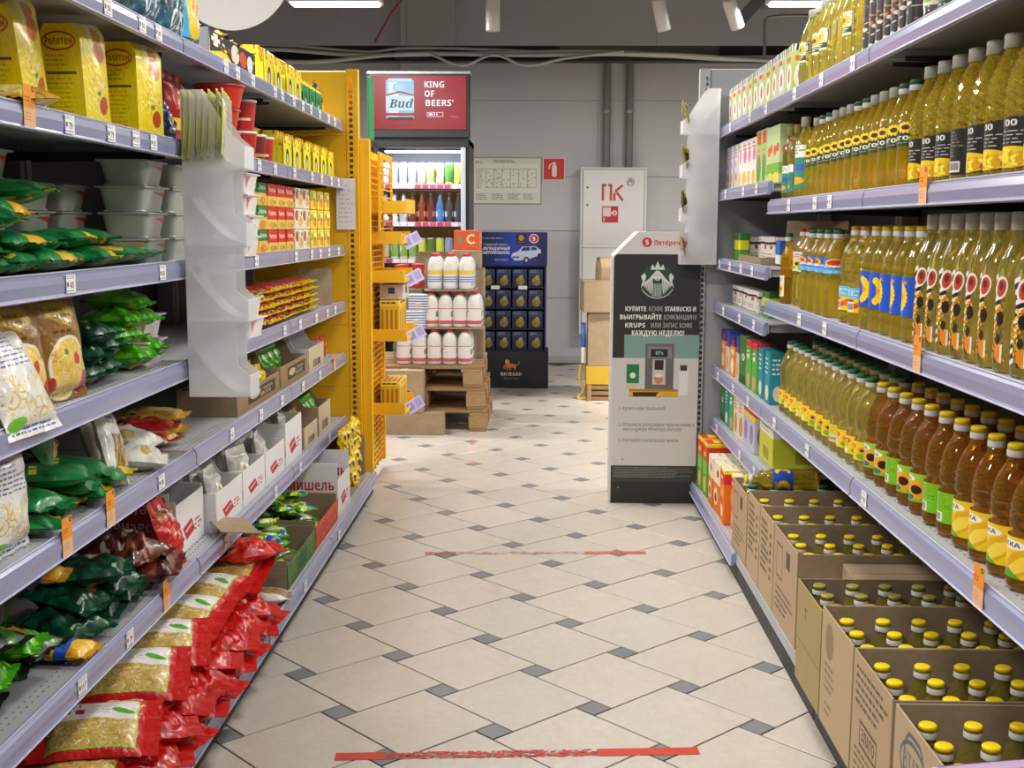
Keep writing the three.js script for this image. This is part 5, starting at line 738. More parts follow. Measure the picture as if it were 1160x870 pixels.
// ---- shelf E
stand('whiteNoodle', 'pasta_bag', 'white pasta bag with blue lettering standing on the fifth pasta shelf', undefined, LX - .04, yl('E'), -2.12, { lean: -.05, s: .95 });
[[2.26, 0], [2.40, 0], [2.54, 0], [2.66, 0], [2.32, 1], [2.47, 1], [2.6, 1], [2.42, 2]].forEach(([d, q]) => lie(q ? 'greenPasta2' : 'greenPasta', 'pasta_bag', 'green pasta bag heaped on the fifth pasta shelf', 'green pasta bags on the fifth pasta shelf', LX - .12 + rr(-.015, .015) + q * .01, yl('E') + q * .047, -d, { turn: LFACE + rr(-.35, .35), roll: rr(-.15, .15), pitch: rr(-.1, .1) }));
stand('greenPasta', 'pasta_bag', 'green pasta bag propped upright over the heap on the fifth pasta shelf', undefined, LX - .15, yl('E') + .07, -2.50, { roll: .5, lean: -.4, s: .8 });
[[2.72, .25], [2.80, .1]].forEach(([d, r], k) => stand('spaghetti', 'spaghetti_bag', k ? 'white spaghetti bag standing behind the tilted one on the fifth pasta shelf' : 'tilted white and brown spaghetti bag on the fifth pasta shelf', undefined, LX - .06 - k * .07, yl('E'), -d, { roll: -r, lean: -.35, s: .85 }));
[[2.90, 0, 0], [3.0, .05, .045]].forEach(([d, x, y], k) => lie('whiteBag', 'pasta_bag', k ? 'white pasta bag on top of another on the fifth pasta shelf' : 'white pasta bag lying at the edge of the fifth pasta shelf', undefined, LX - .08 - x, yl('E') + y, -d, { turn: LFACE + .3 - k * .7, pitch: .12 }));
lie('redPack', 'pasta_bag', 'red pack lying beside the white pasta bags on the fifth pasta shelf', undefined, LX - .10, yl('E'), -3.10, { turn: LFACE + .2 });
lie('redPack', 'pasta_bag', 'red pack under the yellow pack on the fifth pasta shelf', undefined, LX - .14, yl('E'), -3.22, { turn: LFACE - .3 });
lie('yellowPack', 'pasta_bag', 'brown and yellow pack on top of the red pack on the fifth pasta shelf', undefined, LX - .12, yl('E') + .042, -3.2, { turn: LFACE + .1, s: 1.15 });
lie('yellowPack', 'pasta_bag', 'brown and yellow pack lying flat on the fifth pasta shelf near the empty deck', undefined, LX - .17, yl('E'), -3.38, { turn: LFACE + .1, s: 1.1 });
{
  openTray('display_tray', 'brown cardboard tray of yellow packs on the fifth pasta shelf', .60, .085, .20, [LX - .115, yl('E'), -4.03], LFACE, { body: M.kraftDark, card: A.kraftWindow }, { rect: A.kraftPrint, front: .075 });
  for (let k = 0; k < 12; k++) stand('star', 'seasoning_pack', 'yellow and red seasoning pack standing in the brown tray on the fifth pasta shelf', 'seasoning packs in the brown tray', LX - .06 - (k % 2) * .06, yl('E') + .004, -(3.79 + k * .044), { s: 1.55, lean: -.1, turn: LFACE + rr(-.3, .3) });
  openTray('display_carton', 'brown carton with sloping cut sides on the fifth pasta shelf', .5, .185, .22, [LX - .125, yl('E'), -4.62], LFACE, { body: M.kraft, card: A.kraftWindow }, { rect: A.kraftPrint, front: .085, sideF: .085, back: .185 });
  for (let k = 0; k < 4; k++) stand('lime', 'seasoning_pack', 'green seasoning pack in the sloping brown carton', 'green packs in the sloping carton', LX - .13, yl('E') + .005, -(4.46 + k * .1), { s: .75 });
  openTray('display_carton', 'pale cardboard carton with a cut-out front on the fifth pasta shelf', .34, .20, .2, [LX - .115, yl('E'), -5.07], LFACE, { body: M.whiteCard, card: A.kraftWindow }, { rect: A.kraftWindow, front: .10, sideF: .10, back: .19 });
  for (let k = 0; k < 3; k++) stand('redPack', 'seasoning_pack', 'red seasoning pack near the end of the fifth pasta shelf', 'red packs at the end of the fifth pasta shelf', LX - .07, yl('E'), -(5.32 + k * .1), { s: .62 });
}
// ---- shelf F
[[2.06, 0], [2.17, 0], [2.28, 0], [2.1, 1], [2.22, 1], [2.16, 2]].forEach(([d, q]) => lie(q === 1 ? 'lime' : 'limeBlack', 'vegetable_pack', q === 1 ? 'lime pack between dark packs on the sixth pasta shelf' : 'black and lime pack heaped on the sixth pasta shelf', q === 1 ? 'lime packs on the sixth pasta shelf' : 'black and lime packs on the sixth pasta shelf', LX - .13 + rr(-.02, .02), yl('F') + q * .05, -d, { turn: LFACE + rr(-.4, .4), roll: rr(-.2, .2), pitch: rr(-.15, .15) }));
stand('limeBlack', 'vegetable_pack', 'black and lime pack standing at the back of the sixth pasta shelf', undefined, LX - .2, yl('F') + .04, -2.34, { lean: -.2, roll: .15 });
lie('blueYellow', 'snack_bar_pack', 'blue, pink and yellow pack lying on the sixth pasta shelf', undefined, LX - .08, yl('F'), -2.40, { turn: LFACE - .25, roll: .2 });
lie('blueYellow', 'snack_bar_pack', 'blue, pink and yellow pack on top of its twin on the sixth pasta shelf', undefined, LX - .13, yl('F') + .045, -2.38, { turn: LFACE + .2, pitch: .15 });
[[2.52, 0], [2.64, 0], [2.75, 0], [2.57, 1], [2.68, 1], [2.62, 2]].forEach(([d, q]) => lie('greenDark', 'vegetable_pack', 'dark green pack heaped on the sixth pasta shelf', 'dark green packs on the sixth pasta shelf', LX - .10 + rr(-.02, .02), yl('F') + q * .05, -d, { turn: LFACE + rr(-.4, .4), roll: rr(-.2, .2), pitch: rr(-.1, .2), s: 1.1 }));
lie('brownFoil', 'coffee_bag', 'crumpled brown foil bag on the sixth pasta shelf', undefined, LX - .09, yl('F') + .0, -2.92, { turn: LFACE + .2, s: 1.15 });
lie('brownFoil', 'coffee_bag', 'crumpled brown foil bag on top of another on the sixth pasta shelf', undefined, LX - .10, yl('F') + .07, -2.88, { turn: LFACE - .3, pitch: .1 });
stand('redPasta2', 'pasta_bag', 'red and white pasta bag standing before the white price carton on the sixth pasta shelf', undefined, LX - .05, yl('F'), -3.08, { lean: -.35, s: .95 });
{
  const c = openTray('price_carton', 'white carton with a red price sign on the sixth pasta shelf', .26, .22, .30, [LX - .2, yl('F'), -3.30], LFACE, { body: M.whiteCard, card: A.torn }, { rect: A.torn, front: .15, sideF: .16, back: .22, sideRect: null });
  part(c, 'price_sign', cbox(.20, .15, .002, .0005, { all: A.priceSign }).rotateY(-Math.PI / 2), M.paper, [-.1325, .035, .03], 'red price sign with white lettering');
  const ds = [3.60, 3.92, 4.24, 4.57];
  ds.forEach((d, k) => {
    openTray('torn_carton', ['white torn-top carton of white bags next to the price carton', 'white torn-top carton of white bags, second from the price carton', 'white torn-top carton of white bags, third from the price carton', 'tall white torn carton with a grey bag beside the kraft carton'][k], k === 3 ? .30 : .305, .21, .24, [LX - .135, yl('F'), -d], LFACE, { body: M.whiteCard, back: M.kraft, card: A.torn }, { rect: A.torn, front: k === 3 ? .17 : .12, sideF: k === 3 ? .17 : .12, back: k === 3 ? .24 : .20 });
    for (let q = 0; q < 3; q++) stand('whiteBag', 'pasta_bag', k === 3 ? 'grey white bag sticking out of the tall torn carton' : 'white bag standing in a torn white carton on the sixth pasta shelf', k === 3 ? 'white bags in the tall torn carton' : 'white bags in the torn cartons', LX - .07 - q * .055, yl('F') + .005, -d + rr(-.03, .03), { s: k === 3 ? 1.05 : .9, lean: -.15, turn: LFACE + rr(-.3, .3) });
  });
  const f = thing('carton_flap', 'loose brown cardboard flap lying over the edge of the sixth pasta shelf', 'cardboard', [LX + .035, yl('F') + .026, -3.44], LFACE + .5); part(f, 'sheet', cbox(.2, .004, .12, .001), M.kraft); f.rotation.x = .15;
  openTray('display_carton', 'kraft carton of yellow packs on the sixth pasta shelf', .28, .18, .2, [LX - .115, yl('F'), -4.92], LFACE, { body: M.kraft, card: A.kraftWindow }, { rect: A.kraftWindow, front: .09, sideF: .09, back: .17 });
  openTray('display_carton', 'tall kraft carton with green packs on the sixth pasta shelf', .28, .20, .2, [LX - .115, yl('F'), -5.24], LFACE, { body: M.kraft, card: A.kraftWindow }, { rect: A.kraftWindow, front: .13, sideF: .13, back: .19 });
  for (let k = 0; k < 3; k++) { stand('yellowPack', 'seasoning_pack', 'yellow pack in the kraft carton on the sixth pasta shelf', 'yellow packs in the kraft carton', LX - .1, yl('F') + .005, -(4.84 + k * .08), { s: .8 }); stand('lime', 'seasoning_pack', 'green pack in the tall kraft carton on the sixth pasta shelf', 'green packs in the tall kraft carton', LX - .1, yl('F') + .005, -(5.16 + k * .08), { s: .9 }); }
}
// ---- bottom deck G: red pasta heap and cartons
{
  const y = yl('G'), b = (d, q, x, o = {}) => lie(o.kind || 'redPasta', 'pasta_bag', o.kind === 'redPasta2' ? 'crumpled red pasta bag sliding off the heap on the bottom pasta shelf' : 'red pasta bag with white label and pasta window, ' + ['lower', 'upper'][q] + ' layer of the heap', (o.kind === 'redPasta2' ? 'crumpled red pasta bags in the heap' : 'labelled red pasta bags, ' + ['lower', 'upper'][q] + ' layer'), x, y, -d, { side: o.side || 0, turn: LFACE + (o.t ?? rr(-.3, .3)), pitch: o.p ?? rr(-.1, .05), roll: o.r ?? rr(-.1, .1), s: o.s || 1 });
  lie('spaghetti', 'pasta_bag', 'clear tan pasta bag beside the red heap on the bottom pasta shelf', undefined, -.90, y, -3.62, { turn: LFACE + .15, s: .9 });
  for (const [d, x, t, p] of [[2.44, -.855, .3, .05], [2.58, -.85, -.25, .1], [2.72, -.85, .25, .05], [2.86, -.845, -.15, .1], [3.0, -.85, .3, .05], [3.14, -.85, -.3, .1], [3.28, -.855, .2, .05], [3.42, -.86, -.1, .1], [2.52, -.86, .4, .12], [2.80, -.855, -.4, .1], [3.08, -.86, .1, .12], [3.36, -.865, .3, .1], [2.66, -.87, 0, .1], [2.94, -.87, .2, .1], [3.22, -.87, -.2, .1]]) b(d, 0, x, { kind: 'redPasta2', t, p, s: .9 });
  for (let q = 0; q < 2; q++) for (let k = 5; k >= 0; k--) b(2.36 + k * .21 + (q % 2) * .07, q, -.985 + q * .012 + rr(-.012, .012), { t: rr(-.28, .28), p: rr(-.02, .05), r: rr(-.05, .05), side: q ? rr(.24, .36) : .12 });
  for (const [d, x, t] of [[3.52, -.91, .5]]) b(d, 0, x, { kind: 'redPasta2', t, p: 0, s: 1.1 });
  openTray('seasoning_carton', 'open green-edged carton of green seasoning packs on the bottom pasta shelf', .47, .10, .34, [-1.0, y, -3.99], LFACE, { body: M.kraftDark, card: A.greenBoxFront }, { rect: A.greenBoxFront, front: .085 });
  openTray('seasoning_carton', 'open carton with a red front edge and green seasoning packs on the bottom pasta shelf', .46, .11, .32, [-.99, y, -4.48], LFACE, { body: M.kraftDark, card: A.orangeFront }, { rect: A.orangeFront, front: .085 });
  for (let k = 0; k < 56; k++) { const far = k > 30, d = far ? 4.32 + rnd() * .26 : 3.83 + rnd() * .3; lie('season', 'seasoning_sachet', far ? 'green seasoning sachet in the red-edged carton' : 'green seasoning sachet in the green-edged carton', far ? 'sachets in the red-edged carton' : 'sachets in the green-edged carton', -.90 - rnd() * .16, y + .008 + (k % 5) * .022, -d, { turn: rr(0, 6.3), pitch: rr(-.15, .15), roll: rr(-.1, .1), floor: .005 }); }
  const v = openTray('vermicelli_carton', 'white carton printed with red lettering on the bottom pasta shelf', .30, .23, .34, [-1.0, y, -4.88], LFACE, { body: M.whiteCard, card: A.torn }, { rect: A.torn, front: .16, back: .21, sideRect: A.vermi });
  for (let k = 0; k < 3; k++) stand('whiteBag', 'pasta_bag', 'white bag inside the red-lettered carton', 'white bags in the red-lettered carton', -.90, y + .005, -(4.80 + k * .075), { s: .85 });
  const d0 = 5.32; openTray('star_pack_carton', 'brown carton overflowing with small yellow packs by the yellow panel', .5, .22, .30, [-.99, y, -d0], LFACE, { body: M.kraft, card: A.kraftWindow }, { front: .02, back: .22, sideF: .2 });
  for (let r = 0; r < 7; r++) for (let k = 0; k < 9; k++) stand('star', 'yellow_sachet', 'small crumpled yellow sachet in the overflowing carton', 'yellow sachets in the overflowing carton', -.868 - (r % 2) * .022 + rr(-.006, .006), y + .012 + r * .036, -(d0 - .2 + k * .049 + rr(-.008, .008)), { turn: LFACE + rr(-.6, .6), lean: rr(-.5, .1), roll: rr(-.5, .5) });
}
// ---- frosted sachet dispensers, both runs
function dispenser(name, label, pos, side, h, n, pocketKeys) {
  // side -1: hangs on the left run and opens to +x
  const g = thing(name, label, 'dispenser', pos), D = .165, W = .10, s = -side, ch = h / n;
  for (const z of [-W / 2, W / 2]) part(g, 'side_wall', (() => { const pts = []; pts.push([0, 0]); for (let k = 0; k < n; k++) { const y = k * ch; pts.push([s * D * .98, y], [s * D, y + ch * .28], [s * D * .80, y + ch * .42]); pts.push(k === n - 1 ? [s * D * .35, y + ch] : [s * D * .80, y + ch * .97]); } pts.push([0, h]); return extrude(pts, .002); })(), M.acrylic, [0, 0, z]);
  part(g, 'back_wall', cbox(.003, h, W, .0005), M.acrylic, [s * .002, 0, 0]);
  for (let k = 0; k < n; k++) {
    const y = k * ch;
    part(g, 'curved_ramp', grid(12, 1, (a, b) => [s * D * (1 - a) * .97, y + .006 + ch * .75 * Math.pow(a, 1.8), (b - .5) * (W - .004)], UNIT, s < 0), M.acrylic);
    part(g, 'front_lip', cbox(.003, ch * .29, W, .0005), M.acrylic, [s * D * .985, y, 0]);
    part(g, 'pocket_floor', cbox(D * .97, .003, W, .0005), M.acrylic, [s * D / 2, y, 0]);
  }
  return g;
}
dispenser('sachet_dispenser', 'tall frosted plastic sachet dispenser hanging on the pasta shelving', [LX + .026, .845, -3.13], -1, .80, 4);
for (let k = 0; k < 7; k++) stand('sachet', 'spice_sachet', 'yellow-edged sachet standing in the top pocket of the frosted dispenser', 'sachets in the top pocket of the left dispenser', LX + .035 + k * .016, 1.455, -3.13, { s: 1.45, lean: 0, roll: -.10 - k * .015, turn: LFACE + rr(-.1, .1) });
for (const [k, y] of [[1, 1.34], [2, 1.14], [3, .93]]) stand('spice', 'spice_sachet', ['', 'yellow spice sachet in the second pocket of the frosted dispenser', 'yellow spice sachet in the third pocket of the frosted dispenser', 'yellow spice sachet in the lowest pocket of the frosted dispenser'][k], undefined, LX + .045 , y - .03, -3.13, { s: .7, roll: -.5 });
dispenser('sachet_dispenser', 'frosted plastic sachet dispenser hanging at the slotted end panel over the coffee stand', [.794, 1.13, -5.42], 1, .78, 4);
for (const [k, key, y] of [[0, 'spiceBrown', 1.18], [1, 'spice', 1.375], [2, 'spice', 1.57], [3, 'spice', 1.765]]) for (let q = 0; q < 2; q++) stand(key, 'spice_sachet', ['brown', 'green', 'olive', 'yellow green'][k] + ' spice sachet in the ' + ['lowest', 'second', 'third', 'top'][k] + ' dispenser pocket over the coffee stand', 'spice sachets in pocket ' + ['one', 'two', 'three', 'four'][k], .655 - q * .012, y - .03, -5.42 + q * .02, { turn: RFACE + rr(-.3, .3), roll: rr(.5, .9) * (q ? 1 : -.4), lean: .2 });
// ---- round hanging sign over the left run
{ const r = thing('round_hanging_sign', 'large round white sign hanging above the pasta shelving', 'sign', [onZ(262, -30, 4.6).x, onZ(262, -30, 4.6).y + .02, -4.6]); part(r, 'disc', new THREE.CylinderGeometry(.23, .23, .008, 48).rotateX(Math.PI / 2), std(lin(.40, .39, .385), .6)); part(r, 'print_band', cbox(.30, .12, .002, .0006), M.black, [0, -.07, .0052]); part(r, 'cord', cbox(.003, .9, .003, .0006), M.steel, [0, .22, 0]); }
// ================================================================ RIGHT RUN: packets and cartons
Object.assign(A, {
  rice: art(110, 150, (g, w, h) => { fill(g, '#cdd0ba', 0, 0, w, h); for (let k = 0; k < 8; k++) poly(g, k % 2 ? '#f2f2ee' : '#23252e', [[k * 14, 0], [k * 14 + 14, 0], [k * 14 + 8, 20], [k * 14 - 6, 20]]); fill(g, '#d8503a', 8, 28, 50, 14); oval(g, '#a9c66a', 84, 60, 22, 34); oval(g, '#f4efe2', 50, 86, 40, 34); oval(g, '#c84a34', 50, 86, 14, 20); oval(g, '#8a3a24', 46, 96, 8, 10); fill(g, '#8fb85a', 0, 134, w, 16); }),
  riceGreen: art(110, 150, (g, w, h) => { fill(g, '#b9d27a', 0, 0, w, h); for (let k = 0; k < 8; k++) poly(g, k % 2 ? '#f2f2ee' : '#23252e', [[k * 14, 0], [k * 14 + 14, 0], [k * 14 + 8, 20], [k * 14 - 6, 20]]); fill(g, '#e25a3a', 20, 34, 60, 14); oval(g, '#f4efe2', 55, 90, 42, 36); oval(g, '#cf5a3e', 55, 88, 16, 22); }),
  teaWhite: art(110, 160, (g, w, h) => { fill(g, '#d2cfd2', 0, 0, w, h); fill(g, '#7fa6d6', 0, 0, 16, h); strokes(g, 24, 16, 74, 3, 12, '#c07a88', .5); oval(g, '#f0c050', 62, 120, 30, 26); oval(g, '#8a4a24', 64, 112, 16, 14); oval(g, '#d86a9a', 50, 70, 18, 12); }),
  teaPink: art(110, 160, (g, w, h) => { fill(g, '#efe9e2', 0, 0, w, h); oval(g, '#d87aa6', 60, 54, 30, 22); strokes(g, 20, 14, 70, 2, 12, '#b84a6a', .5); oval(g, '#f2b83a', 50, 126, 32, 24); fill(g, '#e8c86a', 0, 148, w, 12); }),
  teaGreen: art(110, 160, (g, w, h) => { fill(g, '#a9cf7c', 0, 0, w, h); fill(g, '#e0502e', 22, 6, 66, 36); oval(g, '#5f9c2c', 54, 110, 36, 40); strokes(g, 18, 56, 76, 2, 12, '#e86a4a', .6); oval(g, '#e26aa0', 20, 90, 10, 26); }),
  teaOrange: art(110, 160, (g, w, h) => { fill(g, '#c3d89c', 0, 0, w, h); oval(g, '#e8642c', 46, 70, 26, 14); oval(g, '#e23a2a', 84, 62, 18, 12); fill(g, '#7ab83a', 0, 104, w, 30); fill(g, '#f2dc1c', 40, 130, 60, 30); }),
  whitePk: art(110, 100, (g, w, h) => { fill(g, '#efebe6', 0, 0, w, h); fill(g, '#23262e', 0, 20, w, 10); oval(g, '#c8583a', 66, 40, 18, 9); strokes(g, 14, 66, 80, 2, 11, '#8a6a5a'); }),
  bluePk: art(80, 100, (g, w, h) => { fill(g, '#2f6cc4', 0, 0, w, h); fill(g, '#f2efe8', 0, 60, w, 40); }),
  greenYel: art(110, 100, (g, w, h) => { fill(g, '#3c7a34', 0, 0, w, h); fill(g, '#e6e020', 0, 26, w, 34); fill(g, '#4f9a3a', 0, 62, w, 38); }),
  pOrange: art(100, 160, (g, w, h) => { fill(g, '#e8922a', 0, 0, w, h); fill(g, '#2a3a8a', 0, 0, w, 44); oval(g, '#c8342a', 60, 30, 20, 12); fill(g, '#f0d0a0', 12, 56, 76, 20); oval(g, '#f8e8c8', 50, 120, 34, 30); }),
  pPurple: art(100, 160, (g, w, h) => { fill(g, '#3a4698', 0, 0, w, 60); fill(g, '#d8c8b8', 0, 60, w, 100); fill(g, '#c82a3a', 20, 40, 60, 20); oval(g, '#e0a03a', 50, 120, 30, 24); }),
  pGreen: art(110, 160, (g, w, h) => { fill(g, '#3f7a34', 0, 0, w, h); oval(g, '#e4e0d0', 60, 70, 26, 12); oval(g, '#c83a2a', 56, 70, 10, 8); fill(g, '#2c5c26', 0, 130, w, 30); }),
  pLime: art(100, 160, (g, w, h) => { fill(g, '#5cae3c', 0, 0, w, h); fill(g, '#e6304a', 0, 0, w, 20); fill(g, '#f2f2ee', 20, 34, 40, 26); fill(g, '#1c1c1c', 24, 40, 32, 6); oval(g, '#d8a07a', 54, 130, 34, 24); }),
  pTeal: art(100, 160, (g, w, h) => { fill(g, '#1f8c9c', 0, 0, w, h); strokes(g, 16, 20, 60, 4, 14, '#d8eef0', .4); oval(g, '#e8d8b8', 54, 126, 30, 24); }),
  pCream: art(100, 150, (g, w, h) => { fill(g, '#ece4d2', 0, 0, w, h); oval(g, '#d8925a', 54, 100, 32, 36); strokes(g, 16, 20, 66, 3, 12, '#c86a4a', .5); }),
  pViolet: art(100, 150, (g, w, h) => { fill(g, '#c8c4dc', 0, 0, w, h); fill(g, '#e24a2a', 0, 0, w, 26); fill(g, '#f4dc2a', 0, 26, w, 14); oval(g, '#8a86b8', 50, 90, 30, 34); }),
  pYellow: art(140, 140, (g, w, h) => { fill(g, '#d5d83a', 0, 0, w, h); fill(g, '#eceadc', 0, 0, w, 50); fill(g, '#a8a02a', 40, 90, 60, 36); strokes(g, 20, 14, 90, 3, 11, '#8a8a5a', .4); }),
  oatRed: art(120, 190, (g, w, h) => { fill(g, '#d83a20', 0, 0, w, 60); fill(g, '#f2d22a', 0, 0, w, 14); oval(g, '#f2d22a', 56, 44, 30, 10); fill(g, '#6aa436', 0, 60, w, 130); fill(g, '#8fbe44', 12, 72, 96, 40); oval(g, '#e4c070', 60, 150, 36, 28); }),
  oatOrange: art(120, 190, (g, w, h) => { fill(g, '#e8761a', 0, 0, w, h); fill(g, '#d42e1e', 0, 0, w, 50); fill(g, '#f6dc3a', 0, 0, w, 14); strokes(g, 24, 28, 70, 1, 16, '#f8e2b0', .7); fill(g, '#f0a030', 18, 70, 84, 30); strokes(g, 20, 108, 80, 2, 10, '#8a3410', .5); oval(g, '#f4d8a0', 60, 150, 34, 22); }),
  oatCream: art(120, 190, (g, w, h) => { fill(g, '#ece2c4', 0, 0, w, 80); fill(g, '#e07a24', 0, 80, w, 110); oval(g, '#c83a20', 84, 40, 22, 14); oval(g, '#f6e8c8', 50, 130, 36, 32); oval(g, '#8a5428', 50, 134, 24, 18); }),
  oatTop: art(80, 80, (g, w, h) => { fill(g, '#e9e2c6', 0, 0, w, h); strokes(g, 10, 14, 56, 4, 14, '#b8b08a', .3); }),
  oatTopRed: art(80, 80, (g, w, h) => { fill(g, '#d83c22', 0, 0, w, h); fill(g, '#f2d024', 20, 14, 40, 14); fill(g, '#f2d024', 10, 44, 50, 18); }),
  ctnRapo: art(220, 170, (g, w, h) => { fill(g, '#b39a78', 0, 0, w, h); strokes(g, 20, 16, 190, 5, 11, '#4f402c', .35); g.strokeStyle = '#5a4832'; g.lineWidth = 4; g.strokeRect(52, 82, 96, 30); txt(g, 'ЗЛАТО', 100, 97, 24, '#4c3c28', { max: 80 }); strokes(g, 24, 122, 170, 4, 10, '#4f402c', .3); }),
  ctnZlato: art(220, 170, (g, w, h) => { fill(g, '#b89f7c', 0, 0, w, h); g.strokeStyle = '#58616e'; g.lineWidth = 5; g.beginPath(); g.roundRect(50, 14, 88, 70, 28); g.stroke(); g.beginPath(); g.ellipse(94, 48, 60, 26, 0, 0, 7); g.stroke(); txt(g, 'ЗЛАТО', 94, 48, 34, '#58616e', { max: 90, font: 'serif' }); strokes(g, 20, 92, 150, 3, 11, '#7c7468', .25); }),
  ctnText: art(220, 170, (g, w, h) => { fill(g, '#b59c7a', 0, 0, w, h); strokes(g, 24, 18, 120, 8, 13, '#4f402c', .5); strokes(g, 160, 30, 40, 6, 16, '#4f402c', .5); }),
  ctnBox: art(220, 170, (g, w, h) => { fill(g, '#b1987a', 0, 0, w, h); g.strokeStyle = '#4f402c'; g.lineWidth = 3; g.strokeRect(30, 26, 54, 60); fill(g, '#4f402c', 120, 22, 36, 30); strokes(g, 30, 104, 160, 4, 12, '#4f402c', .35); txt(g, '↑↑', 180, 40, 36, '#4f402c'); }),
  ctnScript: art(220, 170, (g, w, h) => { fill(g, '#b8a07c', 0, 0, w, h); oval(g, '#8f7a58', 60, 40, 30, 26); strokes(g, 30, 74, 90, 4, 11, '#7d694a', .4); strokes(g, 40, 130, 60, 2, 12, '#7d694a', .3); }),
  ctnOlive: art(220, 170, (g, w, h) => { fill(g, '#a5935f', 0, 0, w, h); fill(g, '#8d7c4c', 0, 96, w, 3); fill(g, '#8d7c4c', 108, 96, 3, 74); txt(g, '← т', 70, 40, 34, '#4c4228'); }),
  ctnGreen: art(160, 100, (g, w, h) => { fill(g, '#b7a07c', 0, 0, w, h); oval(g, '#2f6a3c', 70, 54, 34, 22); oval(g, '#b7a07c', 70, 54, 22, 12); fill(g, '#2f6a3c', 56, 48, 30, 10); }),
});
const packProto = (key, w, h, d, f, top) => proto('pk_' + key, g => part(g, 'carton', cbox(w, h, d, .0022, { all: f, top: top || { u0: f.u0, u1: f.u1, v0: f.v1 - (f.v1 - f.v0) * .08, v1: f.v1 } }), M.paper));
function packRow(list, x, y, z0, z1, name, labelOf, group, rows = 1, dx = .07) { list.forEach((p, k) => { for (let q = 0; q < rows; q++) put(p[0], name, p[1].split(' on the')[0] + ', ' + ORD[k] + ' from the slotted panel' + (name === 'rice_carton' ? ' on the top shelf' : name === 'drink_carton' ? ' on the second shelf' : name === 'flake_carton' ? ' on the lowest raised shelf' : ' on the lower shelf'), 'box', q ? group + ', back row' : group, x + q * dx, y, -(z0 + (z1 - z0) * k / Math.max(1, list.length - 1)), RFACE + rr(-.05, .05)); }); }
const XF = RX + .05;
{
  const r1 = [packProto('rice', .115, .172, .06, A.rice), 'white rice carton with chequered top on the top oil shelf'], r2 = [packProto('riceg', .115, .172, .06, A.riceGreen), 'green rice carton with chequered top on the top oil shelf'];
  packRow([r1, r1, r1, r1, r2, r1, r1, r2, r1, r1, r2], XF, fy(1.745), 5.38, 4.13, 'rice_carton', 0, 'rice cartons on the top oil shelf');
  const tw = [packProto('tw', .095, .195, .06, A.teaWhite), 'white drink carton with a blue edge on the second oil shelf'], tp = [packProto('tp', .11, .195, .06, A.teaPink), 'white drink carton with a pink flower on the second oil shelf'], tg = [packProto('tg', .12, .21, .06, A.teaGreen), 'green drink carton with a red top on the second oil shelf'], to = [packProto('to', .12, .205, .06, A.teaOrange), 'pale green drink carton with orange fruit on the second oil shelf'];
  packRow([tw, tw, tw, tp, tp, tp, tp, tg, tg, to, to], XF, fy(1.465), 5.40, 4.32, 'drink_carton', 0, 'drink cartons on the second oil shelf');
  // shelf C far: tray of white packs, brown card
  openTray('display_tray', 'low brown tray of white packs on the third oil shelf', .5, .03, .2, [XF + .08, fy(1.16), -4.85], RFACE, { body: M.kraftDark }, {});
  const wp = packProto('wp', .10, .10, .05, A.whitePk); [5.38, 5.26, 5.05, 4.93, 4.80, 4.68].forEach((d, k) => put(wp, 'sweetener_pack', 'white pack with a dark band, tilted in the tray on the third oil shelf', 'pack', 'white packs on the third oil shelf', XF + .06 + (k > 1 ? .02 : 0), fy(1.16) + (k > 1 ? .006 : .002), -d, RFACE + rr(-.2, .2), 0, k > 1 ? rr(-.12, .05) : 0));
  put(packProto('bp', .08, .09, .05, A.bluePk), 'sweetener_pack', 'blue and white pack at the end of the tray on the third oil shelf', 'pack', undefined, XF + .06, fy(1.16) + .006, -4.55, RFACE);
  [5.33, 5.22].forEach(d => put(packProto('gy2', .05, .12, .04, A.greenYel), 'sweetener_pack', 'narrow green pack at the end panel on the third oil shelf', 'pack', 'narrow green packs on the third oil shelf', XF + .02, fy(1.16), -d, RFACE));
  { const b = thing('cardboard_divider', 'upright brown cardboard behind the packs on the third oil shelf', 'cardboard', [XF + .14, fy(1.16), -4.36], -.35); part(b, 'sheet', cbox(.22, .17, .004, .001), M.kraft); }
  // shelf D far
  const wq = packProto('wq', .10, .085, .06, A.whitePk); [5.36, 5.22, 5.08, 4.94, 4.80].forEach((d, k) => put(wq, 'starch_pack', 'white pack on the fourth oil shelf below the tray', 'pack', 'white packs on the fourth oil shelf', XF + .04, fy(.96), -d, RFACE + rr(-.25, .25)));
  put(packProto('gy', .14, .10, .07, A.greenYel), 'starch_pack', 'green pack with a yellow band on the fourth oil shelf', 'pack', undefined, XF + .04, fy(.96), -4.60, RFACE);
  // shelf E far
  const mk = (k, f, w, h) => packProto(k, w, h, .06, f);
  packRow([[mk('po', A.pOrange, .09, .18), 'orange and blue cereal carton on the lower oil shelf'], [mk('pp', A.pPurple, .09, .185), 'purple cereal carton on the lower oil shelf'], [mk('po', A.pOrange, .09, .18), 'orange and blue cereal carton on the lower oil shelf'], [mk('pp', A.pPurple, .09, .185), 'purple cereal carton on the lower oil shelf'], [mk('pg', A.pGreen, .13, .20), 'green cereal carton with a red emblem on the lower oil shelf'], [mk('pl', A.pLime, .10, .195), 'lime cereal carton with a red top on the lower oil shelf'], [mk('pl', A.pLime, .10, .195), 'lime cereal carton with a red top on the lower oil shelf'], [mk('pt', A.pTeal, .10, .19), 'teal cereal carton on the lower oil shelf'], [mk('pt', A.pTeal, .10, .19), 'teal cereal carton on the lower oil shelf']], XF, fy(.66), 5.40, 4.34, 'cereal_carton', 0, 'cereal cartons on the lower oil shelf');
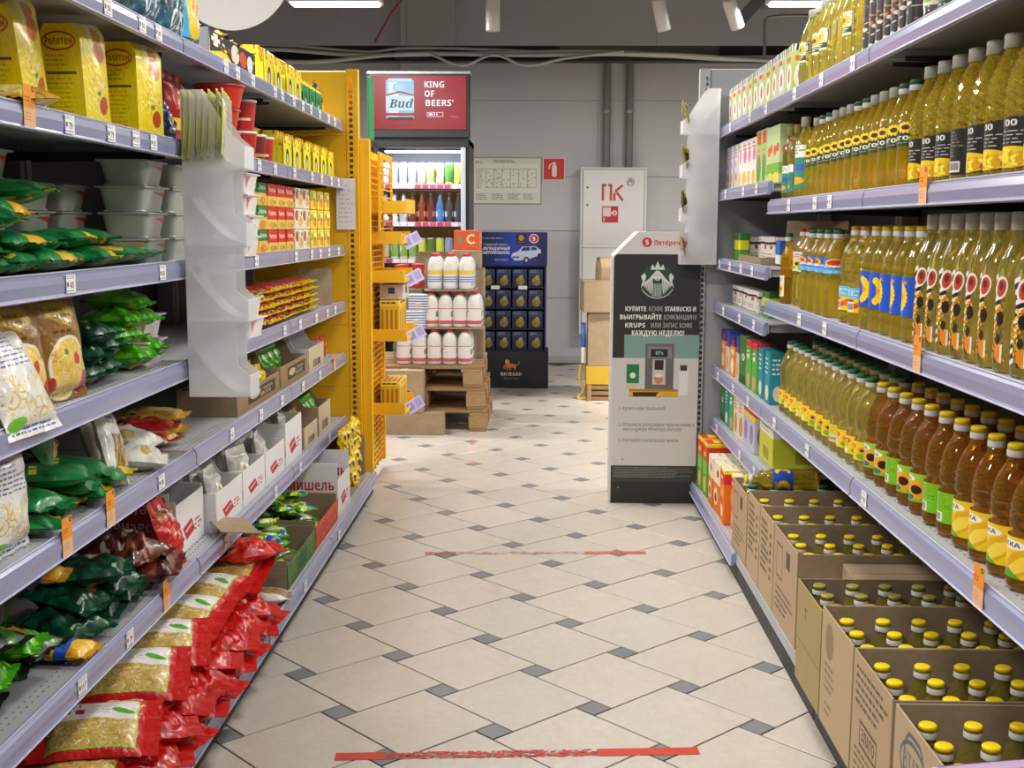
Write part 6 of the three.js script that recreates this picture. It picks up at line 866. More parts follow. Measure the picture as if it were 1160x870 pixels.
  // shelf F far
  packRow([[mk('pg2', A.pGreen, .10, .18), 'green flake carton'], [mk('pt2', A.pTeal, .10, .175), 'teal flake carton'], [mk('pl2', A.pLime, .10, .18), 'lime flake carton'], [mk('pc', A.pCream, .11, .175), 'cream flake carton'], [mk('pc', A.pCream, .11, .175), 'cream flake carton'], [mk('pv', A.pViolet, .11, .175), 'lilac flake carton with red top'], [mk('pv', A.pViolet, .11, .175), 'lilac flake carton with red top']], XF, fy(.42), 5.38, 4.62, 'flake_carton', 0, 'flake cartons on the low oil shelf');
  put(packProto('py', .26, .17, .30, A.pYellow), 'flake_case', 'yellow-green cardboard case at the end of the low oil shelf', 'box', undefined, XF + .14, fy(.42), -4.42, RFACE);
  // bottom deck: porridge boxes
  const oR = packProto('oR', .12, .245, .16, A.oatRed, A.oatTopRed), oO = packProto('oO', .13, .225, .18, A.oatOrange, A.oatTop), oC = packProto('oC', .13, .215, .16, A.oatCream, A.oatTop);
  [[5.36, .82], [5.22, .825], [5.30, 1.02], [5.14, 1.03]].forEach(([d, x]) => put(oR, 'porridge_box', 'red-topped green porridge box standing by the end panel on the bottom oil shelf', 'box', 'red-topped porridge boxes', x, fy(.105), -d, RFACE + rr(-.04, .04)));
  [[5.04, .825], [4.90, .83]].forEach(([d, x]) => put(oC, 'porridge_box', 'cream and orange porridge box in the middle of the bottom oil shelf row', 'box', 'cream porridge boxes', x, fy(.105), -d, RFACE + rr(-.04, .04)));
  [[4.74, .84], [4.58, .86]].forEach(([d, x], k) => put(oO, 'porridge_box', k ? 'orange porridge box next to the first oil carton' : 'orange porridge box with a red top between cream boxes and oil cartons', 'box', undefined, x, fy(.105), -d, RFACE + rr(-.04, .04)));
}
// ---- open oil cartons on the bottom deck
{
  const caseBottle = (key, cap, ring, oil) => bottleProto('case_' + key, { h: .262, r: .0385, prof: 'straight', oil, cap, ring, capR: .0175 });
  const yellow = caseBottle('yellow', 'yellow', 'white', 'olive'), green = caseBottle('green', 'green', 'white', 'gold'), olive = caseBottle('olive', 'olive', 'white', 'olive');
  const specs = [
    // far z, near z, front x, bottle, print, label
    [4.39, 4.08, .735, green, A.ctnBox, 'brown carton of green-capped oil bottles with a bottle lying on top'],
    [4.06, 3.84, .735, yellow, A.ctnText, 'narrow brown carton of oil bottles next to the green-capped carton'],
    [3.83, 3.60, .735, yellow, A.ctnText, 'brown oil carton with dense printing between two other cartons'],
    [3.59, 3.26, .735, yellow, A.ctnBox, 'brown carton of yellow-capped oil beside the closed carton'],
    [3.045, 2.78, .69, olive, A.ctnOlive, 'olive-tinted carton with dull olive caps'],
    [2.77, 2.49, .69, yellow, A.ctnScript, 'brown oil carton with script printing next to the olive-tinted carton'],
    [2.48, 2.20, .69, yellow, A.ctnRapo, 'brown oil carton with a framed word on its side'],
    [2.18, 1.90, .69, yellow, A.ctnZlato, 'brown oil carton with an oval emblem on its side'],
  ];
  specs.forEach(([z0, z1, x, b, art_, label], i) => {
    const w = z0 - z1, h = i === 4 ? .268 : i === 0 ? .262 : .285, d = .445, y = i > 3 ? .107 : fy(.105);
    const c = thing('oil_carton', label, 'carton', [x + d / 2, y, -(z0 + z1) / 2], RFACE), t = .004, m = i === 4 ? M.kraftDark : M.kraft;
    part(c, 'carton_floor', cbox(w - .004, t, d - .004, .0006), m);
    part(c, 'front_panel', cbox(w - .002, h - .0, t, .0008, { all: { u0: art_.u0, u1: art_.u0 + .002, v0: art_.v0, v1: art_.v0 + .002 }, front: art_ }), M.paper, [0, 0, d / 2 - t / 2]);
    part(c, 'back_panel', cbox(w - .002, h, t, .0008), m, [0, 0, -d / 2 + t / 2]);
    for (const s of [-1, 1]) part(c, 'side_panel', cbox(t, h - (s > 0 ? .004 : .0), d - 2 * t, .0008), m, [s * (w / 2 - t / 2 - .001), 0, 0]);
    const rows = w < .26 ? 2 : 3, ps = (w - .012) / rows;
    for (let r = 0; r < rows; r++) for (let k = 0; k < 5; k++) {
      const capName = b === green ? 'green-capped' : b === olive ? 'olive-capped' : 'yellow-capped';
      put(b, 'oil_bottle', capName + ' oil bottle standing in the ' + ['carton with a bottle lying on top', 'narrow carton by the green-capped one', 'carton with dense printing', 'carton beside the closed one', 'olive-tinted carton', 'carton with script printing', 'carton with the framed word', 'carton with the oval emblem'][i], 'bottle', 'bottles in oil carton ' + ['one', 'two', 'three', 'four', 'five', 'six', 'seven', 'eight'][i], x + .046 + k * .0855, y + .0045, -(z1 + .006 + ps * (r + .5)) + rr(-.002, .002), rr(0, 6));
    }
  });
  const bl = bottleProto('lying', { h: .26, r: .037, prof: 'ringed', oil: 'gold', cap: 'yellow', ring: 'white', label: [LBL.blueBanana, .36, .64, 4.4, 1.02] });
  put(bl, 'oil_bottle', 'oil bottle with a blue and yellow label lying across the green-capped carton', 'bottle', undefined, .99, fy(.105) + .272 + .040, -4.12, 0, 0, Math.PI / 2);
  { const k = thing('closed_carton', 'closed brown carton with a green stamp behind the open oil cartons', 'carton', [1.08, fy(.105), -3.155], RFACE); part(k, 'carton_body', cbox(.19, .255, .44, .003), M.kraft); part(k, 'top_flap', cbox(.092, .004, .44, .001), M.kraft, [-.048, .255, 0]); part(k, 'top_flap', cbox(.092, .004, .44, .001), M.kraft, [.048, .255, 0]); part(k, 'stamp', cbox(.10, .07, .001, .0003, { all: A.ctnGreen }), M.paper, [-.02, .16, .2205]); }
  { const g = solo('carry_bag', pouch(.17, .575, .2, A.sachet, A.sachet, { soft: .9, top: .16, crimp: .12, n: 10, nv: 22 }), std(lin(.55, .38, .60), .45), 'lilac carrier bag standing on the floor beside the last oil carton', 'bag', [.625, .001, -1.53], .2); }
}
// ================================================================ THE FAR END
// ---- coffee stand
const sArt = (w, h, f) => SIGNS.add(w, h, f);
{
  const W = 440, H = 1400, S = {};
  S.front = sArt(W, H, (g, w, h) => {
    fill(g, '#d8d6d6', 0, 0, w, h); fill(g, '#2c2e2c', 0, 112, w, 530); g.fillStyle = '#d8d6d6'; g.fillRect(0, 112, 26, 26); oval(g, '#2c2e2c', 26, 138, 26, 26);
    fill(g, '#23463a', 150, 440, 220, 4); fill(g, '#7da39a', 40, 520, w - 40, 130); fill(g, '#2c2e2c', 0, 430, 60, 210); fill(g, '#cfcccb', 0, 640, w, 560);
    // red five and shop word on the white head
    oval(g, '#cf2030', 166, 52, 24, 24); txt(g, '5', 166, 53, 36, '#fff'); txt(g, 'Пятёрочка', 200, 54, 34, '#cf2030', { align: 'left', max: 170 });
    // round emblem: pale figure with crown and long waves on dark ground
    const cx = 222, cy = 246, q = '#d9ddd8'; oval(g, '#2d4a3c', cx, cy, 86, 86);
    for (const s of [-1, 1]) for (let k = 0; k < 6; k++) { g.strokeStyle = q; g.lineWidth = 6; g.beginPath(); g.moveTo(cx + s * 16, cy - 36 + k * 4); g.bezierCurveTo(cx + s * (34 + k * 9), cy - 34 + k * 8, cx + s * (22 + k * 8), cy + 30, cx + s * (34 + k * 8), cy + 66 - k * 9); g.stroke(); }
    oval(g, q, cx, cy - 26, 20, 26); fill(g, '#2d4a3c', cx - 12, cy - 30, 8, 3); fill(g, '#2d4a3c', cx + 4, cy - 30, 8, 3); fill(g, '#2d4a3c', cx - 6, cy - 10, 12, 3);
    poly(g, q, [[cx - 36, cy - 56], [cx - 28, cy - 84], [cx - 14, cy - 66], [cx, cy - 100], [cx + 14, cy - 66], [cx + 28, cy - 84], [cx + 36, cy - 56]]);
    for (let k = 0; k < 7; k++) { fill(g, q, cx - 24 + k * 7, cy + 14, 3, 66); } g.strokeStyle = q; g.lineWidth = 4; g.beginPath(); g.arc(cx, cy, 88, .5, 2.64); g.stroke();
    poly(g, q, [[cx - 84, cy - 22], [cx - 66, cy - 40], [cx - 56, cy - 22], [cx - 66, cy + 10], [cx - 84, cy + 40], [cx - 74, cy]]); poly(g, q, [[cx + 84, cy - 22], [cx + 66, cy - 40], [cx + 56, cy - 22], [cx + 66, cy + 10], [cx + 84, cy + 40], [cx + 74, cy]]);
    txt(g, 'КУПИТЕ', 60, 388, 34, '#f4f4f2', { align: 'left', max: 110 }); txt(g, 'КОФЕ', 180, 388, 34, '#b9bdb9', { align: 'left', max: 74, w: '' }); txt(g, 'STARBUCKS И', 262, 388, 34, '#f4f4f2', { align: 'left', max: 160 });
    txt(g, 'ВЫИГРЫВАЙТЕ', 34, 430, 34, '#f4f4f2', { align: 'left', max: 214 }); txt(g, 'КОФЕМАШИНУ', 258, 430, 34, '#c5c8c4', { align: 'left', max: 168, w: '' });
    txt(g, 'KRUPS', 60, 472, 34, '#f0f0ee', { align: 'left', max: 120 }); txt(g, 'ИЛИ ЗАПАС КОФЕ', 192, 472, 34, '#c5c8c4', { align: 'left', max: 212, w: '' }); txt(g, 'КАЖДУЮ НЕДЕЛЮ!', 230, 512, 36, '#f4f4f2', { max: 270 });
    // coffee machine and packs
    fill(g, '#6a6668', 168, 566, 146, 240); fill(g, '#8a8486', 180, 580, 122, 60); fill(g, '#1e1c1c', 196, 594, 86, 40); txt(g, '07s', 240, 614, 26, '#9fd0d8', { max: 60 }); fill(g, '#c9c4c2', 206, 646, 66, 130); fill(g, '#2a2626', 216, 650, 46, 50); oval(g, '#c98a5a', 238, 748, 22, 26); oval(g, '#efe2cf', 238, 730, 20, 10);
    fill(g, '#b07a24', 88, 800, 250, 40); fill(g, '#e0a81e', 88, 812, 250, 26); fill(g, '#2a2218', 108, 816, 130, 22); poly(g, '#d8b05a', [[226, 830], [250, 812], [262, 836], [240, 852]]);
    fill(g, '#1f7a48', 74, 672, 64, 128); fill(g, '#cfc6a8', 74, 770, 64, 30); oval(g, '#e4eee4', 106, 730, 15, 15); fill(g, '#e6e4e2', 342, 700, 46, 130); fill(g, '#3a3a3c', 348, 676, 34, 28);
    txt(g, '1. Купите кофе Starbucks®', 36, 900, 25, '#55575a', { align: 'left', w: '', max: 240 });
    txt(g, '2. Отправьте фотографию чека на номер в', 36, 984, 25, '#55575a', { align: 'left', w: '', max: 392 }); txt(g, 'мессенджере WhatsApp (Ватсап)', 60, 1008, 25, '#55575a', { align: 'left', w: '', max: 300 });
    txt(g, '3. Участвуйте в розыгрыше призов', 36, 1066, 25, '#55575a', { align: 'left', w: '', max: 310 }); oval(g, '#8a8a8a', 60, 1168, 5, 5);
    fill(g, '#3a3c3a', 0, 1200, w, 200); strokes(g, 14, 1210, w - 30, 8, 7, '#8c8e88', .4); fill(g, '#272927', 0, 1286, w, 114); oval(g, '#777', 40, 1316, 5, 5);
  });
  const w = .40, h = 1.275, d = .26, x0 = .337, cut = .11;
  const st = thing('coffee_stand', 'tall grey and black cardboard coffee promotion stand with a round emblem', 'display stand', [x0 + w / 2, 0, -5.46]);
  const shape = [[-w / 2, 0], [w / 2, 0], [w / 2, h], [-w / 2 + cut, h], [-w / 2, h - cut]];
  part(st, 'stand_body', extrude(shape.map(([x, y]) => [x, y]), d), std(lin(.62, .61, .61), .6), [0, 0, -d - .002]);
  const fg = new THREE.ShapeGeometry(new THREE.Shape(shape.map(p => new THREE.Vector2(...p)))); const p = fg.attributes.position, uv = fg.attributes.uv; for (let i = 0; i < p.count; i++) uv.setXY(i, p.getX(i) / w + .5, p.getY(i) / h);
  part(st, 'printed_front', ruv(fg, S.front), M.sign, [0, 0, 0]);
  part(st, 'edge_strip', cbox(.012, h - cut - .01, .03, .002), std(lin(.66, .66, .66), .5), [-w / 2 - .004, .004, -.02]);
  // ---- blue tea stand
  S.tea = sArt(420, 200, (g, w, h) => { const gr = g.createLinearGradient(0, 0, w, 0); gr.addColorStop(0, '#171a3c'); gr.addColorStop(.55, '#1d3fb4'); gr.addColorStop(1, '#161c50'); g.fillStyle = gr; g.fillRect(0, 0, w, h); strokes(g, 24, 32, 190, 1, 14, '#8a8ca8', .6); txt(g, 'ГЛАВНЫЙ ПРИЗ –', 118, 74, 18, '#b8bcd8', { max: 150 }); txt(g, 'ЛЕГЕНДАРНЫЙ', 118, 98, 24, '#f2f3fa', { max: 160, it: 'italic' }); txt(g, 'АВТОМОБИЛЬ', 118, 122, 24, '#f2f3fa', { max: 160, it: 'italic' }); txt(g, 'RICHARD', 150, 164, 18, '#8fa8e8', { max: 80 }); fill(g, '#2a2018', 236, 8, 62, 62); oval(g, '#b8924a', 266, 34, 16, 18); strokes(g, 246, 58, 44, 1, 8, '#b8924a'); oval(g, '#f2eef0', 340, 38, 28, 28); oval(g, '#cf2030', 340, 38, 23, 23); txt(g, '5', 340, 39, 34, '#fff');
    g.fillStyle = '#c4c8e4'; g.beginPath(); g.moveTo(206, 146); g.lineTo(214, 126); g.lineTo(250, 112); g.lineTo(272, 86); g.lineTo(350, 82); g.lineTo(380, 104); g.lineTo(384, 132); g.lineTo(300, 164); g.lineTo(230, 170); g.closePath(); g.fill(); poly(g, '#27356e', [[262, 110], [278, 90], [318, 88], [316, 110]]); poly(g, '#27356e', [[324, 108], [326, 88], [348, 88], [364, 104]]); oval(g, '#15182c', 296, 166, 17, 20); oval(g, '#b8bcd0', 296, 166, 8, 11); oval(g, '#15182c', 374, 140, 12, 16); oval(g, '#e8ecf8', 226, 134, 7, 5); fill(g, '#565d86', 214, 144, 40, 10); });
  S.teaBox = sArt(100, 120, (g, w, h) => { fill(g, '#1c2140', 0, 0, w, h); fill(g, '#2c3a5c', 0, 0, w, 40); strokes(g, 14, 8, 70, 2, 10, '#8f98b4', .5); oval(g, '#8c7a3a', 54, 82, 28, 30); oval(g, '#a8954c', 60, 56, 14, 16); oval(g, '#77662c', 40, 96, 12, 12); });
  S.teaFoot = sArt(300, 160, (g, w, h) => { fill(g, '#1b1a24', 0, 0, w, h); const o = '#c8823a'; oval(g, o, 150, 52, 34, 14); oval(g, o, 128, 34, 14, 18); oval(g, '#d8a24a', 126, 24, 12, 10); fill(g, o, 126, 56, 7, 22); fill(g, o, 142, 58, 7, 20); fill(g, o, 170, 56, 7, 24); g.strokeStyle = o; g.lineWidth = 5; g.beginPath(); g.moveTo(182, 50); g.quadraticCurveTo(206, 40, 196, 22); g.stroke(); oval(g, '#c84a4a', 112, 60, 10, 12); txt(g, 'RICHARD', 150, 102, 28, '#e8e4e0', { font: 'serif', max: 130 }); txt(g, 'Royal Tea', 150, 128, 20, '#b89a6a', { font: 'serif', it: 'italic', w: '' }); });
  const tx = -.235, tz = -9.42, t = thing('tea_stand', 'dark blue cardboard tea stand with a car picture on its header', 'display stand', [tx, 0, tz]);
  const navy = std(lin(.014, .014, .028), .55);
  part(t, 'plinth', cbox(.60, .30, .36, .004), navy, [0, 0, -.17]); part(t, 'plinth_print', cbox(.40, .21, .001, .0003, { all: S.teaFoot }), M.sign, [0, .04, .0112]);
  part(t, 'back_panel', cbox(.56, .95, .02, .003), navy, [0, .30, -.33]); for (const s of [-1, 1]) part(t, 'side_panel', cbox(.016, .69, .30, .003), std(lin(.02, .025, .07), .5), [s * .272, .30, -.19]);
  for (let k = 0; k < 5; k++) part(t, 'shelf', cbox(.53, .012, .28, .002), navy, [0, .30 + k * .168, -.19]);
  part(t, 'header', cbox(.57, .265, .012, .002, { all: S.tea }), M.sign, [0, .985, -.045]);
  for (const x of [-.13, .09]) part(t, 'price_card', cbox(.07, .03, .002, .0005), M.white, [x, .795, -.03]);
  const tb = proto('teabox', g => part(g, 'carton', cbox(.118, .14, .07, .002, { all: S.teaBox }), M.sign));
  for (let r = 0; r < 4; r++) for (let c = 0; c < 4; c++) put(tb, 'tea_box', 'navy and gold tea box on the dark blue tea stand', 'box', 'tea boxes on the tea stand', tx - .195 + c * .13, .3125 + r * .168, tz - .095, rr(-.04, .04));
  // ---- beer cooler
  S.screen = sArt(560, 340, (g, w, h) => { fill(g, '#a3152c', 0, 0, w, h); for (let k = 0; k < 30; k++) oval(g, 'rgba(150,16,40,.5)', rr(0, w), rr(0, h), rr(20, 60), rr(10, 30)); fill(g, '#8ec8e4', 86, 34, 166, 236); poly(g, '#bfe2f2', [[86, 34], [106, 18], [232, 18], [252, 34]]); fill(g, '#d8eef8', 100, 40, 60, 220); oval(g, '#a9d6ec', 168, 74, 40, 34); g.strokeStyle = '#6fb0d0'; g.lineWidth = 4; g.beginPath(); g.ellipse(168, 74, 34, 28, 0, 0, 7); g.stroke(); poly(g, '#b01c34', [[86, 120], [168, 96], [252, 120], [252, 130], [168, 108], [86, 130]]); fill(g, '#cfeaf6', 86, 128, 166, 92); txt(g, 'Bud', 172, 176, 74, '#16346a', { font: 'serif', it: 'italic', max: 140 }); fill(g, '#b01c34', 86, 236, 166, 18); fill(g, '#48141c', 96, 262, 150, 20); txt(g, 'KING', 310, 56, 54, '#fff', { align: 'left', max: 124 }); txt(g, 'OF', 312, 114, 54, '#fff', { align: 'left', max: 62 }); txt(g, "BEERS'", 316, 172, 54, '#fff', { align: 'left', max: 176 }); g.strokeStyle = '#f4e6ea'; g.lineWidth = 4; g.strokeRect(330, 232, 92, 26); strokes(g, 338, 238, 76, 1, 14, '#fff', .9); strokes(g, 468, 256, 60, 1, 8, '#e0a8b4', .5); });
  S.can = [['#b9c4e6', '#e9eef8'], ['#8f9ac8', '#dfe4f0'], ['#d8c39a', '#b86a3a'], ['#7fae5c', '#e6efdc'], ['#c9d84a', '#5a9a3c'], ['#3f7a34', '#d8cf5a']].map(([a, b]) => sArt(64, 96, (g, w, h) => { fill(g, a, 0, 0, w, h); oval(g, b, 32, 46, 18, 26); fill(g, b, 0, 84, w, 6); }));
  S.bot = [['#eef2f4', '#4a6a8a'], ['#9fb4c0', '#e9eef0'], ['#6a1c2c', '#d0a0a8'], ['#8a2a22', '#e8c8b0'], ['#2f7fd0', '#cfe4f8'], ['#24324a', '#c8d4e4']].map(([a, b]) => sArt(64, 64, (g, w, h) => { fill(g, a, 0, 0, w, h); fill(g, b, 8, 14, 48, 34); strokes(g, 12, 22, 40, 2, 10, a, .5); }));
  S.strip = sArt(256, 24, (g, w, h) => { fill(g, '#d8a8c4', 0, 0, w, h); for (let k = 0; k < 12; k++) fill(g, pick(['#c0527c', '#e8e0ea', '#b83a64', '#efe9f2']), k * 22, 2, 18, 20); });
  const fx0 = -1.24, fx1 = -.526, fw = fx1 - fx0, fz = -8.6, c = thing('beer_cooler', 'tall glass-door drinks cooler with a red lit beer screen on top', 'cooler', [(fx0 + fx1) / 2, 0, fz]);
  const dk = std(lin(.016, .017, .02), .4), inn = std(lin(.62, .66, .74), .5);
  part(c, 'cabinet_back', cbox(fw, 1.92, .03, .004), inn, [0, 0, -.66]); for (const s of [-1, 1]) part(c, 'cabinet_side', cbox(.035, 1.92, .62, .004), dk, [s * (fw / 2 - .0175), 0, -.34]);
  part(c, 'cabinet_floor', cbox(fw - .07, .12, .6, .004), dk, [0, 0, -.34]); part(c, 'cabinet_top', cbox(fw, .05, .66, .004), dk, [0, 1.88, -.34]);
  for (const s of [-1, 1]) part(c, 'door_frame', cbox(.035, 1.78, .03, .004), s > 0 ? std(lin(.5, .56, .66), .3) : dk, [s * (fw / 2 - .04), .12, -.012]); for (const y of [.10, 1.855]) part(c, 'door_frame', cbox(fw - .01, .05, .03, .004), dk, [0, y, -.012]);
  part(c, 'door_glass', new THREE.BoxGeometry(fw - .1, 1.74, .004).translate(0, 1.0, -.014), M.glass);
  part(c, 'header_housing', cbox(fw + .01, .45, .12, .006), dk, [0, 1.925, -.05]); part(c, 'header_edge', cbox(fw + .03, .02, .13, .004), M.post, [0, 2.372, -.05]);
  part(c, 'screen', cbox(fw - .035, .375, .006, .001, { all: S.screen }), new THREE.MeshStandardMaterial({ color: 0x222222, map: SIGNS.t, emissive: 0xffffff, emissiveMap: SIGNS.t, emissiveIntensity: .42, roughness: .25 }), [0, 1.985, .013]);
  { const l = new THREE.RectAreaLight(0xc02038, 1.2, fw - .05, .36); l.position.set((fx0 + fx1) / 2, 2.17, fz + .03); l.lookAt((fx0 + fx1) / 2, 2.17, 0); l.castShadow = true; scene.add(l); }
  part(c, 'light_strip', cbox(fw - .16, .014, .02, .003), new THREE.MeshStandardMaterial({ color: 0xffffff, emissive: 0xe6f0ff, emissiveIntensity: 5 }), [.02, 1.825, -.07]);
  { const l = new THREE.RectAreaLight(0xdfeaff, 70, fw - .16, .03); l.position.set((fx0 + fx1) / 2 + .02, 1.815, fz - .09); l.lookAt((fx0 + fx1) / 2 + .02, .3, fz - .4); l.castShadow = true; scene.add(l); }
  const sy = [1.575, 1.30, 1.03, .74, .45, .16];
  sy.forEach(y => { const sh = part(c, 'wire_shelf', cbox(fw - .08, .012, .5, .002), std(lin(.16, .2, .28), .4), [0, y, -.36]); part(sh, 'price_strip', cbox(fw - .085, .032, .004, .001, { all: S.strip }), M.sign, [0, -.006, .252]); });
  const can = S.can.map((r, i) => proto('can' + i, g => { part(g, 'can_body', ruv(new THREE.CylinderGeometry(.031, .031, .148, 22, 1, true).translate(0, .084, 0), r), M.sign); part(g, 'can_top', lathe([[0, .165], [.024, .165], [.026, .168], [.031, .158]], 22), M.steel); part(g, 'can_base', lathe([[0, .004], [.022, 0], [.031, .01]], 22), M.steel); }));
  const beer = S.bot.map((r, i) => proto('beer' + i, g => { const col = [lin(.7, .75, .78), lin(.5, .55, .6), lin(.12, .02, .03), lin(.2, .04, .03), lin(.05, .18, .5), lin(.03, .05, .07)][i]; part(g, 'bottle_body', lathe([[0, .004], [.026, 0], [.03, .006], [.03, .12], [.027, .14], [.014, .175], [.012, .2], [.012, .215], [0, .215]], 20), new THREE.MeshPhysicalMaterial({ color: col, roughness: .15, clearcoat: .8 })); part(g, 'bottle_label', ruv(new THREE.CylinderGeometry(.0305, .0305, .07, 20, 1, true).translate(0, .07, 0), r), M.sign); part(g, 'crown_cap', lathe([[0, .226], [.011, .225], [.014, .212]], 16), M.steel); }));
  for (let k = 0; k < 9; k++) for (let q = 0; q < 2; q++) {
    const x = (fx0 + fx1) / 2 - .27 + k * .0675, z = fz - .15 - q * .075;
    const i = k < 1 ? 0 : k < 4 ? 1 : k < 5 ? 2 : k < 7 ? (k % 2 ? 3 : 2) : 4 + (k % 2);
    const cl = ['white and blue', 'lavender', 'tan', 'green and white', 'yellow green', 'dark green'][i], bi = [0, 0, 1, 2, 3, 2, 4, 5, 5][k], bc = ['pale', 'grey', 'wine red', 'brown red', 'bright blue', 'dark navy'][bi];
    put(can[i], 'drink_can', cl + ' drink can on the top shelf of the cooler' + (q ? ', second row' : ''), 'can', cl + ' cans in the cooler' + (q ? ', second row' : ''), x, 1.589, z, rr(0, 1));
    put(beer[bi], 'beer_bottle', bc + ' bottle on the second shelf of the cooler' + (q ? ', second row' : ''), 'bottle', bc + ' bottles in the cooler' + (q ? ', second row' : ''), x, 1.314, z, rr(-.3, .3));
    if (!q) put(can[(i + 2) % 6], 'drink_can', 'drink can on the third shelf of the cooler', 'can', 'cans on the third cooler shelf', x, 1.044, z, rr(0, 1));
  }
  // ---- wall signs and fire cabinet
  S.plan = sArt(360, 250, (g, w, h) => { fill(g, '#e4e6d8', 0, 0, w, h); g.strokeStyle = '#8c8e7c'; g.lineWidth = 5; g.strokeRect(2, 2, w - 4, h - 4); fill(g, '#eef0e4', 16, 34, 328, 150); strokes(g, 110, 14, 150, 2, 9, '#6b6d5c', .5); strokes(g, 14, 20, 60, 2, 9, '#6b6d5c', .4); g.strokeStyle = '#77796a'; g.lineWidth = 2; g.strokeRect(70, 62, 262, 100); for (let k = 0; k < 5; k++) { g.beginPath(); g.moveTo(110 + k * 44, 62); g.lineTo(110 + k * 44, 162); g.stroke(); } for (let k = 0; k < 46; k++) fill(g, pick(['#4a5a44', '#5c7a4a', '#6a6a5a', '#8a4a3a']), rr(72, 326), rr(64, 158), 5, 5); for (let k = 0; k < 4; k++) strokes(g, 20 + k * 82, 194, 66, 4, 9, '#7a7c6a', .4); strokes(g, 20, 60, 40, 11, 10, '#8a8c7a', .35); });
  S.ext = sArt(96, 96, (g, w, h) => { fill(g, '#efe6e2', 0, 0, w, h); fill(g, '#d8382a', 5, 5, 86, 86); g.fillStyle = '#f2ece8'; g.beginPath(); g.roundRect(40, 30, 20, 50, 8); g.fill(); fill(g, '#f2ece8', 45, 20, 10, 12); g.strokeStyle = '#f2ece8'; g.lineWidth = 5; g.beginPath(); g.moveTo(46, 24); g.quadraticCurveTo(26, 26, 28, 48); g.stroke(); });
  S.hose = sArt(96, 96, (g, w, h) => { fill(g, '#cf2a3c', 0, 0, w, h); fill(g, '#efe4e6', 6, 8, 46, 52); for (let k = 0; k < 6; k++) fill(g, '#dcc4c8', 6, 12 + k * 8, 46, 2); oval(g, '#efe4e6', 74, 40, 15, 15); oval(g, '#cf2a3c', 74, 40, 7, 7); fill(g, '#efe4e6', 52, 36, 14, 8); fill(g, '#efe4e6', 10, 66, 7, 22); });
  S.pk = sArt(160, 120, (g, w, h) => { g.clearRect(0, 0, w, h); const r = '#c93a30'; g.strokeStyle = r; g.lineWidth = 15; g.beginPath(); g.moveTo(18, 112); g.lineTo(18, 14); g.moveTo(10, 14); g.lineTo(40, 14); g.moveTo(52, 14); g.lineTo(70, 14); g.lineTo(70, 112); g.moveTo(92, 112); g.lineTo(92, 60); g.moveTo(96, 54); g.lineTo(146, 14); g.moveTo(106, 58); g.lineTo(148, 112); g.stroke(); });
  const z = -WALL_Z + .012;
  const pl = thing('evacuation_plan', 'pale green evacuation plan board on the grey back wall', 'poster', [-.325, 1.505, z - .006]); part(pl, 'board', cbox(.645, .43, .012, .003, { all: S.plan }), M.sign);
  const ex = thing('extinguisher_sign', 'square red fire extinguisher sign on the back wall beside the plan', 'sign', [.115, 1.725, z - .006]); part(ex, 'plate', cbox(.21, .21, .005, .001, { all: S.ext }), M.sign);
  const fc = thing('fire_cabinet', 'white metal fire hose cabinet with red letters on the back wall', 'cabinet', [.665, .30, -11.0 - .1]); const wm = std(lin(.84, .84, .85), .42);
  part(fc, 'cabinet_body', cbox(.61, 1.54, .19, .004), wm, [0, 0, 0]);
  const d1 = part(fc, 'cabinet_door', cbox(.56, .68, .012, .003), wm, [0, .835, .099]), d2 = part(fc, 'cabinet_door', cbox(.56, .76, .012, .003), wm, [0, .03, .099]);
  const gapm = std(lin(.2, .2, .2), .7); part(fc, 'door_gap', cbox(.58, .004, .002, .0005), gapm, [0, .80, .0955]); part(fc, 'door_gap', cbox(.004, 1.5, .002, .0005), gapm, [-.285, .02, .0955]); part(fc, 'door_gap', cbox(.004, 1.5, .002, .0005), gapm, [.285, .02, .0955]); part(fc, 'door_gap', cbox(.58, .004, .002, .0005), gapm, [0, 1.52, .0955]);
  part(d1, 'red_letters', ruv(new THREE.PlaneGeometry(.225, .17).translate(0, .085, 0), S.pk), M.signCut, [-.01, .39, .0062]); part(d1, 'hose_pictogram', cbox(.15, .15, .001, .0002, { all: S.hose }), M.sign, [-.03, .20, .0062]);
  part(d1, 'dial_window', lathe([[0, 0], [.036, 0], [.036, .006], [.026, .008], [0, .004]], 24).rotateX(Math.PI / 2), M.steel, [.155, .57, .006]); for (const y of [.36, .52]) part(d1, 'latch', lathe([[0, 0], [.01, 0], [.008, .006], [0, .007]], 12).rotateX(Math.PI / 2), M.greyCard, [-.24, y, .006]);
}
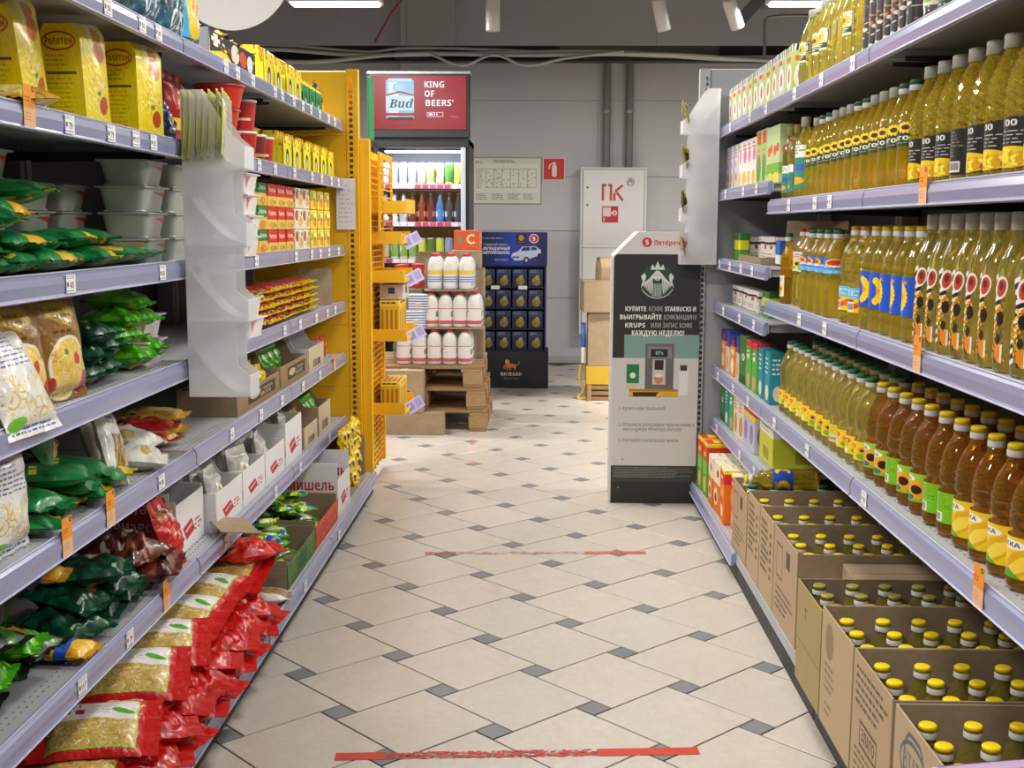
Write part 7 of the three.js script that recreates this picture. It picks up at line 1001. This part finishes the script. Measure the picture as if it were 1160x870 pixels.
// ---- pallets with milk
{
  const boards = (y, x1, z0, label) => {
    const p = thing('wooden_pallet', label, 'pallet', [x1 - .42, y, z0 - .42]);
    for (let k = 0; k < 5; k++) part(p, 'deck_board', cbox(.84, .02, .13, .003), k % 2 ? M.wood : M.woodDark, [0, .118, -.355 + k * .1775]);
    for (let k = 0; k < 3; k++) part(p, 'cross_board', cbox(.11, .018, .84, .003), M.wood, [-.36 + k * .36, .10, 0]);
    for (let k = 0; k < 3; k++) for (let q = 0; q < 3; q++) part(p, 'block', cbox(.12, .082, .13, .004), k === 2 ? M.wood : M.woodDark, [-.36 + k * .36, .018, -.355 + q * .355]);
    for (let k = 0; k < 3; k++) part(p, 'bottom_board', cbox(.11, .018, .84, .003), M.woodDark, [-.36 + k * .36, 0, 0]);
    return p;
  };
  boards(0, -.335, -7.38, 'lowest wooden pallet of the stack under the milk'); boards(.139, -.352, -7.39, 'middle wooden pallet of the stack under the milk'); boards(.278, -.372, -7.40, 'top wooden pallet of the stack carrying the milk');
  const top = .4175;
  const mk1 = PACK.add(120, 90, (g, w, h) => { fill(g, '#eeeae6', 0, 0, w, h); fill(g, '#cf2a4a', 0, 70, w, 20); fill(g, '#4a8a3a', 20, 20, 20, 30); strokes(g, 46, 16, 60, 4, 11, '#7a6a6a', .5); fill(g, '#c83a5a', 0, 0, w, 5); });
  const mk2 = PACK.add(120, 90, (g, w, h) => { fill(g, '#e8ecf2', 0, 0, w, h); fill(g, '#f0cf1e', 0, 0, w, 26); for (let k = 0; k < 3; k++) fill(g, '#3a66a8', 0, 36 + k * 12, w, 6); strokes(g, 20, 70, 70, 2, 9, '#8a4a4a', .5); });
  const milk = (key, r, cap) => proto('milk' + key, g => { part(g, 'bottle_body', lathe([[0, .003], [.036, 0], [.045, .008], [.046, .03], [.045, .07], [.046, .10], [.046, .135], [.043, .165], [.034, .192], [.022, .206], [.019, .212], [0, .212]], 24), M.whitePlastic); part(g, 'bottle_label', ruv(new THREE.CylinderGeometry(.0467, .0467, .1, 24, 1, true).translate(0, .072, 0), r), M.gloss); part(g, 'cap', lathe([[0, .228], [.018, .228], [.021, .225], [.021, .204], [0, .204]], 20), cap); });
  const capR = std(lin(.55, .05, .06), .4), m1 = milk('red', mk1, capR), m2 = milk('yellow', mk2, capR);
  for (let q = 0; q < 3; q++) {
    for (let k = 0; k < 5; k++) put(m1, 'milk_bottle', 'white milk bottle with a red-edged label in the bottom tier on the pallet', 'bottle', 'milk bottles, bottom tier', -.875 + k * .098, top, -7.49 - q * .095, rr(-.4, .4));
    for (let k = 0; k < 4; k++) put(m1, 'milk_bottle', 'white milk bottle with a red-edged label in the middle tier on the pallet', 'bottle', 'milk bottles, middle tier', -.70 + k * .092, top + .24, -7.50 - q * .095, rr(-.4, .4));
    for (let k = 0; k < 3; k++) put(m2, 'milk_bottle', 'white milk bottle with a yellow-banded label in the top tier on the pallet', 'bottle', 'milk bottles, top tier', -.675 + k * .10, top + .48, -7.50 - q * .095, rr(-.3, .3));
  }
  const filmTube = (w, h, d) => grid(48, 5, (a, b) => { const th = a * Math.PI * 2, c = Math.cos(th), s = Math.sin(th), e = .22, k = 1 - .05 * Math.max(0, b - .7) / .3 + .004 * Math.sin(a * 80 + b * 7); return [Math.sign(c) * Math.abs(c) ** e * w / 2 * k, b * h, -Math.sign(s) * Math.abs(s) ** e * d / 2 * k]; });
  for (const [x, y, w, n, d] of [[-.68, 0, .53, 'bottom', .325], [-.565, .24, .41, 'middle', .325], [-.575, .48, .335, 'top', .325]]) solo('shrink_wrap', filmTube(w, .19, d), M.clear, 'clear shrink film around the ' + n + ' tier of milk bottles', 'film', [x, top + y + .002, -7.595]);
  for (const y of [.24, .48]) solo('carton_layer', cbox(y < .3 ? .40 : .33, .008, .30, .001), M.kraft, y < .3 ? 'thin card sheet between the bottom and middle milk tiers' : 'thin card sheet between the middle and top milk tiers', 'cardboard', [y < .3 ? -.565 : -.575, top + y - .0095, -7.595]);
  // cartons in front of and on the pallets
  const carton = (label, w, h, d, x, y, z, m = M.kraft, turn = 0) => { const c = thing('cardboard_box', label, 'box', [x, y, z], turn); part(c, 'box_body', cbox(w, h - .004, d, .003), m); for (const s of [-1, 1]) part(c, 'top_flap', cbox(w / 2 - .002, .004, d, .001), m, [s * w / 4, h - .004, 0]); part(c, 'tape', cbox(.04, .0012, d + .001, .0003), std(lin(.5, .42, .3), .4), [0, h, 0]); return c; };
  carton('low brown cardboard box on the floor in front of the pallets', .38, .135, .12, -.79, 0, -7.30); const hb = carton('brown cardboard box with a handle hole on top of the low box', .25, .265, .12, -.855, .136, -7.31); part(hb, 'handle_hole', lathe([[0, 0], [.012, 0], [.012, .001], [0, .001]], 14).rotateX(Math.PI / 2), M.dark, [.03, .13, .0605]);
  carton('brown box standing behind the milk beneath the torn carton', .24, .5, .24, -.80, top, -7.95, M.kraftDark); carton('brown box standing on the top pallet behind the milk tiers', .3, .6, .22, -.53, top, -7.95, M.kraft);
  const tr = openTray('torn_box', 'torn brown box with ragged top edges behind the milk', .2, .2, .2, [-.73, top + .508, -7.95], 0, { body: M.kraftDark }, { front: .17, sideF: .12 });
  const striped = PACK.add(80, 80, (g, w, h) => { fill(g, '#e6eaf2', 0, 0, w, h); for (let k = 0; k < 6; k++) fill(g, '#2f559c', 0, 8 + k * 12, w, 5); fill(g, '#c8b89a', 30, 44, 22, 20); }), redP = PACK.add(60, 90, (g, w, h) => { fill(g, '#b8242c', 0, 0, w, h); oval(g, '#f0dcd8', 30, 28, 16, 12); strokes(g, 10, 60, 40, 2, 10, '#f0c0b8', .5); }), orangeP = PACK.add(100, 80, (g, w, h) => { fill(g, '#e0602a', 0, 0, w, h); g.strokeStyle = '#f4e4d4'; g.lineWidth = 8; g.beginPath(); g.arc(70, 36, 16, .8, 5.4); g.stroke(); oval(g, '#7a9a8a', 24, 40, 8, 20); });
  const st = proto('striped', g => part(g, 'carton', cbox(.125, .105, .09, .003, { all: striped }), M.gloss)), rp = proto('redp', g => part(g, 'carton', cbox(.085, .155, .07, .003, { all: redP }), M.gloss));
  put(st, 'milk_carton', 'blue-striped carton lying below its twin beside the milk', 'carton', undefined, -.80, top + .24, -7.48, .15); put(st, 'milk_carton', 'blue-striped carton on top of another beside the milk', 'carton', undefined, -.775, top + .346, -7.49, -.1);
  solo('crate_support', cbox(.26, .235, .2, .004), M.kraftDark, 'plain brown box under the red packs beside the milk', 'box', [-.90, top + .24, -7.72]);
  put(rp, 'drink_pack', 'red drink pack with a white emblem standing upright beside the milk', 'carton', undefined, -.80, top + .48, -7.70); put(rp, 'drink_pack', 'red drink pack half hidden behind its neighbour beside the milk', 'carton', undefined, -.90, top + .475, -7.74, .3, 0, .1);
  solo('crate_support', cbox(.2, .12, .2, .004), M.kraft, 'plain brown box beneath the orange carton behind the milk', 'box', [-.50, top + .602, -7.93]);
  put(proto('orangep', g => part(g, 'carton', cbox(.17, .13, .12, .003, { all: orangeP }), M.gloss)), 'juice_case', 'orange carton with a white ring behind the top milk bottles', 'carton', undefined, -.49, top + .723, -7.92, -.1);
  // goods in the yellow rack trays
  const yb = PACK.add(80, 100, (g, w, h) => { fill(g, '#e8b814', 0, 0, w, h); fill(g, '#f2d84a', 0, 0, w, 14); for (let k = 0; k < 4; k++) fill(g, '#a87c10', 8 + k * 18, 24, 8, 60); strokes(g, 10, 4, 60, 1, 8, '#6a5a14', .6); }), wb = PACK.add(80, 60, (g, w, h) => { fill(g, '#d8d4d0', 0, 0, w, h); fill(g, '#3a5cb0', 28, 12, 22, 24); });
  for (const [y, hh] of [[.737, .19], [.367, .15]]) put(proto('ybox' + hh, g => part(g, 'carton', cbox(.10, hh, .30, .003, { all: yb }), M.paper)), 'gum_case', hh > .17 ? 'yellow display case in the upper tray of the yellow side rack' : 'yellow display case in the low tray of the yellow side rack', 'box', undefined, -.755, y, -6.0);
  put(proto('wbox', g => part(g, 'carton', cbox(.12, .075, .22, .003, { all: wb }), M.paper)), 'gum_case', 'white and blue box on top of the yellow display case in the side rack', 'box', undefined, -.75, .929, -6.02);
  for (const y of [1.368, 1.218, 1.028]) for (let k = 0; k < 2; k++) put(proto('flatp', g => part(g, 'carton', cbox(.12, .018, .26, .003, { all: yb }), M.paper)), 'gum_sleeve', 'flat yellow sleeve lying in a tray of the yellow side rack', 'pack', 'flat yellow sleeves in the side rack', -.755, y + k * .019, -6.0, rr(-.1, .1));
  // ---- box stack by the coffee stand
  const bx = .52, bz = -8.9;
  const cr = thing('wooden_crate', 'small wooden crate on the floor under the brown box stack', 'crate', [bx, 0, bz]); for (let k = 0; k < 3; k++) part(cr, 'slat', cbox(.34, .03, .3, .002), M.woodDark, [0, k * .042, 0]); for (const s of [-1, 1]) part(cr, 'corner_post', cbox(.03, .12, .03, .002), M.wood, [s * .15, 0, .152]);
  solo('yellow_case', cbox(.35, .14, .3, .004), std(lin(.62, .40, .03), .6), 'yellow cardboard case between the crate and the tall brown box', 'box', [bx, .122, bz]);
  carton('tall brown cardboard box standing on the yellow case', .35, .40, .3, bx + .01, .264, bz); carton('wide brown cardboard box on top of the tall brown box', .46, .235, .34, bx + .02, .666, bz, M.kraft, .05);
  solo('paper_bundle', pouch(.17, .17, .12, A.kraftWindow, A.kraftWindow, { soft: 1, top: .2, crimp: .5 }), M.kraftDark, 'crumpled brown paper bundle on top of the wide brown box', 'bundle', [.50, .902, bz + .06], .4);
  const bl = thing('strap_roll', 'yellow strap dangling to the floor beside the brown box stack', 'strap', [.31, 0, bz + .02]); part(bl, 'strap', tube([[0, .26, 0], [-.01, .16, .01], [.02, .06, .02], [-.02, .008, .05], [.04, .008, .08]], .012, 24, 6), std(lin(.7, .5, .05), .5));
  const bp = thing('blue_bag_scrap', 'blue and white plastic bag tucked beside the tall brown box', 'bag', [.325, .28, bz + .05]); part(bp, 'bag', pouch(.035, .3, .1, A.bluePk, A.bluePk, { soft: 1, top: .2, crimp: .3 }), M.film);
}
scene.traverse(o => { if (o.isMesh) { o.castShadow = true; o.receiveShadow = true; } });
renderer.render(scene, camera);
